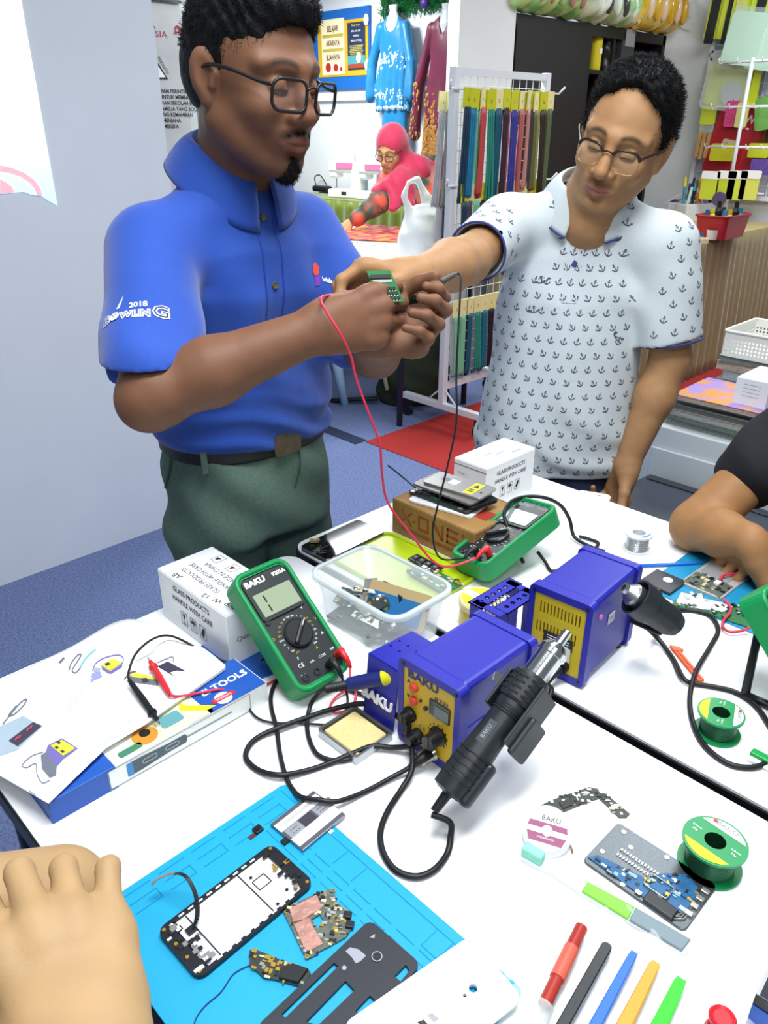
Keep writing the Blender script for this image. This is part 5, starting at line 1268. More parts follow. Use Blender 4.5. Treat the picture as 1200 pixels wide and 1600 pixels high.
glasses(W, CW, RW_, kW, .050, .034, .012, M('thin_dark_rim', '#2b2420', .35), MATS['thin_dark_rim'], zc=-.012, xf=.110)
CRIM = M('crimson_jersey', '#bb2248', .75, noise=(14, .2), sheen=.4)
S = Solid()
T = lambda x, y, z: CW+RW_@(V3(x, y, z)*kW)
S.ell(T(-.020, 0, .032), (.126, .104, .118), RW_, .02); S.ell(T(-.05, 0, -.03), (.10, .10, .12), RW_, .04)
S.cone(T(-.02, 0, -.10), Lw(650, 268, DW+.03), .095, .11, .05)
S.cone(Lw(640, 268, DW), Lw(676, 262, DW+.06), .075, .05, .05)
S.cone(Lw(622, 285, DW-.08), Lw(585, 300, DW-.10), .07, .03, .05); S.cone(Lw(626, 285, DW-.08), Lw(614, 325, DW-.12), .085, .03, .05); S.cone(Lw(632, 285, DW-.04), Lw(640, 318, DW-.08), .085, .04, .05)
S.ell(T(.100, 0, -.030), (.072, .070, .094), RW_, .012, -1)
hj = S.build('headscarf', .006, CRIM, W, disp=lambda P: .004*np.sin(P[:, 2]*50+(P@r_w)*70)*np.clip((1.28-P[:, 2])/.08, 0, 1)+.003*np.sin((P@r_w)*60-P[:, 2]*30)*np.clip((1.2-P[:, 2])/.1, 0, 1), amp=.008)
BAT = M('coral_batik_blouse', '#cf4f3d', .6, col2='#3d5547', noise=(9, 1))
S = Solid(); Xw = Matrix.Rotation(YAW, 4, 'Z')
S.loft([(.62, .10, .24, .18, .12), (.8, .08, .22, .19, .13), (.92, .05, .14, .19, .13), (1.04, .02, .04, .20, .13), (1.14, .0, 0, .18, .11), (1.2, .0, .02, .12, .08)], X=Xw, k=.04)
S.cone(Lw(668, 262, DW+.08), Lw(683, 318, DW+.02), .085, .075, .04); S.cone(Lw(683, 318, DW+.02), Lw(690, 362, DW-.1), .075, .05, .03)
S.cone(Lw(610, 280, DW+.02), Lw(590, 318, DW-.08), .085, .07, .04); S.cone(Lw(590, 318, DW-.08), Lw(556, 343, DW-.05), .07, .05, .03)
S.build('blouse', .008, BAT, W, disp=lambda P: .005*np.sin(P[:, 2]*40+(P@r_w)*50), amp=.008)
S = Solid(); S.cone(f_w*.26+r_w*.1+V3(0, 0, .68), f_w*.30+r_w*.1+V3(0, 0, .02), .17, .22, .02); S.plane((0, 0, .01), (0, 0, -1)); S.build('long_skirt', .012, M('olive_skirt', '#56602a', .7), W, disp=lambda P: .008*np.sin(np.arctan2(P[:, 1], P[:, 0])*14), amp=.01)

# ---- seated person at the right edge, black sleeve, forearm on the table
D = thing('person', 'person in black T-shirt at right edge resting a forearm on the mat', 'person', (-.30, 1.70, 0)); oD = rel(D)
de = V3(*at(1088, 822, .785))-oD; dw = V3(*at(1172, 846, .82))-oD; ds = V3(-.385, 1.60, 1.04)-oD
S = Solid(); S.cone(ds, de, .050, .045, .02); f_ = dw-de; S.cone(de, de+f_*.5, .042, .040, .02); S.cone(de+f_*.5, dw, .040, .029, .02)
hd = Vector(V3(*at(1192, 885, .775))-oD-dw).normalized()
hand(S, dw, hd, (-.15, -.1, .9), 1, [(28, 30, 20), (35, 40, 25), (40, 45, 25), (45, 45, 25)], spread=(8, 2, -4, -10), L=.98)
d2e = V3(-.05, 1.42, .80)-oD; d2w = V3(*at(1235, 850, .80))-oD; S.cone(V3(-.09, 1.65, 1.04)-oD, d2e, .048, .043, .02); S.cone(d2e, d2w, .042, .029, .02); hand(S, d2w, (-.6, -.5, -.25), (0, 0, 1), -1, [(35, 40, 25)]*4, L=.98)
CD = V3(-.26, 1.62, 1.27)-oD; RD = face_frame(math.radians(-95), math.radians(35)); head_solid(S, CD, RD, 1.0); S.cone(V3(-.25, 1.69, 1.06)-oD, CD+RD@V3(-.03, 0, -.05), .058, .055, .03)
S.build('body', .0035, skin_mat('olive_tan_skin'), D, color=skin_color('#9b7048', CD, RD, 1.0), smooth=1)
S = Solid(); S.loft([(.45, 0, 0, .17, .13), (.8, 0, 0, .175, .13), (1.0, .02, -.02, .18, .11), (1.10, .03, -.03, .09, .07)], k=.03)
S.cone(ds, ds+(de-ds)*.62, .072, .070, .03); S.cone(V3(-.09, 1.65, 1.04)-oD, d2e+(V3(-.09, 1.65, 1.04)-oD-d2e)*.4, .072, .068, .03)
S.build('t_shirt', .006, M('black_jersey', '#0e1016', .85, noise=(200, .3)), D, disp=lambda P: .004*np.sin(P[:, 2]*60+P[:, 0]*40), amp=.006)
S = Solid(); S.ell(CD+RD@V3(-.02, 0, .045), (.108, .086, .09), RD); S.ell(CD+RD@V3(.10, 0, -.0), (.075, .1, .085), RD, .01, -1); S.build('hair', .006, HAIR, D)
S = Solid()
for s in (-1, 1): S.cone((s*.09+.04, 0, .50), (s*.12+.04, -.40, .48), .085, .07, .03); S.cone((s*.12+.04, -.40, .48), (s*.12+.04, -.38, .05), .062, .05, .03)
S.build('trousers', .01, M('dark_jeans', '#20242e', .85), D)

# ---- person at the lower left with folded arms
Ep = thing('person', 'person at lower left whose hand grips their own folded forearm', 'person', (-.60, -.26, 0)); oE = rel(Ep)
pe = lambda px, py, d: V3(*pt(px, py, d))-oE
S = Solid()
S.chain([pe(-420, 1480, .58), pe(-90, 1436, .61), pe(92, 1402, .632)], [.042, .043, .040], .02)
S.cone(pe(-420, 1480, .58), V3(-.79, -.22, 1.06)-oE, .042, .048, .03)
ew = pe(142, 1680, .475)
kn = pe(70, 1424, .535)
d_ = kn-ew
up_ = -ray(100, 1450)/1220+V3(0, 0, .25)
hand(S, ew, d_, up_, 1, [(22, 72, 40), (18, 76, 40), (20, 76, 40), (4, 60, 40)], spread=(8, 3, -4, -16), L=1.06, fat=1.04, k=.003)
S.cone(ew, ew-(d_/np.linalg.norm(d_))*.22+V3(.06, -.06, -.02), .030, .045, .02)
el = ew-(d_/np.linalg.norm(d_))*.22+V3(.06, -.06, -.02); S.cone(el, V3(-.41, -.24, 1.06)-oE, .045, .05, .03)
CE = V3(-.60, -.24, 1.35)-oE; RE = face_frame(math.radians(80), math.radians(10)); head_solid(S, CE, RE, 1.0); S.cone(V3(-.60, -.26, 1.15)-oE, CE+RE@V3(-.03, 0, -.05), .06, .056, .03)
S.build('body', .0026, skin_mat('fair_tan_skin'), Ep, color=skin_color('#aa8a62', CE, RE, 1.0), smooth=1)
S = Solid(); S.loft([(.46, 0, 0, .17, .13), (.75, 0, 0, .17, .13), (.98, 0, 0, .18, .12), (1.10, 0, 0, .14, .08), (1.17, 0, 0, .07, .06)], k=.03); S.cone(V3(-.42, -.25, 1.07)-oE, V3(-.385, -.235, .93)-oE, .07, .065, .03); S.cone(V3(-.78, -.24, 1.07)-oE, V3(-.79, -.20, .93)-oE, .07, .065, .03)
S.build('t_shirt', .008, M('grey_jersey', '#6d7076', .85), Ep)
S = Solid(); S.ell(CE+RE@V3(-.02, 0, .045), (.108, .086, .09), RE); S.ell(CE+RE@V3(.10, 0, -.0), (.075, .1, .085), RE, .01, -1); S.build('hair', .006, HAIR, Ep)
S = Solid()
for s in (-1, 1): S.cone((s*.09, 0, .50), (s*.12, .38, .49), .085, .07, .03); S.cone((s*.12, .38, .49), (s*.12, .36, .05), .062, .05, .03)
S.build('trousers', .01, MATS['dark_jeans'], Ep)
# ------------------------------------------------------------------ the bench
TZ = .7402
rb = random.Random(11)
def L2(o, pts, z): return [tuple((at(x, y, z)-Vector(o))[:2]) for x, y in pts]
def inside(p, poly):
    c = False; j = len(poly)-1
    for i in range(len(poly)):
        if (poly[i][1] > p[1]) != (poly[j][1] > p[1]) and p[0] < (poly[j][0]-poly[i][0])*(p[1]-poly[i][1])/(poly[j][1]-poly[i][1])+poly[i][0]: c = not c
        j = i
    return c
CHIP = M('chip_black', '#1b1d1f', .4); SHIELD = M('shield_can', '#a9aaa6', .35, .7); SOLD = M('solder_silver', '#c9cbcb', .35, .8); CREAM = M('ceramic_cream', '#cdbf98', .5)
def greeble(mb, poly, z, n, mats, smin=.001, smax=.006, hmax=.0012, ang=0.0, seed=1, avoid=()):
    rg = random.Random(seed); xs = [p[0] for p in poly]; ys = [p[1] for p in poly]; k = 0
    for _ in range(n*8):
        p = (rg.uniform(min(xs), max(xs)), rg.uniform(min(ys), max(ys)))
        if not inside(p, poly) or any(inside(p, a) for a in avoid): continue
        w, h, t = rg.uniform(smin, smax), rg.uniform(smin, smax*.7), rg.uniform(.0003, hmax)
        mb.box((0, 0, t/2), (w, h, t), rg.choice(mats), X=tr(p[0], p[1], z)@rot('Z', ang)); k += 1
        if k >= n: break
def lay(name, label, cat, pxc, z=TZ, rz=0.0, group=None):
    q = at(*pxc, z); return thing(name, label, cat, (q.x, q.y, z), rz, group)
def pxpath(pts, z=TZ+.004):
    """cable path: (px, py) on the table or (px, py, height)"""
    return [at(p[0], p[1], p[2] if len(p) > 2 else z) for p in pts]
def part(parent, name, fn, label=None):
    m2 = MB(); fn(m2); return m2.build(name, parent, label=label)

# ---- repair mat
MAT = M('cyan_silicone', '#079bc9', .55, noise=(400, .08), bump=(900, .1)); MATD = M('cyan_ridge', '#0a93c2', .55)
mx, my = -.4025, .281
t = thing('repair_mat', 'cyan silicone repair mat on the front table under the phone parts', 'mat', (mx, my, TZ))
part(t, 'sheet', lambda b: b.prism(rrect(.353, .25, .008), 0, .002, MAT, bevel=.0005))
def ridges(b):
    def line(x0, y0, x1, y1, w=.0012):
        d = math.hypot(x1-x0, y1-y0); b.box((0, 0, .0024), (d, w, .0008), MATD, X=tr((x0+x1)/2, (y0+y1)/2, 0)@rot('Z', math.degrees(math.atan2(y1-y0, x1-x0))))
    for y in (.114, .085, .075, .066):
        if y == .114: line(-.17, y, .17, y)
        else:
            for k in range(9): line(-.135+k*.031, y, -.135+k*.031+.024, y)
    for x in (-.168, -.155, -.142): 
        for k in range(6): line(x, .1-k*.04, x, .1-k*.04-.03)
    for k in range(5): line(-.155, .1-k*.04, -.142, .1-k*.04)
    for x in (.08, .10): line(x, .09, x, .112)
    line(.08, .09, .1, .09); line(-.05, .09, -.05, .112); line(-.02, .09, -.02, .112)
part(t, 'tray_ridge', ridges)
MZ = TZ+.0022

# ---- phone mid frame lying open
a, b_, c_, d_ = at(248, 1462, MZ), at(425, 1325, MZ), at(487, 1385, MZ), at(312, 1530, MZ)
ctr = (a+b_+c_+d_)/4; yaw = math.atan2((b_+c_-a-d_).y, (b_+c_-a-d_).x)
t = thing('phone_chassis', 'open black phone frame with white inner plate on the cyan mat', 'phone frame', (ctr.x, ctr.y, MZ), yaw)
L_, W_ = .143, .071; FB = M('frame_black', '#14161d', .4); WP = M('white_plate', '#eceef0', .3, .2)
part(t, 'bezel', lambda b: (b.prism(rrect(L_, W_, .010), 0, .0055, FB, holes=[rrect(L_-.026, W_-.009, .002, 2, .0, 0)]), b.prism(rrect(L_-.002, W_-.002, .010), 0, .001, FB)))
part(t, 'inner_plate', lambda b: (b.box((.002, 0, .002), (L_-.027, W_-.010, .0015), WP), b.box((.022, 0, .0031), (.0012, W_-.010, .0008), CHIP), b.box((-.042, 0, .0031), (.0012, W_-.012, .0008), CHIP)))
def fr(b):
    greeble(b, [(-.069, -.03), (-.052, -.03), (-.052, .03), (-.069, .03)], .0055, 22, [CHIP, SHIELD, FB, WHITE_PL], .002, .008, .0015, 0, 3)
    greeble(b, [(.052, -.03), (.069, -.03), (.069, .03), (.052, .03)], .0055, 20, [CHIP, SHIELD, FB, GOLD], .002, .007, .0018, 0, 4)
    greeble(b, [(-.058, -.03), (-.044, -.03), (-.044, .03), (-.058, .03)], .0028, 14, [SHIELD, WHITE_PL, CHIP], .003, .009, .001, 0, 8)
    for k in range(9): b.box((-.045+k*.011, W_/2-.0035, .0057), (.006, .0018, .0006), WHITE_PL); b.box((-.045+k*.011, -W_/2+.0035, .0057), (.006, .0018, .0006), WHITE_PL)
    for x, y in ((.03, .018), (.047, -.02), (.03, -.026)): b.cyl((x, y, .0028), (x, y, .0034), .0018, CHIP, n=10)
    b.prism(rrect(.016, .014, .001, 2, .035, .006), .0028, .0034, CHIP, holes=[rrect(.014, .012, .001, 2, .035, .006)])
part(t, 'frame_component', fr)
for x, y in ((-.066, .03), (-.066, .009), (-.066, -.010), (-.066, -.03), (.066, .03), (.066, -.03)):
    part(t, 'screw', lambda b, x=x, y=y: b.cyl((x, y, .0055), (x, y, .0066), .0019, GOLD, n=12))
def flex(b):
    P = cat_path([(-.047, .012, .004), (-.038, .014, .012), (-.030, .026, .026), (-.028, .046, .034), (-.036, .062, .030), (-.046, .070, .024), (-.052, .072, .020)], 6)
    for i in range(len(P)-1):
        t_ = (P[i+1]-P[i]).normalized(); s_ = t_.cross(Vector((.3, .2, 1))).normalized()*.0022
        b.add([P[i]-s_, P[i+1]-s_, P[i+1]+s_, P[i]+s_], [(0, 1, 2, 3)], CHIP if i < 22 else M('flex_copper', '#a0806a', .35, .5))
    b.box((-.047, .012, .0045), (.010, .008, .002), CHIP)
o = part(t, 'flex_cable', flex); md = o.modifiers.new('t', 'SOLIDIFY'); md.thickness = .0005
# ---- small camera module
t = lay('camera_module', 'tiny black camera module near the mat corner', 'camera module', (403, 1298), MZ, yaw)
part(t, 'camera', lambda b: (b.box((0, 0, .002), (.010, .009, .004), CHIP, .0006), b.cyl((0, 0, .004), (0, 0, .0048), .003, BLACK_PL, n=14)))
part(t, 'ribbon', lambda b: b.box((-.009, -.002, .0006), (.009, .005, .0008), M('rust_ribbon', '#5a2a20', .5)))
# ---- silver battery like module with white bands
o_ = at(482, 1284, MZ); q = [at(*p, MZ) for p in ((425, 1287), (492, 1235), (539, 1272), (471, 1332))]
yw = math.atan2((q[1]-q[0]).y, (q[1]-q[0]).x)
t = thing('phone_battery', 'silver phone battery with white bands at the far edge of the mat', 'battery', (o_.x, o_.y, MZ), yw)
Lb = (q[1]-q[0]).length; Wb = (q[3]-q[0]).length; SLV = M('satin_silver', '#8c8f99', .3, .8)
part(t, 'cell', lambda b: b.box((0, 0, .0022), (Lb, Wb, .0042), SLV, .0008))
part(t, 'white_band', lambda b: (b.box((-.001, Wb*.27, .0046), (Lb*.96, Wb*.24, .0005), WHITE_PL), b.box((.0, -Wb*.26, .0046), (Lb*.97, Wb*.26, .0005), WHITE_PL), b.box((0, Wb*.28, .005), (Lb*.7, Wb*.08, .0004), M('band_grey', '#b9b7b2', .4))))
part(t, 'label', lambda b: (b.box((0, 0, .0046), (Lb*.25, Wb*.25, .0008), M('label_dark', '#3c3945', .4)), b.box((-Lb*.31, 0, .0047), (Lb*.3, Wb*.26, .001), M('label_pale', '#aeb0b8', .35, .5)), b.box((Lb*.31, 0, .0047), (Lb*.3, Wb*.26, .001), M('label_pale', '#aeb0b8', .35, .5)), [b.box((s_*Lb*.31+dx, dy, .0054), (.002, .0006, .0003), CHIP) for s_ in (-1, 1) for dx in (-.004, 0, .004) for dy in (-.003, .002)]))
part(t, 'connector', lambda b: (b.box((-Lb*.55, -.002, .002), (.008, .007, .003), CHIP), b.box((Lb*.53, .001, .003), (.006, .012, .003), SHIELD), b.box((Lb*.1, -Wb*.55, .001), (.006, .004, .001), WHITE_PL)))
# ---- mainboard with copper shields
ctr = at(497, 1446, MZ)
t = thing('phone_mainboard', 'phone mainboard with two copper foil shields on the cyan mat', 'circuit board', (ctr.x, ctr.y, MZ))
outl = L2(ctr, [(442.7, 1426.7), (452, 1418), (486, 1402), (518.7, 1390.7), (522.7, 1400), (526, 1411), (548, 1432), (550.7, 1450.7), (540, 1466.7), (512, 1482), (500, 1488), (494, 1494), (480, 1501), (472, 1488), (454.7, 1450.7)], MZ)
hole = L2(ctr, [(487, 1438), (500, 1431), (509, 1444), (496, 1453)], MZ)
PB_ = M('board_grey_green', '#5d6358', .45, noise=(260, .7)); COP = M('copper_foil', '#c9968a', .35, .45, noise=(70, .35), bump=(120, .5))
part(t, 'board', lambda b: b.prism(outl, .001, .0022, PB_, holes=[hole]))
s1 = L2(ctr, [(452, 1423), (495, 1401), (504, 1422), (484, 1434), (476, 1440), (458, 1444)], MZ); s2 = L2(ctr, [(459, 1447), (483, 1437), (490, 1452), (505, 1478), (480, 1491), (473, 1480)], MZ)
for s_ in (s1, s2): part(t, 'copper_shield', lambda b, s_=s_: b.prism(s_, .0022, .0036, COP, bevel=.0004))
part(t, 'board_component', lambda b: greeble(b, outl, .0022, 90, [CHIP, SHIELD, SOLD, CREAM, GOLD, CHIP], .0012, .0055, .0018, 35, 6, [s1, s2, hole]))
for p in ((448, 1427), (521, 1394), (480, 1497)):
    z_ = at(*p, MZ)-ctr; part(t, 'screw_ring', lambda b, z_=z_: b.prism(circ(.0022, 12, z_.x, z_.y), .0022, .0028, GOLD, holes=[circ(.001, 8, z_.x, z_.y)]))
part(t, 'rear_camera', lambda b: [b.box((0, 0, .0035), (.008, .007, .005), CHIP, .0006, X=tr(*(at(*p, MZ)-ctr)[:2], 0)@rot('Z', 35)) for p in ((543, 1434), (547, 1449))])
# ---- charging sub board and aerial wire
ctr = at(435, 1514, MZ); t = thing('charging_board', 'small black charging board with speaker on the cyan mat', 'circuit board', (ctr.x, ctr.y, MZ))
outl = L2(ctr, [(391, 1492), (399, 1486), (430, 1498), (452, 1510), (482, 1517), (486, 1524), (470, 1544), (430, 1533), (412, 1530), (404, 1522), (390, 1512)], MZ)
part(t, 'board', lambda b: b.prism(outl, .001, .0026, PCB_D)); part(t, 'board_component', lambda b: greeble(b, outl, .0026, 40, [CHIP, GOLD, SHIELD, CREAM, GOLD], .0014, .006, .0018, 30, 12))
part(t, 'speaker', lambda b: b.prism(L2(ctr, [(440, 1517), (458, 1511), (482, 1519), (466, 1541), (436, 1533)], MZ), .0026, .0062, CHIP, bevel=.0006))
for p in ((425, 1501), (451, 1511)):
    z_ = at(*p, MZ)-ctr; part(t, 'screw_ring', lambda b, z_=z_: b.prism(circ(.0026, 14, z_.x, z_.y), .0026, .0036, GOLD, holes=[circ(.0012, 10, z_.x, z_.y)]))
m2 = MB(); m2.tube(cat_path(pxpath([(391, 1508), (375, 1515), (362, 1525), (345, 1550), (320, 1572), (306, 1592), (302, 1612)], MZ+.001)), .0006, M('navy_wire', '#14306e', .5), 6)
m2.build('aerial_wire', label='thin navy aerial wire running from the charging board across mat', cat='wire')
# ---- black plastic mid cover with cut outs
pA, pB = at(577, 1441, MZ), at(409, 1600, MZ); yw = math.atan2((pB-pA).y, (pB-pA).x)
t = thing('phone_mid_cover', 'black plastic phone mid cover with long cut outs on mat', 'phone cover', (pA.x, pA.y, MZ), yw)
Xi = (Matrix.Translation(pA)@Matrix.Rotation(yw, 4, 'Z')).inverted(); lc = lambda *p: [tuple((Xi@at(x, y, MZ))[:2]) for x, y in p]
wv = lc((657, 1512))[0]; ww = abs(wv[1]); sg = 1 if wv[1] > 0 else -1
oc = [(x_+.0705, sg*(y_+ww/2)) for x_, y_ in rrect(.143, ww, .008)]
hs = [lc((522, 1508), (529, 1513), (446, 1594), (440, 1588)), lc((540, 1536), (554, 1551), (497, 1606), (478, 1600)), lc((634, 1511), (640, 1520), (626, 1537), (616, 1529)), lc((578, 1559), (589, 1569), (566, 1592), (555, 1583))]
part(t, 'cover_plate', lambda b: b.prism(oc, 0, .0035, M('mid_cover_black', '#23262e', .5, noise=(300, .3)), holes=hs))
z_ = lc((589, 1499))[0]; part(t, 'lens_ring', lambda b: (b.prism(circ(.0052, 22, *z_), .0035, .0046, STEEL, holes=[circ(.0042, 22, *z_)]), b.prism(circ(.0042, 22, *z_), .0035, .0038, CHIP)))
part(t, 'glue_patch', lambda b: (b.prism(lc((540, 1490), (547, 1484), (560, 1487), (572, 1497), (563, 1506), (556, 1509), (550, 1500)), .0035, .0037, M('glue_grey', '#9a9ba8', .6)), b.prism(lc((578, 1468), (586, 1463), (585, 1470)), .0035, .0037, M('glue_grey', '#9a9ba8', .6)), b.prism(circ(.0022, 12, *lc((538, 1516))[0]), .0035, .0037, M('glue_grey', '#9a9ba8', .6))))
# ---- white phone back cover at the front
pA, pB = at(733, 1466, TZ+.008), at(815, 1562, TZ+.008); yw = math.atan2((pB-pA).y, (pB-pA).x)
t = thing('phone_back_cover', 'white phone back cover with camera hole at the mat\'s near corner', 'phone cover', (pA.x, pA.y, TZ+.0062), yw)
Xi = (Matrix.Translation(Vector((pA.x, pA.y, TZ+.0062)))@Matrix.Rotation(yw, 4, 'Z')).inverted(); lc = lambda *p: [tuple((Xi@at(x, y, TZ+.008))[:2]) for x, y in p]
Wc = .073; sg = 1 if lc((600, 1590))[0][1] > 0 else -1
oc = [(x_+Wc/2, sg*(y_+.072)) for x_, y_ in rrect(Wc, .145, .010)]
GWH = M('gloss_white', '#f2f3f3', .2)
part(t, 'shell', lambda b: b.prism(oc, 0, .0035, GWH, holes=[circ(.0040, 20, *lc((739, 1546))[0]), circ(.0018, 14, *lc((726, 1557))[0])], smooth=False))
part(t, 'printed_mark', lambda b: (b.prism(lc((667, 1588), (675, 1584), (686, 1594), (678, 1600)), .0035, .0037, M('mark_grey', '#9a9a9e', .5)), b.prism(lc((652, 1599), (662, 1595), (668, 1602), (658, 1606)), .0035, .0037, CHIP)))
part(t, 'edge_lip', lambda b: b.tube([(x_, y_, .0035) for x_, y_ in oc], .0011, M('lip_grey', '#cfd3d4', .3), 6, closed=True))

# ---- soldering station seen from the front
NB = M('station_blue', '#23259a', .42, noise=(300, .12), bump=(700, .08)); NBM = M('station_blue_sheet', '#25289c', .35, .1); YEL = M('station_yellow', '#d2aa1c', .45); KN = M('knob_black', '#141414', .35)
def station(label, loc, rz, w, h, d):
    t = thing('soldering_station', label, 'soldering station', loc, rz)
    part(t, 'body', lambda b: b.box((0, d/2, h/2+.004), (w-.008, d-.016, h-.006), NB, .008, 3))
    part(t, 'front_bezel', lambda b: b.prism(rrect(w, h, .008, 4, 0, h/2+.002), -.012, .004, NB, holes=[rrect(w-.018, h-.022, .003, 2, 0, h/2+.002)], X=XF))
    part(t, 'rear_bezel', lambda b: b.prism(rrect(w, h, .008, 4, 0, h/2+.002), -d, -d+.014, NB, holes=[rrect(w-.018, h-.022, .003, 2, 0, h/2+.002)], X=XF))
    for x in (-1, 1):
        for y in (.02, d-.02): part(t, 'foot', lambda b, x=x, y=y: b.cyl((x*w*.36, y, 0), (x*w*.36, y, .006), .008, BLACK_RUB, n=14))
    for x in (-1, 1):
        for z in (.009, h-.006): part(t, 'bezel_screw', lambda b, x=x, z=z: b.cyl((x*(w/2-.008), -.0041, z), (x*(w/2-.008), -.0052, z), .0026, CHIP, n=10))
    return t
S1X, S1Y, w, h, d = -.489, .562, .100, .130, .146
t = station('blue soldering station with yellow knob panel facing the camera', (S1X, S1Y, TZ), 0, w, h, d)
part(t, 'front_panel', lambda b: (b.box((0, -.001, h/2+.002), (w-.018, .004, h-.022), YEL),
    b.text('BAKU', .0155, M('panel_navy_print', '#2a2f6b', .6), XF@tr(-.0095, h-.0205, .0035), 'CENTER', 1.25, .0006), b.text('878L', .0115, M('panel_navy_print', '#2a2f6b', .6), XF@tr(.022, h-.034, .0035), 'CENTER', 1.1),
    b.text('C E', .008, M('panel_navy_print', '#2a2f6b', .6), XF@tr(-.009, .041, .0035), 'CENTER'), b.text('AIR', .004, GREY_INK, XF@tr(.015, .071, .0035)), b.text('HEATER', .004, GREY_INK, XF@tr(.02, .077, .0035)),
    [b.box((.017+.0155*math.cos(a), -.0032, .048+.0155*math.sin(a)), (.001, .0006, .003), CHIP, X=None) for a in np.linspace(-.8, PI+.8, 11)],
    [b.prism([(-.033-.003, z_), (-.033+.003, z_), (-.033, z_+s_*.005)], .003, .0034, M('panel_navy_print', '#2a2f6b', .6), X=XF) for z_, s_ in ((.1005, 1), (.0815, -1))]))
part(t, 'display', lambda b: (b.box((.019, -.0035, .086), (.032, .003, .022), M('display_dark', '#26302c', .15)), b.box((.023, -.0055, .085), (.022, .0006, .015), M('display_glass', '#51625a', .15))))
RBT = M('red_button', '#d8402c', .4)
for z in (.098, .078): part(t, 'button', lambda b, z=z: b.lathe([(0.0, 0.0), (.0062, 0), (.0062, .003), (.0052, .0045), (0, .0045)], RBT, 18, X=XF@tr(-.023, z, .003)))
def knob(b, x, z, r, l): b.lathe([(r*1.25, 0), (r*1.25, .003), (r, .006), (r*.9, l), (0, l)], KN, 22, X=XF@tr(x, z, .003)); b.box((0, 0, 0), (r*.25, r*1.5, .002), DARK_PL, X=XF@tr(x, z, .003+l))
part(t, 'knob', lambda b: knob(b, -.029, .053, .0085, .016)); part(t, 'knob', lambda b: knob(b, .018, .048, .0105, .020))
part(t, 'rocker_switch', lambda b: (b.box((-.033, -.004, .030), (.013, .005, .022), CHIP, .001), b.box((-.033, -.0075, .030), (.009, .004, .016), DARK_PL, .001)))
part(t, 'cable_gland', lambda b: b.lathe([(.009, 0), (.009, .006), (.006, .010), (.0055, .020), (0, .02)], BLACK_RUB, 18, X=XF@tr(-.014, .030, .003)))
part(t, 'indicator_lamp', lambda b: (b.cyl((-.012, -.003, .084), (-.012, -.005, .084), .0018, CHIP, n=10), b.cyl((-.003, -.003, .078), (-.003, -.006, .078), .0028, CHIP, n=12)))
part(t, 'din_socket', lambda b: b.lathe([(.0105, 0), (.0105, .004), (.0088, .005), (.0088, .014), (.0098, .015), (.0098, .021), (.0065, .023), (.0065, .030), (0, .03)], M('nickel', '#b8b3a2', .25, .9), 22, X=XF@tr(.012, .018, .003)@rot('X', 14)@rot('Y', -22)))
part(t, 'side_badge', lambda b: b.box((w/2-.0035, .03, .04), (.001, .04, .05), M('side_clip', '#3238a8', .3)))
# gun cradle on the right side of the station
gA, gB = Vector(on_x(699, 1240, -.402)), Vector(on_x(887, 987, -.384)); gd = (gB-gA).normalized()
gx = gd.cross(Vector((0, 0, 1))).normalized(); gz = gx.cross(gd)
XG = Matrix.Identity(4)
for i in range(3): XG[i][0] = gx[i]; XG[i][1] = gd[i]; XG[i][2] = gz[i]; XG[i][3] = gA[i]
org = Vector((S1X, S1Y, TZ)); XGs = tr(*(-org))@XG
part(t, 'gun_cradle', lambda b: (b.box((-.012, .125, -.030), (.045, .06, .004), DARK_PL, .002, X=XGs), b.box((.023, .118, -.012), (.004, .075, .045), DARK_PL, .003, X=XGs), b.box((-.024, .13, -.010), (.004, .05, .045), DARK_PL, .003, X=XGs), b.box((.026, .10, -.026), (.008, .048, .042), DARK_PL, .004, X=XGs), b.box((-.038, .14, -.015), (.03, .012, .004), CHROME, X=XGs)))
# hot air gun
t = thing('hot_air_gun', 'black hot air gun with steel nozzle resting beside the front station', 'hot air gun', tuple(gA)); XG0 = tr(*(-gA))@XG
GUN = M('gun_black', '#202429', .42, noise=(200, .15)); YG = XG0@rot('X', -90)          # local z along the gun
YG = YG@Matrix.Diagonal((1, 1, (gB-gA).length/.288, 1)); XG0 = XG0@Matrix.Diagonal((1, (gB-gA).length/.288, 1, 1))
part(t, 'handle', lambda b: (b.lathe([(0, 0), (.013, 0), (.0205, .004), (.0215, .03), (.0205, .06), (.0185, .095), (.0178, .135), (.0195, .15), (.0195, .158), (0, .158)], GUN, 28, X=YG),
    [b.box((0, .024+k*.0105, .0208), (.016, .0020, .0014), CHIP, X=XG0@rot('Y', a_)) for k in range(5) for a_ in (-20, 20, 60)],
    [b.tube([(.0186*math.cos(a_), z_, .0186*math.sin(a_)) for a_ in np.linspace(0, 2*PI, 24, endpoint=False)], .001, CHIP, 5, closed=True, X=XG0) for z_ in (.138, .142, .146)]))
part(t, 'name_plate', lambda b: (b.box((0, .100, .0186), (.010, .036, .0012), M('gun_plate', '#4a4e53', .3), .0004, X=XG0@rot('Y', 10)), b.text('BAKU', .007, M('plate_print', '#9aa0a4', .5), XG0@rot('Y', 10)@tr(.002, .100, .0194)@rot('Z', 90), 'CENTER', 1.2)))
part(t, 'hang_rib', lambda b: b.box((.021, .035, -.004), (.014, .07, .016), GUN, .006, 3, X=XG0))
part(t, 'vent_collar', lambda b: (b.lathe([(0, .158), (.0215, .158), (.0225, .162), (.0225, .200), (.020, .206), (.014, .206), (0, .206)], GUN, 30, X=YG), [b.box((0, .168+.009*k, .0222), (.012, .0040, .0018), CHIP, .0006, X=XG0@rot('Y', a_)) for k in range(4) for a_ in (-75, -35, 5, 45, 85)]))
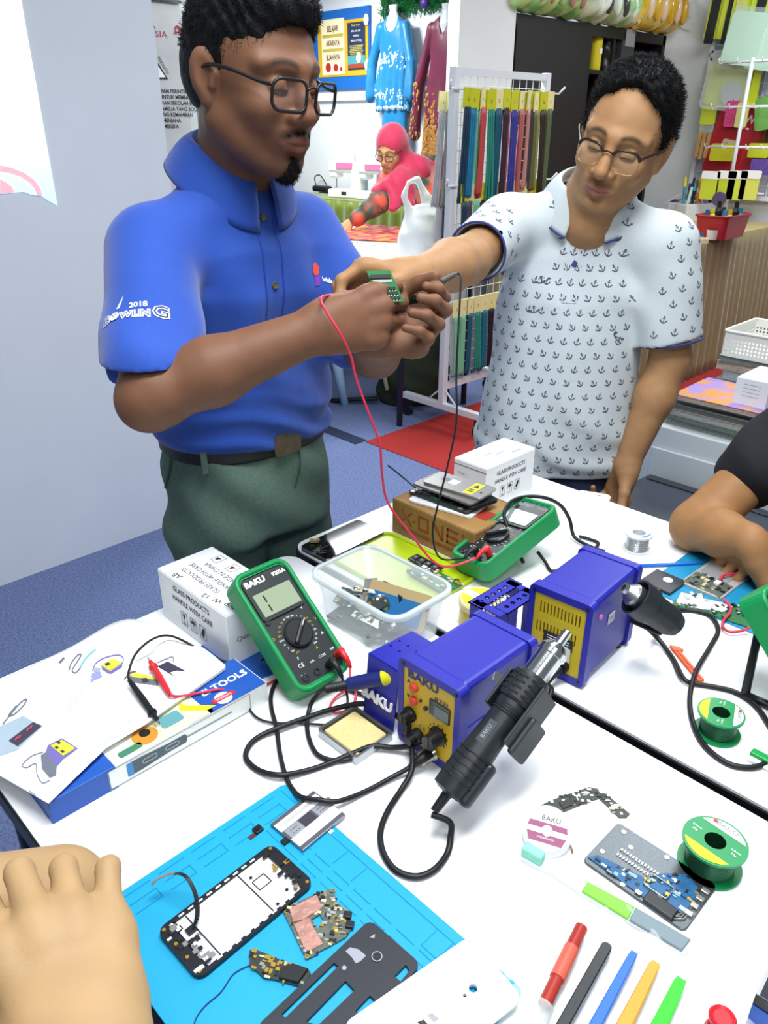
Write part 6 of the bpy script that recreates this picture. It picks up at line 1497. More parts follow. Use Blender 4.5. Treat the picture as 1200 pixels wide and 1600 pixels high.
part(t, 'steel_barrel', lambda b: b.lathe([(.0158, .200), (.0158, .244), (.0175, .245), (.0175, .254), (.012, .262), (.0062, .266), (.0055, .288), (.0040, .288), (.0040, .27), (0, .27)], CHROME, 30, X=YG))
part(t, 'cord_boot', lambda b: b.lathe([(0, -.030), (.0048, -.030), (.006, -.002), (.010, .004), (0, .004)], BLACK_RUB, 16, X=YG))
# iron, its holder with sponge tray
hA, hB = at(512, 1076, .785), at(628, 1053, .820); hd_ = (hB-hA).normalized(); XI = Matrix.Translation(hA)@hd_.to_track_quat('Z', 'Y').to_matrix().to_4x4(); hl = (hB-hA).length
t = thing('soldering_iron', 'soldering iron with blue handle and yellow collar in station holder', 'soldering iron', tuple(hA)); XI0 = tr(*(-hA))@XI
part(t, 'cord_sleeve', lambda b: b.lathe([(0, -.004), (.0045, -.004)]+sum([[(.0068, .004*k), (.0052, .004*k+.003)] for k in range(8)], [])+[(0, .032)], BLACK_RUB, 16, X=XI0))
part(t, 'grip', lambda b: b.lathe([(0, .030), (.0088, .030), (.0095, .036), (.0098, hl-.026), (0, hl-.026)], M('iron_navy', '#1c2566', .4), 20, X=XI0), 'navy grip')
part(t, 'collar', lambda b: b.lathe([(0, hl-.026), (.0108, hl-.026), (.0118, hl+.004), (.009, hl+.006), (0, hl+.006)], M('iron_yellow', '#d6cf1e', .4), 20, X=XI0), 'yellow collar')
t = thing('iron_holder', 'perforated blue iron holder stand on left side of the front station', 'iron holder', (-.574, .60, TZ))
def holder(b):
    hs_ = [circ(.0022, 8, -.020+.016*i, .0+.016*j) for i in range(3) for j in range(2)]
    b.prism([(-.030, -.03), (.026, -.03), (.026, .045), (-.024, .045)], .092, .094, NBM, holes=hs_)
    b.add([(-.030, -.03, .093), (.026, -.03, .093), (.026, -.040, .004), (-.030, -.040, .004)], [(0, 3, 2, 1)], NBM)
    b.add([(-.030, -.03, .093), (-.024, .045, .093), (-.026, .045, .004), (-.030, -.040, .004)], [(0, 1, 2, 3)], NBM)
    b.text('BAKU', .020, WHITE_INK, frame((-.004, -.0395, .034), (1, 0, 0), (0, .010, .09))@tr(0, 0, .002), 'CENTER', 1.1, .0008)
o = part(t, 'bent_sheet', holder); md = o.modifiers.new('t', 'SOLIDIFY'); md.thickness = .0015; md.offset = 1
q = [at(*p, TZ+.008) for p in ((541, 1122), (602, 1160), (648, 1098), (590, 1075))]; cc = (q[0]+q[1]+q[2]+q[3])/4
t = thing('sponge_tray', 'metal tray of yellow cleaning sponge in front of the iron holder', 'sponge tray', (-.578, .520, TZ))
part(t, 'tray', lambda b: (b.prism(rrect(.074, .066, .004), 0, .012, STEEL, holes=[rrect(.068, .060, .004)]), b.box((0, 0, .001), (.072, .064, .0015), STEEL)))
part(t, 'sponge', lambda b: b.box((0, 0, .006), (.062, .054, .009), M('sponge_yellow', '#d9c58a', .9, noise=(200, .2)), .003), 'yellow sponge')

# ---- second station seen from behind
w2, h2, d2 = .098, .136, .146
S2 = Vector((-.474, .812, TZ))
t = station('blue soldering station showing its slotted yellow back panel', tuple(S2), math.radians(4), w2, h2, d2)
def backp(b):
    sl = [rrect(.0022, .020, .0008, 1, -.030+.0055*i, .105) for i in range(12)]+[rrect(.0022, .020, .0008, 1, -.033+.0055*i, .072) for i in range(12)]
    b.prism(rrect(w2-.018, h2-.022, .003, 2, 0, h2/2+.002), -.001, .002, M('back_yellow', '#c9b01f', .45), holes=sl, X=XF)
    b.box((0, .006, h2/2), (w2-.02, .002, h2-.03), CHIP)
part(t, 'back_panel', backp)
part(t, 'rating_label', lambda b: (b.box((.003, -.0035, .062), (.046, .001, .018), CHIP), b.box((.016, -.0043, .046), (.016, .001, .022), M('label_white', '#d8d8cc', .5)), [b.box((.003, -.0042, .058+.004*k), (.034, .0004, .0008), WHITE_INK) for k in range(3)], b.text('CE', .007, INK, XF@tr(.015, .047, .0052)), b.text('BAKU', .005, INK, XF@tr(.015, .040, .0052))))
part(t, 'mains_inlet', lambda b: (b.cyl((.016, -.003, .026), (.016, -.012, .026), .0095, BLACK_RUB, n=18), b.tube(cat_path([(.016, -.012, .026), (.014, -.026, .022), (.010, -.038, .010)], 5), [.006, .0058, .0055, .0052, .005, .0048, .0045, .0042, .004, .004, .004], BLACK_RUB, 10)))
part(t, 'side_badge', lambda b: (b.box((w2/2-.003, .066, .086), (.001, .018, .016), M('badge_silver', '#b9bcc4', .4)), b.text('PC', .009, CHIP, frame((w2/2-.0022, .066, .083), (0, 1, 0), (0, 0, 1)), 'CENTER'), b.cyl((w2/2-.004, .03, .105), (w2/2-.002, .03, .105), .004, M('pink_dot', '#e06aa8', .4), n=12)))
m2 = MB(); bp_ = frame(S2, (math.cos(.07), math.sin(.07), 0), (-math.sin(.07), math.cos(.07), 0))
e_ = bp_@Vector((.010, -.038, .010)); m2.tube(cat_path([e_, at(862, 1078, TZ+.004), at(857, 1092, TZ-.002)], 8), .0038, BLACK_RUB, 10); m2.build('mains_lead', label='black mains lead dropping from the rear station into the table gap', cat='cable')
# perforated iron holder of the second station
t = thing('iron_holder', 'perforated blue iron holder between the two soldering stations', 'iron holder', (-.546, .775, TZ), math.radians(0))
def holder2(b):
    for x, y0_, y1_ in ((-.022, -.035, .06), (.012, -.02, .055)):
        hs_ = [circ(.0024, 8, y0_+.014*k, 0) for k in range(1, 6)]
        b.prism([(y0_, -.012), (y1_, -.012), (y1_, .012), (y0_, .012)], .106, .108, NBM, holes=hs_, X=tr(x, 0, 0)@rot('Z', 90))
        b.box((x, y0_+.004, .055), (.02, .004, .104), NBM); b.box((x, y1_-.004, .055), (.02, .004, .104), NBM)
    b.box((-.004, .05, .107), (.05, .012, .002), NBM); b.box((-.004, -.026, .107), (.05, .012, .002), NBM)
o = part(t, 'bent_sheet', holder2); md = o.modifiers.new('t', 'SOLIDIFY'); md.thickness = .0014
part(t, 'spring_coil', lambda b: b.tube([(-.006+.010*math.cos(a_*.9), .02-.004*a_*.3, .098+.010*math.sin(a_*.9)) for a_ in np.linspace(0, 36, 150)], .0012, CHROME, 6))
# its hot air gun, standing in the side cradle
gA = Vector(on_x(1040, 966, -.368)); gB = Vector(on_x(985, 926, -.408)); 
t = thing('hot_air_gun', 'black hot air gun whose short nozzle points left by the rear station', 'hot air gun', tuple(gA)); gd2 = (gB-gA).normalized(); Xg = gd2.to_track_quat('Z', 'Y').to_matrix().to_4x4()
g_l = (gB-gA).length
part(t, 'handle', lambda b: b.lathe([(0, -.02), (.016, -.02), (.021, -.008), (.022, .03), (.024, g_l*.55), (0, g_l*.55)], GUN, 28, X=Xg))
part(t, 'vent_collar', lambda b: b.lathe([(0, g_l*.5), (.026, g_l*.5), (.0265, g_l*.85), (.0235, g_l*.85), (.022, g_l*.6), (0, g_l*.6)], GUN, 30, X=Xg))
part(t, 'steel_barrel', lambda b: b.lathe([(0, g_l*.6), (.0165, g_l*.6), (.0165, g_l*.93), (.015, g_l*.98), (.0075, g_l*1.12), (.0070, g_l*1.2), (.0050, g_l*1.2), (.0050, g_l*1.0), (0, g_l*1.0)], STEEL, 28, X=Xg))
part(t, 'gun_cradle', lambda b: b.box((-.022, .004, -.020), (.050, .036, .008), BLACK_PL, .004, X=tr(0, 0, 0)))

# ---- multimeters
HOL = M('holster_green', '#0c8a4a', .42); FACE = M('meter_face', '#23292a', .42); LCD = M('lcd', '#93a085', .25); LCDG = M('lcd_grey', '#7f8a8a', .25); YPR = M('yellow_mark', '#c8a52c', .6)
def multimeter(label, X, lcd, shown, brand_mat):
    """X: frame with origin at the middle of the lower edge of the back, y up the meter, z out of the face"""
    loc = X.to_translation(); t = thing('multimeter', label, 'multimeter', tuple(loc), rot=X.to_euler()); w, l, th = .094, .192, .034
    part(t, 'holster', lambda b: b.prism(rrect(w, l, .018, 5, 0, l/2), 0, th, HOL, holes=[rrect(w-.014, l-.020, .012, 4, 0, l/2)], bevel=0))
    part(t, 'holster_back', lambda b: b.prism(rrect(w-.004, l-.004, .017, 5, 0, l/2), .001, .012, HOL), None)
    part(t, 'holster_lip', lambda b: b.tube([(x, y, th-.001) for x, y in rrect(w-.007, l-.009, .015, 5, 0, l/2)], .0042, HOL, 8, closed=True))
    def face(b):
        b.prism(rrect(w-.013, l-.019, .012, 4, 0, l/2), .010, th-.002, FACE); z = th-.0019
        b.prism(rrect(w-.020, .066, .006, 3, 0, l-.046), z, z+.003, FACE)
        b.text('BAKU', .0115, brand_mat, tr(-.017, l-.0245, z+.0032), 'CENTER', 1.15, .0006); b.text('9205A', .0085, brand_mat, tr(.024, l-.0235, z+.0032), 'CENTER', 1.0, .0003)
        for i in range(21):
            a_ = math.radians(-55+i*290/20); b.text(['200', '2k', '20', '2M', '2n', '20u', '200m', '10', '2', '20k'][i % 10], .0038, [WHITE_INK, YPR][(i//4) % 2], tr(.0275*math.cos(a_), .079+.0275*math.sin(a_)-.0015, z+.0003), 'CENTER', 1.0)
        for s_, x, y, sz, mt in (('V', .027, .108, .006, WHITE_INK), ('V', .037, .085, .006, YPR), ('A', .034, .062, .006, WHITE_INK), ('A', .014, .047, .006, YPR), ('F', -.020, .046, .006, WHITE_INK), ('D', -.037, .085, .006, YPR), ('CE', -.022, .035, .008, WHITE_INK), ('COM', .014, .034, .0052, WHITE_INK), ('mA', -.004, .034, .005, WHITE_INK), ('20A', -.026, .022, .0052, WHITE_INK), ('V/R', .034, .036, .005, WHITE_INK), ('HOLD', -.031, .1175, .0045, WHITE_INK), ('AUTO POWER OFF', -.008, .114, .0032, YPR)):
            b.text(s_, sz, mt, tr(x, y, z+.0003), 'CENTER')
        for k in range(8): b.cyl((.022+.0035*(k % 4), .118+.004*(k//4), z), (.022+.0035*(k % 4), .118+.004*(k//4), z+.0004), .001, CHIP, n=8)
        b.cyl((-.031, .111, z), (-.031, .111, z+.002), .004, CHIP, n=14)
    part(t, 'face_plate', face)
    def screen(b):
        z = th+.0012; b.box((0, l-.056, z), (.064, .036, .002), lcd, .0006)
        if shown: b.box((-.0175, l-.049, z+.0012), (.0022, .011, .0004), INK); b.box((-.0175, l-.064, z+.0012), (.0022, .011, .0004), INK)
    part(t, 'display', screen, 'greenish grey display')
    part(t, 'dial', lambda b: (b.lathe([(.0215, 0), (.0215, .004), (.019, .006), (0, .006)], CHIP, 32, X=tr(0, .079, th-.002)), b.box((0, 0, .008), (.0075, .040, .009), CHIP, .003, X=tr(0, .079, th-.002)@rot('Z', -48)), b.box((0, .014, .0128), (.001, .012, .0004), WHITE_INK, X=tr(0, .079, th-.002)@rot('Z', -48))))
    for x in (-.026, -.006, .014, .034): part(t, 'socket', lambda b, x=x: b.lathe([(.0055, 0), (.0055, .0015), (.0028, .0015), (.0028, -.004), (0, -.004)], CHIP, 18, X=tr(x, .020 if x < .03 else .026, th-.002)))
    return t, w, l, th
yv = Vector((-.785, 0, .62)).normalized(); XM = frame((-.682, .547, .742), (0, 1, 0), yv)
t, w, l, th = multimeter('green multimeter showing a single 1, leaning on the white box', XM, LCD, True, WHITE_INK)
part(t, 'kickstand', lambda b: (b.box((0, .085, -.028), (.05, .004, .06), BLACK_PL, .002, X=rot('X', 0)), b.box((0, .04, .0), (.05, .05, .004), BLACK_PL, .002)))
def plug(label, X, mat, px_tail):
    t = thing('test_plug', label, 'plug', tuple(X.to_translation())); X0 = tr(*(-X.to_translation()))@X
    part(t, 'plug_body', lambda b: (b.lathe([(0, 0), (.0055, 0), (.006, .014), (.0045, .018), (0, .018)], mat, 16, X=X0), b.tube(cat_path([X0@Vector((0, 0, .012)), X0@Vector((0, -.012, .016)), X0@Vector((0, -.026, .012))], 4), [.0058, .0056, .005, .0046, .0042, .0038, .0034, .003, .0026], mat, 10)))
    return X@Vector((0, -.026, .012))
REDP = M('red_plastic', '#d0242e', .4); REDW = M('red_wire', '#d23350', .45); BLKW = M('black_wire', '#14161a', .45)
tp_r = plug('red plug in the front multimeter', XM@tr(.034, .026, th), REDP, None); tp_b = plug('black plug in the front multimeter', XM@tr(.014, .020, th), BLACK_RUB, None)
yv = Vector((.10, .93, .30)).normalized(); nv = Vector((-.20, -.30, .93)); xv = yv.cross(nv).normalized(); XM2 = frame((-.722, .925, .752), xv, yv)
t, w, l, th = multimeter('green multimeter lying against the brown box', XM2, LCDG, False, GREY_INK)
tp_r2 = plug('red plug in the multimeter by the brown box', XM2@tr(.030, .030, th)@rot('Z', 0), REDP, None); tp_b2 = plug('black plug in the multimeter by the brown box', XM2@tr(.010, .020, th), BLACK_RUB, None)
# third meter, only its top corner and stand in view
yv = Vector((-.72, .12, .68)).normalized(); nv = Vector((.68, .1, .72)); xv = yv.cross(nv).normalized(); XM3 = frame((-.155, .965, .752), xv, yv)
t, w, l, th = multimeter('green multimeter at right edge standing on its black prop', XM3, LCD, False, WHITE_INK)
part(t, 'kickstand', lambda b: (b.tube([at(1186, 985, .83), at(1178, 1020, .79), at(1164, 1086, TZ+.006)], .0062, BLACK_PL, 8, X=XM3.inverted()), b.tube([at(1164, 1086, TZ+.006), at(1215, 1108, TZ+.006)], .0062, BLACK_PL, 8, X=XM3.inverted())))

# ---- cartons
def carton(label, x0, x1, y0, y1, z0, h, fn, mat=None, group=None, rz=0.0):
    cx, cy = (x0+x1)/2, (y0+y1)/2; t = thing('carton', label, 'box', (cx, cy, z0), rz, group); w, d = x1-x0, y1-y0; mt = mat or M('white_card', '#edeff1', .6, noise=(30, .06))
    part(t, 'box_body', lambda b: b.box((0, 0, h/2), (w, d, h), mt, .0012, 1)); part(t, 'lid_flap', lambda b: (b.box((0, 0, h+.0006), (w-.002, d-.002, .001), mt), b.box((0, d/2-.002, h+.0014), (w-.004, .001, .0016), mt)))
    part(t, 'printing', lambda b: fn(b, w, d, h)); return t
def care(b, X, s, icons=True):
    """lettering block: X at its middle"""
    b.text('GLASS PRODUCTS', .0128*s, INK, X@tr(0, .018*s, 0), 'CENTER', .95, .0002); b.text('HANDLE WITH CARE', .0128*s, INK, X@tr(0, .0*s, 0), 'CENTER', .9, .0002)
    if icons:
        for k in range(3):
            c = -.026*s+.026*s*k; b.prism(rrect(.017*s, .024*s, .001, 1, c, -.024*s), 0, .0002, INK, holes=[rrect(.0158*s, .0228*s, .0009, 1, c, -.024*s)], X=X)
            if k == 0: b.plate([(c-.004*s, -.016*s), (c+.004*s, -.016*s), (c+.001*s, -.025*s), (c-.001*s, -.025*s)], .0002, INK, X); b.rect(c-.003*s, -.034*s, c+.003*s, -.0325*s, .0002, INK, X); b.rect(c-.0004*s, -.033*s, c+.0004*s, -.025*s, .0002, INK, X)
            if k == 1: b.plate([(c+.0065*s*math.cos(a), -.022*s+.0065*s*math.sin(a)) for a in np.linspace(0, PI, 12)], .0002, INK, X); b.rect(c-.0004*s, -.032*s, c+.0004*s, -.022*s, .0002, INK, X)
            if k == 2: b.plate([(c-.0055*s, -.028*s), (c+.001*s, -.015*s), (c+.006*s, -.017*s), (c+.001*s, -.034*s)], .0002, INK, X)
def box1(b, w, d, h):
    care(b, frame((0, -d/2-.0004, h*.58), (1, 0, 0), (0, 0, 1)), 1.0)
    XT = frame((0.0, 0, h+.0014), (-1, 0, 0), (0, -1, 0))
    b.text('GLASS PRODUCTS', .0128, INK, XT@tr(0.015, .018, 0), 'CENTER', .95); b.text('HANDLE WITH CARE', .0128, INK, XT@tr(.012, .001, 0), 'CENTER', .9); b.text('MADE IN CHINA', .0128, INK, XT@tr(.01, -.016, 0), 'CENTER', .9)
    for k, c in enumerate((.06, .02, -.02)): b.prism(rrect(.017, .020, .001, 1, c-.01, -.034), 0, .0002, INK, holes=[rrect(.0158, .0188, .0009, 1, c-.01, -.034)], X=XT); b.plate([(c-.014, -.038), (c-.008, -.028), (c-.004, -.036)], .0003, INK, XT)
    for s_, x, y in (('W: 12', -.04, .034), ('AB', .052, .036), ('top', -.075, .028)): b.text(s_, .014, CHIP, XT@tr(x, y, .0002)@rot('Z', 12), 'CENTER', 1.1)
    b.text('Quan :', .012, INK, frame((w/2+.0004, -.02, h*.42), (0, 1, 0), (0, 0, 1)), 'CENTER')
carton('large white glass products box at the left table corner', -1.000, -.813, .489, .590, TZ, .088, box1)
def box2(b, w, d, h):
    care(b, frame((w/2+.0004, 0, h*.58), (0, 1, 0), (0, 0, 1)), .95)
    XT = frame((0, .01, h+.0014), (0, -1, 0), (1, 0, 0))
    for i, s_ in enumerate(('Mode', 'Cover', 'P10')): b.text(s_, .014, GREY_INK, XT@tr(-.03+.03*i, .02-.016*i, 0), 'CENTER')
    b.text('Mode :', .008, GREY_INK, frame((-.02, -d/2-.0004, h*.7), (1, 0, 0), (0, 0, 1)), 'CENTER'); b.box((0, -d/2-.0003, h*.9), (w, .0004, .001), INK)
    for k in range(2): b.box((.01, -d/2-.0003, h*(.5-.16*k)), (w*.5, .0004, .0008), GREY_INK)
carton('white glass products box standing behind the brown box', -.958, -.873, 1.148, 1.312, TZ, .099, box2)
def xone(b, w, d, h):
    RO = M('rust_print', '#93361f', .65); X = frame((.0, -d/2-.0004, h*.38), (1, 0, 0), (0, 0, 1))
    b.tube([(-.075, .032, 0), (-.050, .002, 0)], .0016, RO, 6, X=X); b.tube([(-.080, .002, 0), (-.066, .013, 0)], .0016, RO, 6, X=X); b.tube([(-.058, .022, 0), (-.048, .032, 0)], .0016, RO, 6, X=X)
    b.box((-.043, .014, 0), (.004, .004, .001), RO, X=X)
    oo = [(-.033, .002), (-.006, .002), (-.006, .032), (-.033, .032)]; b.prism(oo, 0, .0004, RO, holes=[[(-.029, .006), (-.010, .006), (-.010, .028), (-.029, .028)]], X=X)
    b.rect(.002, .002, .006, .032, .0004, RO, X); b.rect(.026, .002, .030, .032, .0004, RO, X); b.plate([(.002, .032), (.008, .032), (.030, .002), (.024, .002)], .0004, RO, X)
    b.rect(.038, .002, .042, .032, .0004, RO, X)
    for y in (.002, .015, .028): b.rect(.038, y, .066, y+.004, .0004, RO, X)
    b.prism(circ(.0035, 14, .076, .030), 0, .0004, RO, holes=[circ(.002, 10, .076, .030)], X=X)
    b.text("WORLD'S TOUGHEST SCREEN PROTECTOR", .0092, RO, X@tr(0, -.012, .0004), 'CENTER', .84, .0003)
    b.rect(.045, -.02, .085, .015, h+.0016, M('tape_red', '#9c2f22', .6))
carton('brown X-ONE screen protector box under the pile of phone parts', -.952, -.748, .962, 1.105, TZ, .070, xone, M('kraft_card', '#9a7440', .75, noise=(24, .25)))
XZ = TZ+.072
def slab(name, label, cat, cx, cy, w, d, th, z, rz, mat, fn=None, tilt=0.0, r=.008):
    t = thing(name, label, cat, (cx, cy, z), rot=(math.radians(tilt), 0, math.radians(rz))); part(t, 'plate', lambda b: b.prism(rrect(w, d, r, 4), 0, th, mat, bevel=.0006))
    if fn:
        for pn, f in fn: part(t, pn, f)
    return t
def corner_list(px, z): return [at(*p, z) for p in px]
pbx = lambda px, z: ((at(*px, z)).x, (at(*px, z)).y)
x_, y_ = pbx((700, 786), XZ); slab('phone_shell', 'white phone bezel at the bottom of the pile on brown box', 'phone part', x_, y_, .135, .072, .004, XZ, 12, WHITE_PL)
x_, y_ = pbx((700, 778), XZ+.005); slab('circuit_board', 'green and black circuit board in the pile on brown box', 'circuit board', x_, y_, .14, .070, .005, XZ+.0046, 4, PCB_D, [('board_component', lambda b: greeble(b, [(-.068, -.033), (.068, -.033), (.068, .033), (-.068, .033)], .005, 60, [CHIP, SHIELD, PCB_G, CHIP], .003, .014, .003, 0, 21))])
x_, y_ = pbx((722, 772), XZ+.012); slab('phone_chassis', 'black phone frame poking out right side of the pile', 'phone part', x_, y_, .135, .066, .006, XZ+.0132, -10, FB, [('frame_component', lambda b: greeble(b, [(-.065, -.031), (.065, -.031), (.065, .031), (-.065, .031)], .006, 30, [CHIP, SHIELD, DARK_PL], .003, .010, .002, 0, 22))])
x_, y_ = pbx((707, 766), XZ+.02); slab('salvaged_screen', 'dark grey screen panel second from top of the pile', 'screen', x_, y_, .14, .072, .004, XZ+.0215, 3, M('warm_grey_screen', '#6d6a66', .25, .2))
x_, y_ = pbx((718, 757), XZ+.03); slab('salvaged_screen', 'silver screen panel with yellow warning label on top of pile', 'screen', x_, y_, .13, .062, .004, XZ+.0262, 8, M('silver_screen', '#9d9b99', .28, .4),
    [('warning_label', lambda b: (b.rect(.022, -.026, .042, .024, .0043, M('warn_yellow', '#e4d813', .5)), b.plate([(.025, .004), (.039, .004), (.032, .018)], .0046, CHIP), b.rect(.025, -.016, .039, -.012, .0046, CHIP), b.rect(.025, -.008, .037, -.004, .0046, CHIP))), ('white_sticker', lambda b: b.rect(-.022, -.008, -.004, .012, .0043, WHITE_PL)), ('print_mark', lambda b: (b.rect(-.042, -.002, -.026, .012, .0043, M('mark_grey2', '#6e6c6b', .4)), b.prism(circ(.0025, 12, .052, -.008), .004, .0044, CHIP)))])
m2 = MB(); m2.tube(cat_path([at(650, 763, XZ+.016), at(632, 748, XZ+.03), at(616, 735, XZ+.05), at(606, 727, XZ+.062)]), [.0016]*25, M('dark_blue_flex', '#1c3b55', .4), 6); m2.build('flex_strip', label='dark blue flex strip sticking up from pile on brown box', cat='flex cable')

# ---- phones and loose things at the back of the table
t = thing('smartphone', 'cracked black smartphone lying face up by the table corner', 'phone', (-.982, .862, TZ), math.radians(92))
part(t, 'phone_body', lambda b: b.prism(rrect(.155, .078, .010), 0, .008, M('gunmetal', '#6c7074', .3, .8), bevel=.0012)); part(t, 'glass', lambda b: b.prism(rrect(.152, .075, .009), .008, .0092, M('black_glass', '#0a0b0d', .06), bevel=.0004))
part(t, 'earpiece', lambda b: b.box((.070, 0, .0093), (.003, .018, .0004), STEEL)); part(t, 'crack', lambda b: [b.tube([(-.062, .0, .0093)]+[(-.062+rb.uniform(-.012, .014)*k, rb.uniform(-.01, .012)*k, .0093) for k in (1, 2)], .0003, M('crack_white', '#9aa0a4', .4), 4) for _ in range(9)])
q = at(491, 848, TZ+.0092); m2 = MB(); m2.box((0, 0, .004), (.016, .006, .007), M('brass_part', '#c9b07a', .4, .5), .001, X=rot('Z', 40)); m2.box((.004, .003, .005), (.006, .012, .006), M('brass_part', '#c9b07a', .4, .5), .001); m2.build('brass_clip', label='tiny brass clip lying on the cracked phone', cat='clip', loc=(q.x, q.y, TZ+.0094))
# lime lid and clear tub
LIME = M('lime_plastic', '#b7cf1e', .3, alpha=.95)
t = thing('tub_lid', 'lime green plastic lid under circuit boards behind the clear tub', 'lid', (-.838, .872, TZ)); part(t, 'lid_plate', lambda b: b.prism(rrect(.24, .155, .03), 0, .004, LIME, bevel=.001)); part(t, 'rim', lambda b: b.tube([(x, y, .005) for x, y in rrect(.234, .149, .028)], .004, LIME, 8, closed=True))
q = at(665, 880, TZ+.012); t = thing('memory_board', 'black memory chip board lying on the lime lid', 'circuit board', (q.x, q.y, TZ+.0095), math.radians(-2)); part(t, 'board', lambda b: b.box((0, 0, .002), (.066, .024, .003), PCB_D)); 
for k in range(4): part(t, 'chip', lambda b, k=k: (b.box((-.024+.016*k, 0, .005), (.012, .016, .003), CHIP), b.box((-.024+.016*k, -.001, .0066), (.006, .003, .0002), GREY_INK), [b.box((-.024+.016*k-.005+.0025*j, s_*.0095, .004), (.001, .003, .001), SOLD) for j in range(5) for s_ in (-1, 1)]))
q = at(680, 903, TZ+.012); t = thing('circuit_board', 'green circuit board on the lime lid beside memory board', 'circuit board', (q.x-.005, q.y, TZ+.0095), math.radians(-4)); pp = [(-.045, -.022), (.05, -.022), (.05, .022), (-.045, .022)]
part(t, 'board', lambda b: b.prism(pp, 0, .002, PCB_G)); part(t, 'board_component', lambda b: greeble(b, pp, .002, 40, [CHIP, GOLD, SOLD, PCB_D, CREAM], .003, .012, .004, 0, 31))
CLR = M('clear_plastic', '#e4ebec', .12, trans=.0, alpha=.30, spec=.7); CLRr = M('clear_plastic_rim', '#dde6e8', .15, alpha=.55, spec=.7)
tx, ty = -.738, .722; t = thing('plastic_tub', 'clear plastic tub of salvaged phone boards', 'tub', (tx, ty, TZ))
W_, D_, H_ = .188, .128, .085
def tub(b):
    n = 8; o_ = rrect(W_, D_, .025, n); i_ = rrect(W_-.003, D_-.003, .0235, n); N = len(o_); k = .86
    vs = [(x*k, y*k, 0) for x, y in o_]+[(x, y, H_) for x, y in o_]+[(x, y, H_) for x, y in i_]+[(x*k, y*k, .0015) for x, y in i_]
    b.add(vs, [(r*N+i, r*N+(i+1) % N, (r+1)*N+(i+1) % N, (r+1)*N+i) for r in range(3) for i in range(N)]+[tuple(range(3*N, 4*N)), tuple(reversed(range(N)))], CLR, True)
part(t, 'tub_wall', tub)
def rim(b):
    o_ = rrect(W_+.012, D_+.012, .03, 8); N = len(o_); i_ = rrect(W_-.002, D_-.002, .024, 8)
    b.add([(x, y, H_-.008) for x, y in o_]+[(x, y, H_) for x, y in o_]+[(x, y, H_+.001) for x, y in i_], [(r*N+i, r*N+(i+1) % N, (r+1)*N+(i+1) % N, (r+1)*N+i) for r in range(2) for i in range(N)], CLRr, True)
o = part(t, 'rim', rim); md = o.modifiers.new('t', 'SOLIDIFY'); md.thickness = .0015
# boards in the tub
t = thing('salvaged_plate', 'blue phone back plate leaning in the clear tub', 'phone part', (-.715, .735, TZ+.040), rot=(math.radians(48), math.radians(4), math.radians(22)))
part(t, 'plate', lambda b: b.prism(rrect(.105, .060, .006), 0, .003, M('tan_edge', '#a08a5e', .5), bevel=.0005)); part(t, 'blue_panel', lambda b: (b.prism(rrect(.092, .042, .003, 3, -.003, -.007), .003, .0036, M('blue_panel', '#1d5f92', .3)), b.rect(-.035, -.006, -.025, .006, .0037, M('pale_sticker', '#8fb2c0', .5)), b.rect(-.02, -.012, -.012, -.005, .0037, M('lime_sticker', '#9fb84a', .5)))); part(t, 'camera_bump', lambda b: b.box((.047, .012, .004), (.008, .014, .004), CHIP, .001))
extra = [(.03, -.02, .022, .05, .03, 10, -6, 60, PCB_D), (-.055, .02, .02, .04, .028, -12, 10, 70, PCB_G), (-.005, .0, .045, .04, .024, 14, 12, -35, PCB_D), (-.04, -.03, .04, .03, .02, 20, -14, 0, CHIP)]
tb = ['grey board heap piece nearest the tub\'s left wall', 'shield plate lying flat in the clear tub', 'flex ribbon piece poking up in the clear tub', 'black speaker piece beside the blue plate in tub', 'white tag strip in front of the heap in tub', 'silver bracket on top of the heap in tub', 'brown flex piece standing in the clear tub', 'board offcut at the bottom of clear tub', 'dark board under the blue plate in the clear tub', 'green board against the far left corner of tub', 'dark board lying across the heap in clear tub', 'black cover piece by the near wall of tub']
for i, (dx, dy, dz, w_, d_, rx, ry, rz, mt) in enumerate([(-.045, -.010, .03, .05, .03, 12, 8, 25, PCB_D), (-.02, -.018, .035, .045, .022, -8, 4, -12, SHIELD), (-.035, .012, .045, .018, .03, 60, 0, 30, SHIELD), (.012, .015, .03, .02, .045, 70, 10, -20, CHIP), (.005, -.034, .028, .042, .010, 20, 0, 5, WHITE_PL), (-.030, -.006, .052, .032, .006, 4, -8, 20, WHITE_PL), (-.012, .022, .048, .014, .026, 75, 0, -10, M('flex_brown', '#7a4a34', .4)), (.0, -.008, .010, .11, .06, 4, 2, 8, PCB_D)]+extra):
    t = thing('salvaged_part', tb[i], 'phone part', (tx+dx, ty+dy, TZ+dz), rot=(math.radians(rx), math.radians(ry), math.radians(rz)))
    w_ *= 1.3; d_ *= 1.3; pp = [(-w_/2, -d_/2), (w_/2, -d_/2), (w_/2*.7, d_/2), (-w_/2, d_/2*.8)]
    part(t, 'plate', lambda b: b.prism(pp, 0, .002, mt)); part(t, 'board_component', lambda b: greeble(b, pp, .002, 16, [CHIP, SHIELD, GOLD, WHITE_PL], .002, .007, .003, 10, 40+i))
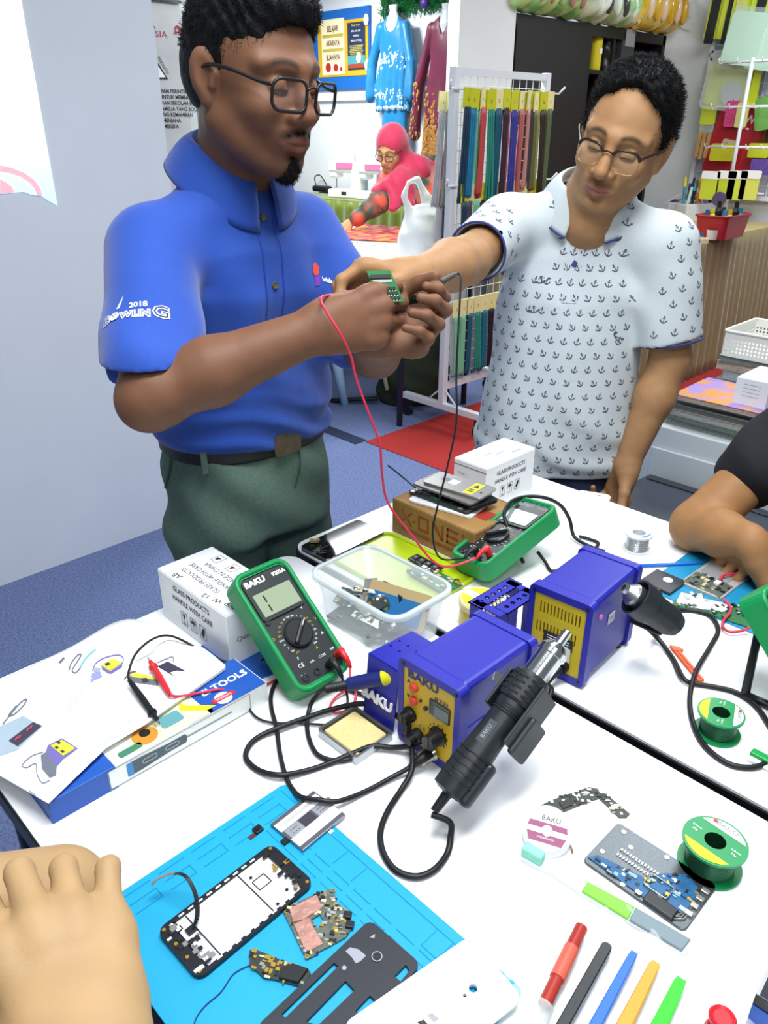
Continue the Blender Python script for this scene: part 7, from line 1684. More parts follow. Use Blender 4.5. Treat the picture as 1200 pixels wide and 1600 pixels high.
# flux jar
t = thing('flux_jar', 'round jar of amber flux with yellow label beside the tub', 'jar', (-.632, .838, TZ))
part(t, 'jar_body', lambda b: b.lathe([(0, 0), (.032, 0), (.033, .004), (.033, .036), (0, .036)], M('amber_gel', '#c9b24e', .3, alpha=1), 32)); part(t, 'lid', lambda b: b.lathe([(.0345, .034), (.0350, .044), (.033, .047), (0, .047)], M('lid_clear', '#d8cf9a', .25), 32))
part(t, 'lid_label', lambda b: (b.prism(circ(.030, 30), .047, .0474, M('label_yellow', '#e0c714', .5)), b.rect(-.029, -.008, .029, .006, .0477, WHITE_PL), b.text('SOLDER PAINT', .0062, M('label_navy', '#24305f', .6), tr(0, -.003, .048)@rot('Z', 180)@tr(0, -.003, 0), 'CENTER', .9), b.rect(.012, .006, .026, .014, .0477, WHITE_PL)))
# wire spools
def spool(label, loc, r, h, rot_, wire, flange, lab, tags_txt, hole=.011):
    t = thing('solder_spool', label, 'solder spool', loc, rot=rot_)
    part(t, 'core', lambda b: b.lathe([(r*.72, .003), (r*.72, h-.003)], wire, 36))
    part(t, 'wire', lambda b: [b.tube([((r*.74)*math.cos(a), (r*.74)*math.sin(a), z) for a in np.linspace(0, 2*PI, 30, endpoint=False)], .0011, wire, 5, closed=True) for z in np.arange(.0045, h-.004, .002)])
    for z0, nm in ((0, 'lower'), (h-.003, 'upper')): part(t, 'flange', lambda b, z0=z0: b.lathe([(hole, z0), (r, z0), (r, z0+.003), (hole, z0+.003), (hole, z0)], flange, 40))
    part(t, 'hub', lambda b: b.lathe([(hole, h), (hole, 0.001), (0, .001)], M('hub_dark', '#0f3a22', .5) if flange == SPG else flange, 24))
    part(t, 'face_label', lambda b: lab(b, h, r)); return t
SPG = M('spool_green', '#148a4d', .4)
def lab_green(b, h, r):
    n = 28
    def seg(a0, a1, mt, ri, ro, dz): b.add([(ro*math.cos(a), ro*math.sin(a), h+dz) for a in np.linspace(a0, a1, n)], [tuple(range(n))], mt)
    seg(math.radians(35), math.radians(145), WHITE_PL, 0, r*.92, .0004); seg(math.radians(215), math.radians(325), M('label_lime', '#e3df1e', .5), 0, r*.92, .0004)
    b.text('BAKU', r*.24, M('grey_letter', '#7d8288', .6), tr(0, r*.66, h+.0008), 'CENTER', 1.2); b.cyl((-r*.42, r*.74, h+.0004), (-r*.42, r*.74, h+.001), r*.07, REDP, n=10)
    for s_ in (-1, 1): b.text('0.8mm', r*.12, WHITE_INK, tr(s_*r*.66, r*.04, h+.0008), 'CENTER'); b.text('50g', r*.12, WHITE_INK, tr(s_*r*.66, -r*.12, h+.0008), 'CENTER')
spool('green solder reel with yellow and white face beside the blue screen', (-.170, .660, TZ), .033, .036, (0, 0, math.radians(-5)), M('green_coil', '#2e6b4a', .35, .5), SPG, lab_green, None)
spool('green solder reel encircled by the loop of black cable', (-.255, .864, TZ), .029, .034, (0, 0, math.radians(-70)), M('green_coil', '#2e6b4a', .35, .5), SPG, lab_green, None)
def lab_sil(b, h, r): b.prism(circ(r*.8, 30), h, h+.0004, WHITE_PL, holes=[circ(.012, 20)]); b.add([(r*.78*math.cos(a), r*.78*math.sin(a), h+.0007) for a in np.linspace(-1.2, .3, 14)], [tuple(range(14))], M('teal_label', '#1f9ab0', .5))
t = spool('silver solder wire reel with teal label on the second table', (-.580, 1.238, TZ), .026, .035, (0, 0, math.radians(10)), M('bright_solder', '#c2c6c8', .22, .95), M('spool_clear', '#d5dadb', .3), lab_sil, None, .012)
part(t, 'loose_wire', lambda b: b.tube(cat_path([(-.02, .005, .036), (-.030, .02, .05), (-.01, .034, .056), (.018, .02, .050), (.02, 0, .037)]), .0006, SOLD, 5))
# white covers on the second table
t = thing('phone_back_cover', 'white phone back cover on the second table near solder reel', 'phone cover', (-.742, 1.333, TZ), math.radians(112))
part(t, 'shell', lambda b: b.prism(rrect(.135, .07, .011), 0, .005, GWH, bevel=.0012)); part(t, 'slot', lambda b: b.box((.052, -.012, .0052), (.002, .010, .0006), CHIP))
t = thing('film_bag', 'crumpled clear film lying behind the multimeter on second table', 'plastic film', (-.84, 1.24, TZ))
def film(u, v): return ((u-.5)*.15, (v-.5)*.13, .004+.014*abs(math.sin(u*7+v*3)*math.sin(v*6-u*2))*math.sin(u*PI)*math.sin(v*PI))
part(t, 'film', lambda b: b.grid(film, 26, 22, M('film_clear', '#eef2f3', .12, alpha=.28, spec=.7)))

# ---- second mat and what lies on it
t = thing('repair_mat', 'blue silicone repair mat on the second table at right', 'mat', (-.325, 1.245, TZ)); part(t, 'sheet', lambda b: b.prism(rrect(.36, .25, .008), 0, .002, M('blue_silicone', '#1487b4', .55), bevel=.0005))
M2 = TZ+.0022
q = at(1122, 902, M2); t = thing('opened_phone', 'opened phone with silver battery and red leads on blue mat', 'phone', (-.424, 1.245, M2), math.radians(88))
part(t, 'frame', lambda b: b.prism(rrect(.142, .074, .006), 0, .005, M('pearl_frame', '#bfc2bd', .35, .3), bevel=.0008)); part(t, 'battery', lambda b: (b.box((.022, .004, .0062), (.075, .052, .0026), M('foil_battery', '#c9cbcf', .3, .6), .001), b.rect(.028, -.012, .038, .022, .0077, DARK_PL)))
part(t, 'board_component', lambda b: (greeble(b, [(-.066, -.033), (-.018, -.033), (-.018, .033), (-.066, .033)], .005, 40, [CHIP, SHIELD, CREAM, PB_, PB_], .003, .012, .0026, 0, 51), b.rect(-.068, -.034, -.02, .034, .0053, PB_), greeble(b, [(.062, -.033), (.07, -.033), (.07, .033), (.062, .033)], .005, 10, [CHIP], .003, .009, .0026, 0, 52)))
part(t, 'connector', lambda b: b.box((-.035, -.012, .009), (.012, .009, .006), WHITE_PL, .001))
part(t, 'red_lead', lambda b: b.tube(cat_path([(-.029, -.012, .010), (-.012, -.010, .014), (.010, -.020, .013), (.032, -.030, .011)]), .0022, REDW, 8))
m2 = MB(); m2.tube(cat_path(pxpath([(1130, 936, M2+.010), (1140, 946, M2+.006), (1141, 957, M2+.006), (1130, 970, M2+.006), (1130, 980, M2+.005), (1140, 987, M2+.005), (1158, 986, M2+.006), (1172, 980, M2+.012)])), .0022, REDW, 8); m2.build('red_lead', label='curled red lead crossing the board on the blue mat', cat='wire')
q = at(1036, 911, M2); t = thing('battery', 'flat black battery with white dot beside the blue mat', 'battery', (q.x, q.y, M2), math.radians(-2)); part(t, 'cell', lambda b: b.box((0, 0, .0025), (.058, .058, .005), M('graphite_cell', '#2b2d34', .35, noise=(60, .3)), .0012)); part(t, 'round_mark', lambda b: b.prism(circ(.0085, 22, .004, .008), .005, .0053, WHITE_PL)); part(t, 'contact', lambda b: b.box((.0, -.0295, .0025), (.02, .0012, .003), GOLD))
c0 = at(1120, 950, M2); t = thing('circuit_board', 'long circuit board half covered by white shield by blue mat', 'circuit board', (c0.x, c0.y, M2)); oB_ = L2(c0, [(1050, 945), (1066, 926), (1082, 930), (1098, 928), (1100, 936), (1135, 944), (1172, 952), (1172, 982), (1140, 972), (1100, 958), (1060, 950)], M2)
part(t, 'board', lambda b: b.prism(oB_, .0005, .002, PCB_G)); part(t, 'shield', lambda b: b.prism(L2(c0, [(1056, 943), (1064, 928), (1080, 932), (1096, 930), (1098, 938), (1136, 946), (1135, 958), (1100, 955), (1062, 948)], M2), .002, .004, M('white_shield', '#dfe1e4', .35, .3, noise=(300, .7)))); part(t, 'board_component', lambda b: greeble(b, oB_, .004, 46, [CHIP, WHITE_PL, CHIP, SOLD, PB_], .002, .010, .0018, -30, 61))
q = at(1196, 945, M2+.01); t = thing('circuit_board', 'olive circuit board with pin rows at the right frame edge', 'circuit board', (q.x, q.y, M2), math.radians(20)); part(t, 'board', lambda b: b.box((0, 0, .004), (.05, .04, .008), M('olive_board', '#6a6a3c', .5, noise=(200, .6)))); part(t, 'pin_row', lambda b: [b.box((-.02+.005*k, s_*.017, .011), (.0016, .0016, .006), GOLD) for k in range(9) for s_ in (-1, 1)])
m2 = MB(); A_, B_ = at(1000, 884, TZ+.004), at(1098, 880, TZ+.004); m2.tube([A_, A_.lerp(B_, .8), B_], [.0032, .003, .0012], M('bright_blue_tool', '#1f6ad0', .4), 8); m2.build('pry_tool', label='bright blue pry tool lying behind the rear station', cat='tool')
A_, B_ = at(1053, 1012, TZ+.003), at(1096, 1064, TZ+.003); yw = math.atan2((B_-A_).y, (B_-A_).x); Lp = (B_-A_).length; t = thing('pry_tool', 'orange pry tool lying across from the rear station', 'tool', (A_.x, A_.y, TZ), yw); OR_ = M('orange_tool', '#e8561c', .4)
part(t, 'shaft', lambda b: (b.box((Lp/2, 0, .003), (Lp, .010, .004), OR_, .001), b.box((Lp/2, 0, .0055), (Lp*.9, .002, .0014), M('orange_rib', '#c2430f', .4)))); part(t, 'hook_tip', lambda b: b.prism([(-.004, -.005), (.010, -.005), (.010, .010), (.002, .006)], .001, .006, OR_))
q = at(1190, 1165, TZ); t = thing('film_bag', 'clear zip bag with green strip at the right table edge', 'plastic bag', (q.x+.042, q.y+.018, TZ))
def bagf(u, v): return ((u-.5)*.09, (v-.5)*.075, .002+.035*math.sin(u*PI)*math.sin(v*PI)*(.7+.3*math.sin(u*9+v*5)))
part(t, 'film', lambda b: b.grid(bagf, 22, 20, M('film_bag_clear', '#e6eced', .12, alpha=.4, spec=.8))); part(t, 'green_strip', lambda b: b.box((.0, -.046, .006), (.09, .012, .008), M('strip_green', '#129a48', .4), .002)); part(t, 'white_strip', lambda b: b.box((0, -.055, .003), (.09, .008, .004), WHITE_PL, .001))

# ---- front right group: wick, brush, logic board, blue screen
ctr = at(905, 1255, TZ); t = thing('logic_board', 'L-shaped dark phone logic board on the front table', 'circuit board', (ctr.x, ctr.y, TZ)); oL = L2(ctr, [(833, 1266), (860, 1252), (920, 1231), (934, 1234), (938, 1242), (952, 1246), (984, 1273), (978, 1279), (967, 1279), (950, 1262), (936, 1249), (924, 1252), (880, 1270), (850, 1275)], TZ)
part(t, 'board', lambda b: b.prism(oL, .0004, .0016, M('logic_board', '#3b4038', .45, noise=(200, .7)))); part(t, 'board_component', lambda b: (greeble(b, oL, .0016, 60, [CHIP, SHIELD, SOLD, CREAM, CHIP], .0015, .007, .0014, 45, 71), b.prism(L2(ctr, [(873, 1256), (892, 1249), (898, 1258), (880, 1266)], TZ), .0016, .0028, CHIP)))
t = thing('solder_wick', 'clear reel of desoldering wick leaning on the toothbrush head', 'wick reel', (-.313, .566, TZ+.006), rot=(math.radians(34), 0, math.radians(24)))
CLW = M('clear_reel', '#e2e6e6', .2, alpha=.6, spec=.6)
part(t, 'reel', lambda b: b.lathe([(0, 0), (.027, 0), (.0275, .002), (.0275, .010), (.027, .012), (0, .012)], CLW, 40)); part(t, 'braid', lambda b: b.lathe([(.018, .003), (.018, .009)], M('braid_copper', '#a87f5c', .4, .6), 30))
def wl(b):
    z = .0123; b.prism(circ(.022, 32), z-.0002, z, WHITE_PL)
    for y0_, y1_ in ((-.013, -.004), (.002, .008)):
        xs0, xs1 = math.sqrt(.022**2-y0_**2), math.sqrt(.022**2-y1_**2); b.add([(-xs0, y0_, z+.0003), (xs0, y0_, z+.0003), (xs1, y1_, z+.0003), (-xs1, y1_, z+.0003)], [(0, 1, 2, 3)], M('wick_mauve', '#a0587a', .6))
    b.text('BAKU', .0075, DARK_PL, tr(.002, .0105, z+.0004), 'CENTER', 1.1); b.text('SOLDER WICK', .003, WHITE_INK, tr(0, -.009, z+.0006), 'CENTER'); b.prism(circ(.006, 18), z, z+.0008, M('hub_grey', '#cfcfd2', .3))
part(t, 'reel_label', wl)
part(t, 'wick_end', lambda b: b.tube(cat_path([(.026, -.006, .004), (.030, -.012, .002), (.029, -.018, -.002)], 4), .0012, M('braid_copper', '#a87f5c', .4, .6), 6))
A_, B_ = at(818, 1332, TZ+.006), at(1076, 1482, TZ+.004); yw = math.atan2((B_-A_).y, (B_-A_).x); Lb = (B_-A_).length; t = thing('toothbrush', 'toothbrush with mint bristles and lime grip on the front table', 'toothbrush', (A_.x, A_.y, TZ), yw)
f0 = (at(915, 1384, TZ+.005)-A_).length; f1 = (at(988, 1425, TZ+.005)-A_).length
part(t, 'handle', lambda b: b.prism([(0, -.007), (.02, -.007), (.035, -.0045), (f0, -.0075), (f1, -.0092), (Lb-.006, -.0095), (Lb, -.007), (Lb, .007), (Lb-.006, .0095), (f1, .0092), (f0, .0075), (.035, .0035), (.02, .006), (0, .006)], .0, .006, M('brush_white', '#e6e9e9', .3), bevel=.001))
part(t, 'lime_grip', lambda b: b.prism([(f0, -.0072), (f1, -.0088), (f1, .0088), (f0, .0072)], .006, .0085, M('grip_lime', '#79c83c', .5), bevel=.001), 'lime green grip'); part(t, 'grey_grip', lambda b: b.prism([(f1+.001, -.0088), (Lb-.004, -.0092), (Lb-.001, .008), (f1+.001, .0088)], .006, .0085, M('grip_grey', '#74848c', .5), bevel=.001), 'grey grip end')
part(t, 'bristles', lambda b: b.box((.011, 0, .012), (.024, .012, .013), M('mint_bristles', '#8fdcc4', .8, noise=(900, .4)), .002), 'mint bristles')
t = thing('screen_assembly', 'grey metal screen back with blue ribbon board on front table', 'screen', (-.209, .602, TZ), math.radians(0))
part(t, 'metal_back', lambda b: b.prism(rrect(.116, .074, .006), 0, .003, M('brushed_zinc', '#5b6064', .35, .7, noise=(300, .3)), bevel=.0006))
bb = [(-.055, -.030), (.02, -.032), (.048, -.020), (.05, .016), (.03, .026), (.012, .010), (.0, -.010), (-.05, -.020)]
part(t, 'ribbon_board', lambda b: b.prism(bb, .003, .0042, PCB_B)); part(t, 'board_component', lambda b: greeble(b, bb, .0042, 70, [CHIP, PCB_B, SOLD, M('pale_blue_chip', '#7fa6c0', .4), CHIP, GOLD], .0015, .007, .0016, 0, 81))
part(t, 'pin_row', lambda b: [b.box((-.035+.0035*k, r_*.006, .0036), (.0018, .0034, .0012), SOLD) for k in range(13) for r_ in (-.6, .8)]); part(t, 'wire_frame', lambda b: (b.tube([(x, y, .006) for x, y in rrect(.026, .018, .002, 2, .016, -.010)], .0008, SHIELD, 5, closed=True), [b.tube([(.034+.005*k, -.033, .0045), (.046+.003*k, -.025, .0045), (.05, -.012+.01*k, .0045)], .0007, SHIELD, 5) for k in range(3)]))
part(t, 'screw_tab', lambda b: [b.prism(circ(.0028, 12, x, y), .003, .0038, WHITE_PL) for x, y in ((-.046, .028), (-.03, .015), (.004, .031), (-.049, -.012), (-.012, -.033))]); part(t, 'black_module', lambda b: b.box((.028, -.029, .005), (.032, .014, .005), CHIP, .001)); part(t, 'connector_row', lambda b: [b.box((.052, -.016+.012*k, .0042), (.008, .006, .003), SHIELD, .0008) for k in range(4)])

# ---- pry tool set in its clear tray
tc_ = at(985, 1545, TZ); t = thing('tool_tray', 'clear moulded tray holding coloured pry tools at front', 'tray', (-.160, .435, TZ), math.radians(-12)); TR = M('tray_clear_pet', '#e9f0f0', .15, alpha=.35, spec=.7)
part(t, 'tray_sheet', lambda b: b.grid(lambda u, v: ((u-.5)*.155, (v-.5)*.20, .001+.004*(abs(math.sin(u*PI*5.0))**6)+(.006 if v > .96 or u < .02 or u > .98 else 0)), 60, 24, TR))
toolz = [('red and orange screwdriver in the tool tray, leftmost tool', (908, 1452), (850, 1574), '#a5342a', .0062, 'screwdriver'), ('black spudger in the tool tray, right of the red screwdriver', (950, 1477), (878, 1606), '#23272a', .0050, 'spudger'), ('blue pry bar in the tool tray, right of the black spudger', (988, 1494), (925, 1612), '#1f66d8', .0046, 'pry tool'), ('orange pry bar in the tool tray, between blue and green', (1022, 1510), (968, 1618), '#e8962a', .0058, 'pry tool'), ('bright green pry bar in the tool tray, rightmost tool', (1062, 1536), (1026, 1612), '#28d81e', .0060, 'pry tool')]
for i, (lb, p0, p1, c, r, ct) in enumerate(toolz):
    a_, b2 = at(*p0, TZ+.010), at(*p1, TZ+.010); d_ = (b2-a_); ln = d_.length; yw = math.atan2(d_.y, d_.x); ext = .12-ln if i else 0
    t = thing(ct.replace(' ', '_'), lb, ct, (a_.x, a_.y, TZ+.0065), yw); mt = C(c, .35)
    if i == 0:
        part(t, 'handle', lambda b: b.cyl((0, 0, r), (ln, 0, r), r, mt, n=12)); part(t, 'grip_sleeve', lambda b: b.cyl((ln*.28, 0, r), (ln*.68, 0, r), r*1.15, C('#d8604e', .4), n=12), 'orange sleeve'); part(t, 'clear_cap', lambda b: b.cyl((ln, 0, r), (ln+.04, 0, r), r*1.5, TR, n=14))
    elif i == 1: part(t, 'shaft', lambda b: b.prism(rrect(ln+.02, r*2, r*.95, 5, (ln+.02)/2, 0), 0, r*1.6, mt, bevel=.001))
    else: part(t, 'shaft', lambda b: b.prism([(0, -r*.8), (ln+.02, -r*1.15), (ln+.02, r*1.15), (0, r*.8)], 0, r*1.3, mt, bevel=.001)); part(t, 'flat_tip', lambda b: b.prism([(-.006, -r*.7), (.001, -r*.8), (.001, r*.8), (-.006, r*.7)], .001, .003, mt))
q = at(1124, 1606, TZ+.012); t = thing('suction_cup', 'red suction cup handle at the bottom edge of tool tray', 'suction cup', (q.x, q.y, TZ+.0065)); part(t, 'cup', lambda b: b.lathe([(0, .0), (.012, 0), (.010, .006), (.004, .010), (.004, .014), (.011, .016), (.0115, .020), (.010, .022), (.0075, .020), (0, .019)], REDP, 26)); part(t, 'key_ring', lambda b: b.tube([(.014+.008*math.cos(a), .004*math.sin(a), .008+.008*math.sin(a)) for a in np.linspace(0, 2*PI, 20, endpoint=False)], .0008, CHROME, 5, closed=True))
q = at(1200, 1520, TZ); t = thing('carton', 'blue and black boxed tool at the right frame edge', 'box', (-.036, .545, TZ), math.radians(4)); part(t, 'box_body', lambda b: b.box((0, 0, .026), (.075, .055, .052), M('box_black_blue', '#1a1c26', .35), .001)); part(t, 'blue_face', lambda b: b.box((0, -.0282, .020), (.074, .001, .036), M('carton_blue', '#2b5fc0', .4, noise=(60, .4)))); part(t, 'lid_edge', lambda b: (b.box((-.036, 0, .0525), (.003, .055, .001), M('silver_edge', '#b9bbc0', .3, .6)), b.box((.01, .02, .0527), (.04, .012, .001), M('warn_yellow', '#e4d813', .5))))
t = thing('film_bag', 'clear blister film beside the blue and black boxed tool', 'plastic film', (-.072, .517, TZ)); part(t, 'film', lambda b: b.grid(lambda u, v: ((u-.5)*.05, (v-.5)*.06, .003+.018*math.sin(u*PI)*math.sin(v*PI)), 14, 14, M('film_bag_clear', '#e6eced', .12, alpha=.4, spec=.8)))

# ---- tool kit box under the open catalogue
t = thing('tool_kit_box', 'flat blue tool kit box with printed screwdriver under the catalogue', 'box', (-.752, .332, TZ)); KB = M('kit_blue', '#1f54ad', .45, noise=(40, .1)); KW = M('kit_white', '#e9ece6', .5)
kw, kd, kh = .075, .302, .032
part(t, 'box_body', lambda b: (b.box((0, 0, kh/2), (kw, kd, kh), KW, .001), b.box((0, -kd/2+.040, kh/2), (kw+.0008, .081, kh+.0008), KB, .001)))
def kit(b):
    z = kh+.0006; b.box((0, .105, z), (kw, .088, .0006), KB); b.prism([(-.01, .05), (.03, .068), (.0374, .066), (.0374, .03), (.0, .02)], z-.0002, z+.0003, M('kit_cream', '#dcd6b8', .6)); b.rect(-.03, -.04, .036, .06, z, M('kit_cream', '#dcd6b8', .6))
    b.text('EI TOOLS', .017, WHITE_INK, tr(.004, .108, z+.0006)@rot('Z', 90), 'CENTER', 1.0, .0005); b.prism(circ(.012, 20, .024, .090), z+.0003, z+.0007, WHITE_PL); b.rect(.019, .074, .027, .108, z+.0009, REDP); b.text('ORIGINAL', .0055, WHITE_INK, tr(.025, .091, z+.0012)@rot('Z', 90), 'CENTER', 1.0)
    b.prism([(-.012, .045), (.002, .045), (.030, .075), (.030, .060), (.006, .035)], z+.0002, z+.0006, M('kit_yellow', '#ddd21f', .5)); b.prism(rrect(.022, .03, .004, 3, .012, .018), z+.0002, z+.0006, M('kit_teal', '#5f9aa0', .5)); b.prism(circ(.016, 20, .016, -.02), z+.0002, z+.0006, M('kit_amber', '#c98a2c', .5)); b.prism(circ(.007, 16, .012, -.018), z+.0006, z+.0009, CHIP); b.prism(rrect(.01, .03, .003, 2, .026, -.045), z+.0002, z+.0006, M('kit_green', '#3d7f5e', .5))
    X = frame((kw/2+.0007, .0, kh/2), (0, 1, 0), (0, 0, 1)); b.prism(rrect(.20, .026, .001, 1, .02, 0), -.0004, .0, KW, X=X)
    b.prism([(-.052, -.009), (-.040, -.009), (.0, -.006), (.022, -.006), (.024, -.002), (.024, .004), (.022, .007), (.0, .007), (-.040, .010), (-.052, .010)], .0, .0005, M('driver_grey', '#41505a', .4), X=X); b.prism([(-.058, -.009), (-.050, -.0095), (-.050, .0105), (-.058, .010)], .0001, .0006, M('driver_blue', '#2f7fb8', .4), X=X); b.rect(.024, 0, .092, .0022, .0004, GREY_INK, X)
    for c in (-.028, .003): b.prism(rrect(.020, .007, .0035, 3, c, .001), .0005, .0008, M('driver_pale', '#9aa6ac', .4), holes=[rrect(.018, .005, .0025, 3, c, .001)], X=X)
    b.prism(rrect(.204, .028, .001, 1, .02, 0), .0001, .0003, GREY_INK, holes=[rrect(.2025, .0265, .001, 1, .02, 0)], X=X)
part(t, 'printing', kit)
part(t, 'end_flap', lambda b: b.prism([(-.035, 0), (.03, 0), (.022, .030), (-.028, .034)], 0, .0008, KB, X=tr(0, -kd/2-.001, .004)@rot('X', 62)))
q0 = at(378, 1075, TZ+.001); m2 = MB(); m2.prism([(-.09, -.05), (.0, -.06), (.028, .05), (-.12, .10)], 0, .0015, KB); m2.rect(-.015, -.02, .01, .005, .0018, PAPER)
m2.build('blue_leaflet', label='blue leaflet poking out between white box and tool kit', cat='leaflet', loc=(q0.x-.022, q0.y-.0, TZ))
# the open catalogue: curved pages lying over the kit
ca, cb, cc_, cd_ = at(-60, 1090, TZ+.012), at(345, 1040, TZ+.040), at(78, 1258, TZ+.034), at(-120, 1190, TZ+.02)
def page(dz, u, v):
    """u along the row from the camera's left to right, v from the far edge to the near one"""
    far = [at(-70, 1095, TZ+.016), at(100, 1017, TZ+.012), at(200, 968, TZ+.010), at(300, 1003, TZ+.028), at(352, 1040, TZ+.038)]
    near = [at(-110, 1150, TZ+.022), at(76, 1256, TZ+.036), at(165, 1170, TZ+.041), at(228, 1132, TZ+.0405), at(352, 1043, TZ+.0385)]
    i = min(int(u*4), 3); f = u*4-i; F = cat_path(far, 8); N = [near[q_//8].lerp(near[q_//8+1], q_ % 8/8) for q_ in range(32)]+[near[4]]; k = u*32; j = min(int(k), 31); g = k-j
    p = F[j].lerp(F[j+1], g).lerp(N[j].lerp(N[j+1], g), v); p.z += dz+.006*math.sin(v*PI)*(1-.6*u); return p
t = thing('catalogue', 'open white product catalogue lying over the blue tool kit', 'catalogue', tuple(page(0, .5, .5))); oC = page(0, .5, .5)
for k, dz in enumerate((0, -.0022, -.004)):
    o = part(t, 'page', lambda b: b.grid(lambda u, v: page(dz, min(u, 1), v*(1-.012*k))-oC, 40, 14, PAPER)); md = o.modifiers.new('t', 'SOLIDIFY'); md.thickness = .0008
bpy.context.view_layer.update(); pg = [c for c in t.children][0]; bvP = BVHTree.FromObject(pg, bpy.context.evaluated_depsgraph_get())
def pr(b, pts, mt, off=.0008):
    """picture printed on the page: photo points dropped on the sheet"""
    out = []
    for x, y in pts:
        d = Vector(ray(x, y)).normalized(); h = bvP.ray_cast(Vector((0, 0, EYE))-oC, d)
        if h[0] is None: return
        out.append(h[0]+Vector((0, 0, off)))
    b.add(out, [tuple(range(len(out)))], mt)
def prl(b, pts, w, mt, off=.001):
    P = cat_path([(*p, 0) for p in pts], 5)
    for i in range(len(P)-1):
        t_ = (P[i+1]-P[i]).normalized(); s_ = Vector((-t_.y, t_.x, 0))*w/2; pr(b, [(v.x, v.y) for v in (P[i]-s_, P[i+1]-s_, P[i+1]+s_, P[i]+s_)], mt, off)
YP = M('print_yellow', '#d9d43a', .6); VP = M('print_violet', '#6f67a8', .6); GP = M('print_slate', '#6a6f7c', .6); TP = M('print_teal', '#7fc4c0', .6); BP = M('print_blue_grey', '#9fb0bd', .6); DP = M('print_dark', '#3a3648', .6)
def pics(b):
    prl(b, [(145, 1050), (150, 1037), (165, 1028), (185, 1024), (193, 1030), (190, 1040)], 1.6, VP); pr(b, [(158, 1040), (176, 1030), (191, 1036), (172, 1049)], YP, .0012); pr(b, [(158, 1041), (172, 1050), (172, 1054), (160, 1047)], VP); pr(b, [(172, 1050), (191, 1037), (191, 1043), (173, 1054)], VP); pr(b, [(164, 1038), (170, 1036), (173, 1039), (166, 1042)], DP, .0016)
    pr(b, [(141, 1068), (144, 1052), (156, 1049), (160, 1058), (148, 1063)], M('print_lilac', '#9a9ad0', .6)); pr(b, [(143, 1047), (150, 1044), (158, 1045), (154, 1053)], BP, .0012)
    prl(b, [(108, 1048), (112, 1036), (122, 1024), (127, 1024), (120, 1036), (113, 1048), (118, 1052), (126, 1044)], 2, GP); prl(b, [(125, 1043), (137, 1026), (150, 1015)], 3, TP); pr(b, [(91, 1036), (99, 1027), (102, 1029), (95, 1037)], GP)
    pr(b, [(246, 1042), (262, 1034), (290, 1049), (272, 1057)], DP); pr(b, [(266, 1052), (276, 1049), (290, 1050), (273, 1058)], PAPER, .0012); prl(b, [(246, 1036), (258, 1031), (270, 1027), (271, 1036)], 1.4, GP); pr(b, [(200, 1060), (207, 1055), (246, 1063), (248, 1072), (210, 1067)], GP); pr(b, [(203, 1056), (214, 1052), (244, 1060), (240, 1063), (206, 1059)], YP, .0012); pr(b, [(220, 1061), (229, 1060), (233, 1066), (224, 1068)], DP, .0014); prl(b, [(194, 1062), (204, 1052), (213, 1050)], 2, M('print_rust', '#9a5a4a', .6))
    pr(b, [(0, 1136), (36, 1119), (66, 1136), (28, 1172), (0, 1182)], BP); pr(b, [(14, 1158), (52, 1129), (66, 1135), (28, 1167)], DP, .0012)
    for x, y in ((26, 1156), (31, 1153), (44, 1142), (49, 1138)): prl(b, [(x-2, y+2), (x+2, y-3)], 2.4, M('print_red', '#c03a5a', .6), .0018)
    prl(b, [(4, 1133), (16, 1118), (32, 1099), (42, 1093), (36, 1104), (22, 1117), (14, 1118), (26, 1103)], 2, GP)
    pr(b, [(75, 1165), (97, 1154), (122, 1170), (99, 1187)], VP); pr(b, [(79, 1166), (97, 1157), (118, 1170), (99, 1182)], YP, .0012); pr(b, [(75, 1165), (99, 1187), (86, 1202), (70, 1180)], VP)
    for x, y in ((89, 1169), (98, 1175), (92, 1161)): pr(b, [(x-4, y), (x, y-2), (x+4, y+1), (x, y+3)], DP, .0016)
    pr(b, [(64, 1181), (72, 1176), (89, 1200), (88, 1212), (78, 1216), (66, 1202)], GP, .0012); prl(b, [(68, 1176), (50, 1182), (35, 1196), (42, 1200), (56, 1194), (58, 1210), (66, 1224), (78, 1220)], 1.6, GP)
    for i in range(6): prl(b, [(90+i*6, 1120-i*9), (120+i*5, 1105-i*9)], .9, M('faint_text', '#d6d6d6', .8))
    for i in range(4): prl(b, [(150+i*8, 1170-i*10), (192+i*6, 1146-i*8)], .9, M('faint_text', '#d6d6d6', .8))
    prl(b, [(86, 1232), (104, 1219)], 1.2, M('faint_text', '#d6d6d6', .8)); prl(b, [(212, 1034), (250, 1015)], 1, M('faint_text', '#d6d6d6', .8)); prl(b, [(46, 1236), (74, 1257)], 1.2, GREY_INK)
part(t, 'printed_picture', pics)
# probes and their leads
def probe(label, a_, b2, mat, name='test_probe'):
    """a_ metal tip, b2 cable end"""
    a_, b2 = Vector(a_), Vector(b2); d_ = b2-a_; l = d_.length; X = d_.to_track_quat('Z', 'Y').to_matrix().to_4x4(); t = thing(name, label, 'probe', tuple(a_))
    part(t, 'metal_tip', lambda b: b.lathe([(0, 0), (.0009, .002), (.0010, .016), (0, .016)], CHROME, 8, X=X), 'bare metal tip')
    part(t, 'grip', lambda b: b.lathe([(0, .014), (.0030, .014), (.0036, .026), (.0062, .027), (.0062, .030), (.0042, .032), (.0046, l*.55), (.0036, l*.9), (.0026, l), (0, l)], mat, 14, X=X)); return b2
pz = TZ+.048
probe('red test probe lying on the open catalogue', at(230, 1026, pz-.004), at(266, 1086, pz-.001), REDP); probe('black test probe lying across the edge of the catalogue', at(252, 1134, pz-.003), at(202, 1063, pz), BLACK_RUB)
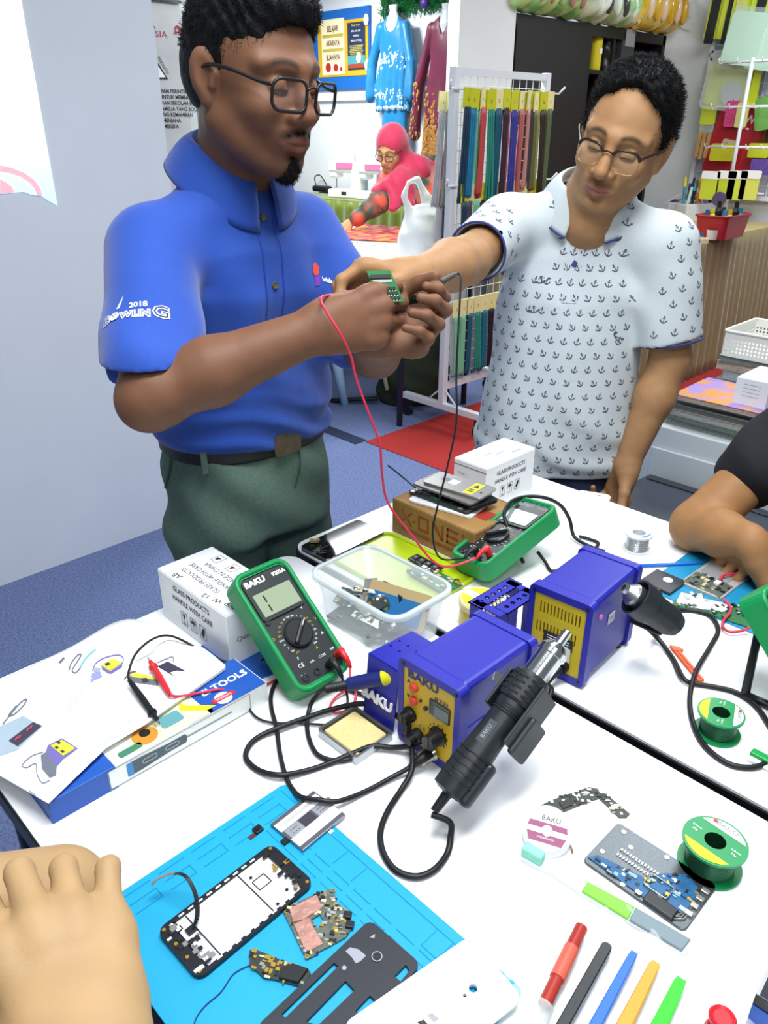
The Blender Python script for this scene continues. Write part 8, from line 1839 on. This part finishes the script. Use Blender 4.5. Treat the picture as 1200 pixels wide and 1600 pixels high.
def cable(label, pts, r, mat, name='cable', cat='cable', n=10, z=TZ+.004):
    m2 = MB(); m2.tube(cat_path([p if isinstance(p, Vector) else at(p[0], p[1], p[2] if len(p) > 2 else z) for p in pts], 8), r, mat, n); return m2.build(name, label=label, cat=cat)
cable('red test lead curving from the catalogue to under the meter', [(266, 1086, pz), (280, 1088, pz-.006), (310, 1083, TZ+.036), (345, 1077, TZ+.034), (380, 1080, TZ+.008), (412, 1071), (440, 1058)], .0018, REDW, 'test_lead', 'test lead')
cable('thin black test lead looping from catalogue to the front meter', [(202, 1063, pz), (201, 1050, pz), (212, 1022, pz+.008), (236, 1000, pz+.006), (262, 993, TZ+.036), (290, 1003, TZ+.034), (325, 1023, TZ+.02), (358, 1036, TZ+.008), (377, 1048), (383, 1070), (386, 1099), (400, 1120), (425, 1129), (470, 1130), (515, 1132), (535, 1121), (543, 1098), (541, 1080, TZ+.016), tp_b], .0017, BLKW, 'test_lead', 'test lead')
cable('red lead with small loop beside the iron handle', [tp_r, (548, 1066, TZ+.03), (556, 1082, TZ+.010), (552, 1100, TZ+.007), (536, 1112), (519, 1112), (517, 1100), (530, 1085, TZ+.006), (556, 1073, TZ+.006), (580, 1068)], .0017, REDW, 'test_lead', 'test lead')
iron_end = hA-hd_*.004
cable('black iron cord coiling in front of the station', [iron_end, (497, 1084, TZ+.03), (484, 1105, TZ+.010), (480, 1140), (492, 1174), (515, 1187), (546, 1186), (576, 1168), (594, 1138), (594, 1108), (576, 1090), (552, 1080), (520, 1072), (480, 1062), (448, 1056), (433, 1064), (424, 1083), (424, 1106), (432, 1138), (438, 1180), (447, 1214), (458, 1234), (472, 1246, TZ+.010), (500, 1250, TZ+.013), (528, 1252, TZ+.010), (570, 1237), (615, 1213, TZ+.006), (640, 1199, TZ+.012), (655, 1187, TZ+.018)], .0030, BLACK_RUB)
m2 = MB(); a_, b2 = at(640, 1199, TZ+.014), at(672, 1176, TZ+.022); m2.tube([a_, a_.lerp(b2, .6), b2], [.0036, .0064, .0070], BLACK_RUB, 12); m2.build('cord_plug', label='black cord plug joined to the station\'s silver socket', cat='plug')
ge = Vector(on_x(699, 1240, -.402))-(Vector(on_x(887, 987, -.384))-Vector(on_x(699, 1240, -.402))).normalized()*.028
cable('thick black hose cord looping from station to the hot air gun', [(657, 1158, TZ+.030), (640, 1166, TZ+.016), (612, 1168, TZ+.008), (582, 1166, TZ+.009), (552, 1177, TZ+.008), (516, 1192), (480, 1204), (438, 1211, TZ+.008), (405, 1204), (385, 1186), (388, 1167), (405, 1151), (438, 1136, TZ+.008), (480, 1121, TZ+.008), (516, 1109, TZ+.008), (558, 1100, TZ+.014), (588, 1102, TZ+.017), (615, 1114, TZ+.016), (633, 1136, TZ+.014), (643, 1168, TZ+.020), (643, 1204, TZ+.014), (627, 1234), (606, 1267), (595, 1297), (597, 1327), (612, 1354), (633, 1367), (657, 1369), (681, 1357), (699, 1333), (704, 1308, TZ+.012), (703, 1285, TZ+.025), ge], .0036, BLACK_RUB)
cable('black cord of the rear hot air gun, loop nearest the mat', [(1020, 985, TZ+.035), (1040, 960, TZ+.02), (1062, 954), (1090, 955), (1112, 964), (1122, 985), (1110, 1010), (1087, 1050, TZ+.008), (1078, 1090), (1083, 1130), (1102, 1166), (1138, 1193), (1175, 1199), (1200, 1190), (1215, 1175)], .0036, BLACK_RUB)
cable('black cord of the rear station crossing the orange tool', [(1005, 975, TZ+.03), (1030, 1000, TZ+.010), (1052, 1030), (1068, 1060, TZ+.008), (1085, 1068), (1115, 1073), (1150, 1082), (1182, 1104), (1206, 1140)], .0036, BLACK_RUB)
cable('black lead arching over the second meter from the brown box', [at(818, 880, TZ+.02), at(800, 840, TZ+.06), at(788, 806, TZ+.085), at(797, 785, TZ+.095), at(822, 776, TZ+.098), at(852, 778, TZ+.095), at(876, 790, TZ+.07), at(890, 812, TZ+.04), at(897, 838, TZ+.012), at(918, 852, TZ+.006), at(945, 862, TZ+.004)], .0034, BLACK_RUB)
cable('black double lead running from the second meter to the rear station', [at(840, 862, TZ+.02), at(852, 878, TZ+.008), at(862, 892, TZ+.004), at(880, 888, TZ+.004)], .0030, BLACK_RUB)
cable('black lead between the second meter and the rear station', [at(905, 838, TZ+.004), at(920, 842, TZ+.004), at(935, 850, TZ+.004), at(915, 868, TZ+.004)], .0030, BLACK_RUB)

# ---- board and probes in the men's hands, with their hanging leads
def dep(p): return float((np.array(p)-np.array([0, 0, EYE]))@FW)
hand_c = Vector((-.835, .812, 1.247)); dB = dep(hand_c)
pc4 = [pt(x, y, dB+dd) for x, y, dd in ((574, 425, -.004), (611, 424, .008), (630, 470, .008), (590, 474, -.006))]
o_ = (pc4[0]+pc4[1]+pc4[2]+pc4[3])/4; xx = (pc4[1]-pc4[0]).normalized(); yy = (pc4[0]-pc4[3]).normalized(); XP = frame(o_, xx, yy); wP = (pc4[1]-pc4[0]).length; hP = (pc4[0]-pc4[3]).length
t = thing('circuit_board', 'green circuit board held up between the two men', 'circuit board', tuple(o_), rot=XP.to_euler())
GB = M('held_board_green', '#0a6b30', .4); sk = (wP*.18)
bo = [(-wP/2-sk, hP/2), (wP/2-sk, hP/2), (wP/2+sk, -hP/2), (-wP/2+sk, -hP/2)]
part(t, 'board', lambda b: b.prism(bo, 0, .002, GB)); part(t, 'chip', lambda b: (b.box((-sk*.8, hP*.30, .0028), (wP*.86, hP*.12, .002), CHIP), b.box((-sk*.5, hP*.16, .0026), (wP*.80, hP*.09, .001), SHIELD)))
part(t, 'board_component', lambda b: [b.box((-wP*.32+wP*.16*k+sk*(.2+.35*j), -hP*(.08+.15*j), .003), (wP*.11, hP*.09, .002), CHIP) for k in range(5) for j in range(3)]+[b.box((-wP*.36+wP*.12*k+sk*(.1+.35*j), -hP*(.155+.15*j), .0025), (.0014, .0014, .001), WHITE_PL) for k in range(7) for j in range(3)])

probe('slim grey test probe pinched in the left hand of the man in blue', pt(668, 452, dep(la_w)-.03), pt(714, 427, dep(la_w)+.0), M('worn_probe_grey', '#4a4544', .4))
probe('red test probe held to the circuit board by the man in blue', pt(590, 447, dB-.004), pt(535, 462, dB+.006), REDP)
def hang(label, pts, d0, d1, r, mat):
    n_ = len(pts)-1; P = [pt(x, y, d0+(d1-d0)*(k/n_)) for k, (x, y) in enumerate(pts)]; return P
rd1 = dep(XM2@tr(.030, .030, th)@Vector((0, -.026, .012))); m2 = MB()
P = [pt(535, 462, dB+.006), pt(516, 461, dB-.02), pt(501, 467, dep(ra_w)-.045), pt(512, 490, dep(ra_w)-.05), pt(532, 522, dep(ra_w)-.045), pt(548, 556, dep(ra_w)-.02)]+hang('', [(556, 590), (574, 640), (593, 692), (597, 740), (606, 785), (640, 832), (688, 884)], dep(ra_w)+.0, rd1-.01, 0, 0)+[tp_r2]
m2.tube(cat_path(P, 8), .0019, M('red_lead_rubber', '#d8304e', .4), 8); m2.build('test_lead', label='red test lead hanging from hand of man in blue down to meter', cat='test lead')
m2 = MB(); d0 = dep(la_w)
P = [pt(714, 427, d0), pt(720, 432, d0-.005), pt(719, 460, d0-.005)]+hang('', [(716, 520), (713, 590), (713, 660), (700, 725), (684, 790), (676, 835), (688, 872)], d0, rd1-.02, 0, 0)+[tp_b2]
m2.tube(cat_path(P, 8), .0016, BLKW, 8); m2.build('test_lead', label='black test lead hanging from the grey probe down to the meter', cat='test lead')
carton('small white glass products box on the front magazine stack', -.872, -.775, 2.335, 2.50, .703, .082, lambda b, w, d, h: (care(b, frame((w/2+.0004, 0, h*.58), (0, 1, 0), (0, 0, 1)), .85), [b.box((.0, -d/2-.0003, h*(.8-.14*k)), (w*.5, .0004, .0012), GREY_INK) for k in range(4)]))
# families of like things
GROUPS = {'string_pack': 'beaded string packs on the wire rack', 'marker_pen': 'marker pens in the two racks', 'pen_holder': 'pen racks on the skirted table', 'magazine': 'magazines stacked on the cupboard', 'soft_pack': 'wrapped packs on top of the cabinet', 'lace_pack': 'lace packs at the top of the wire panel', 'ribbon_roll': 'mint ribbon rolls on the wire panel', 'hanging_card': 'lime card packs on the display stand', 'sewing_machine': 'sewing machines on the green table', 'hanging_dress': 'dresses hanging on the far wall', 'folding_table': 'white folding tables', 'solder_spool': 'solder reels on the tables', 'salvaged_part': 'salvaged parts in the clear tub', 'multimeter': 'green multimeters', 'soldering_station': 'blue soldering stations', 'hot_air_gun': 'hot air guns', 'iron_holder': 'blue iron holders', 'carton': 'cartons', 'test_plug': 'test plugs in the multimeters', 'test_probe': 'test probes', 'test_lead': 'test leads', 'repair_mat': 'silicone repair mats', 'pry_tool': 'pry tools', 'cable': 'black equipment cables', 'salvaged_screen': 'screens in the pile on the brown box', 'craft_pack': 'craft packs'}
for o in list(COL.objects):
    k_ = o.name.split('.')[0]
    if o.parent is None and k_ in GROUPS and 'group' not in o: o['group'] = GROUPS[k_]
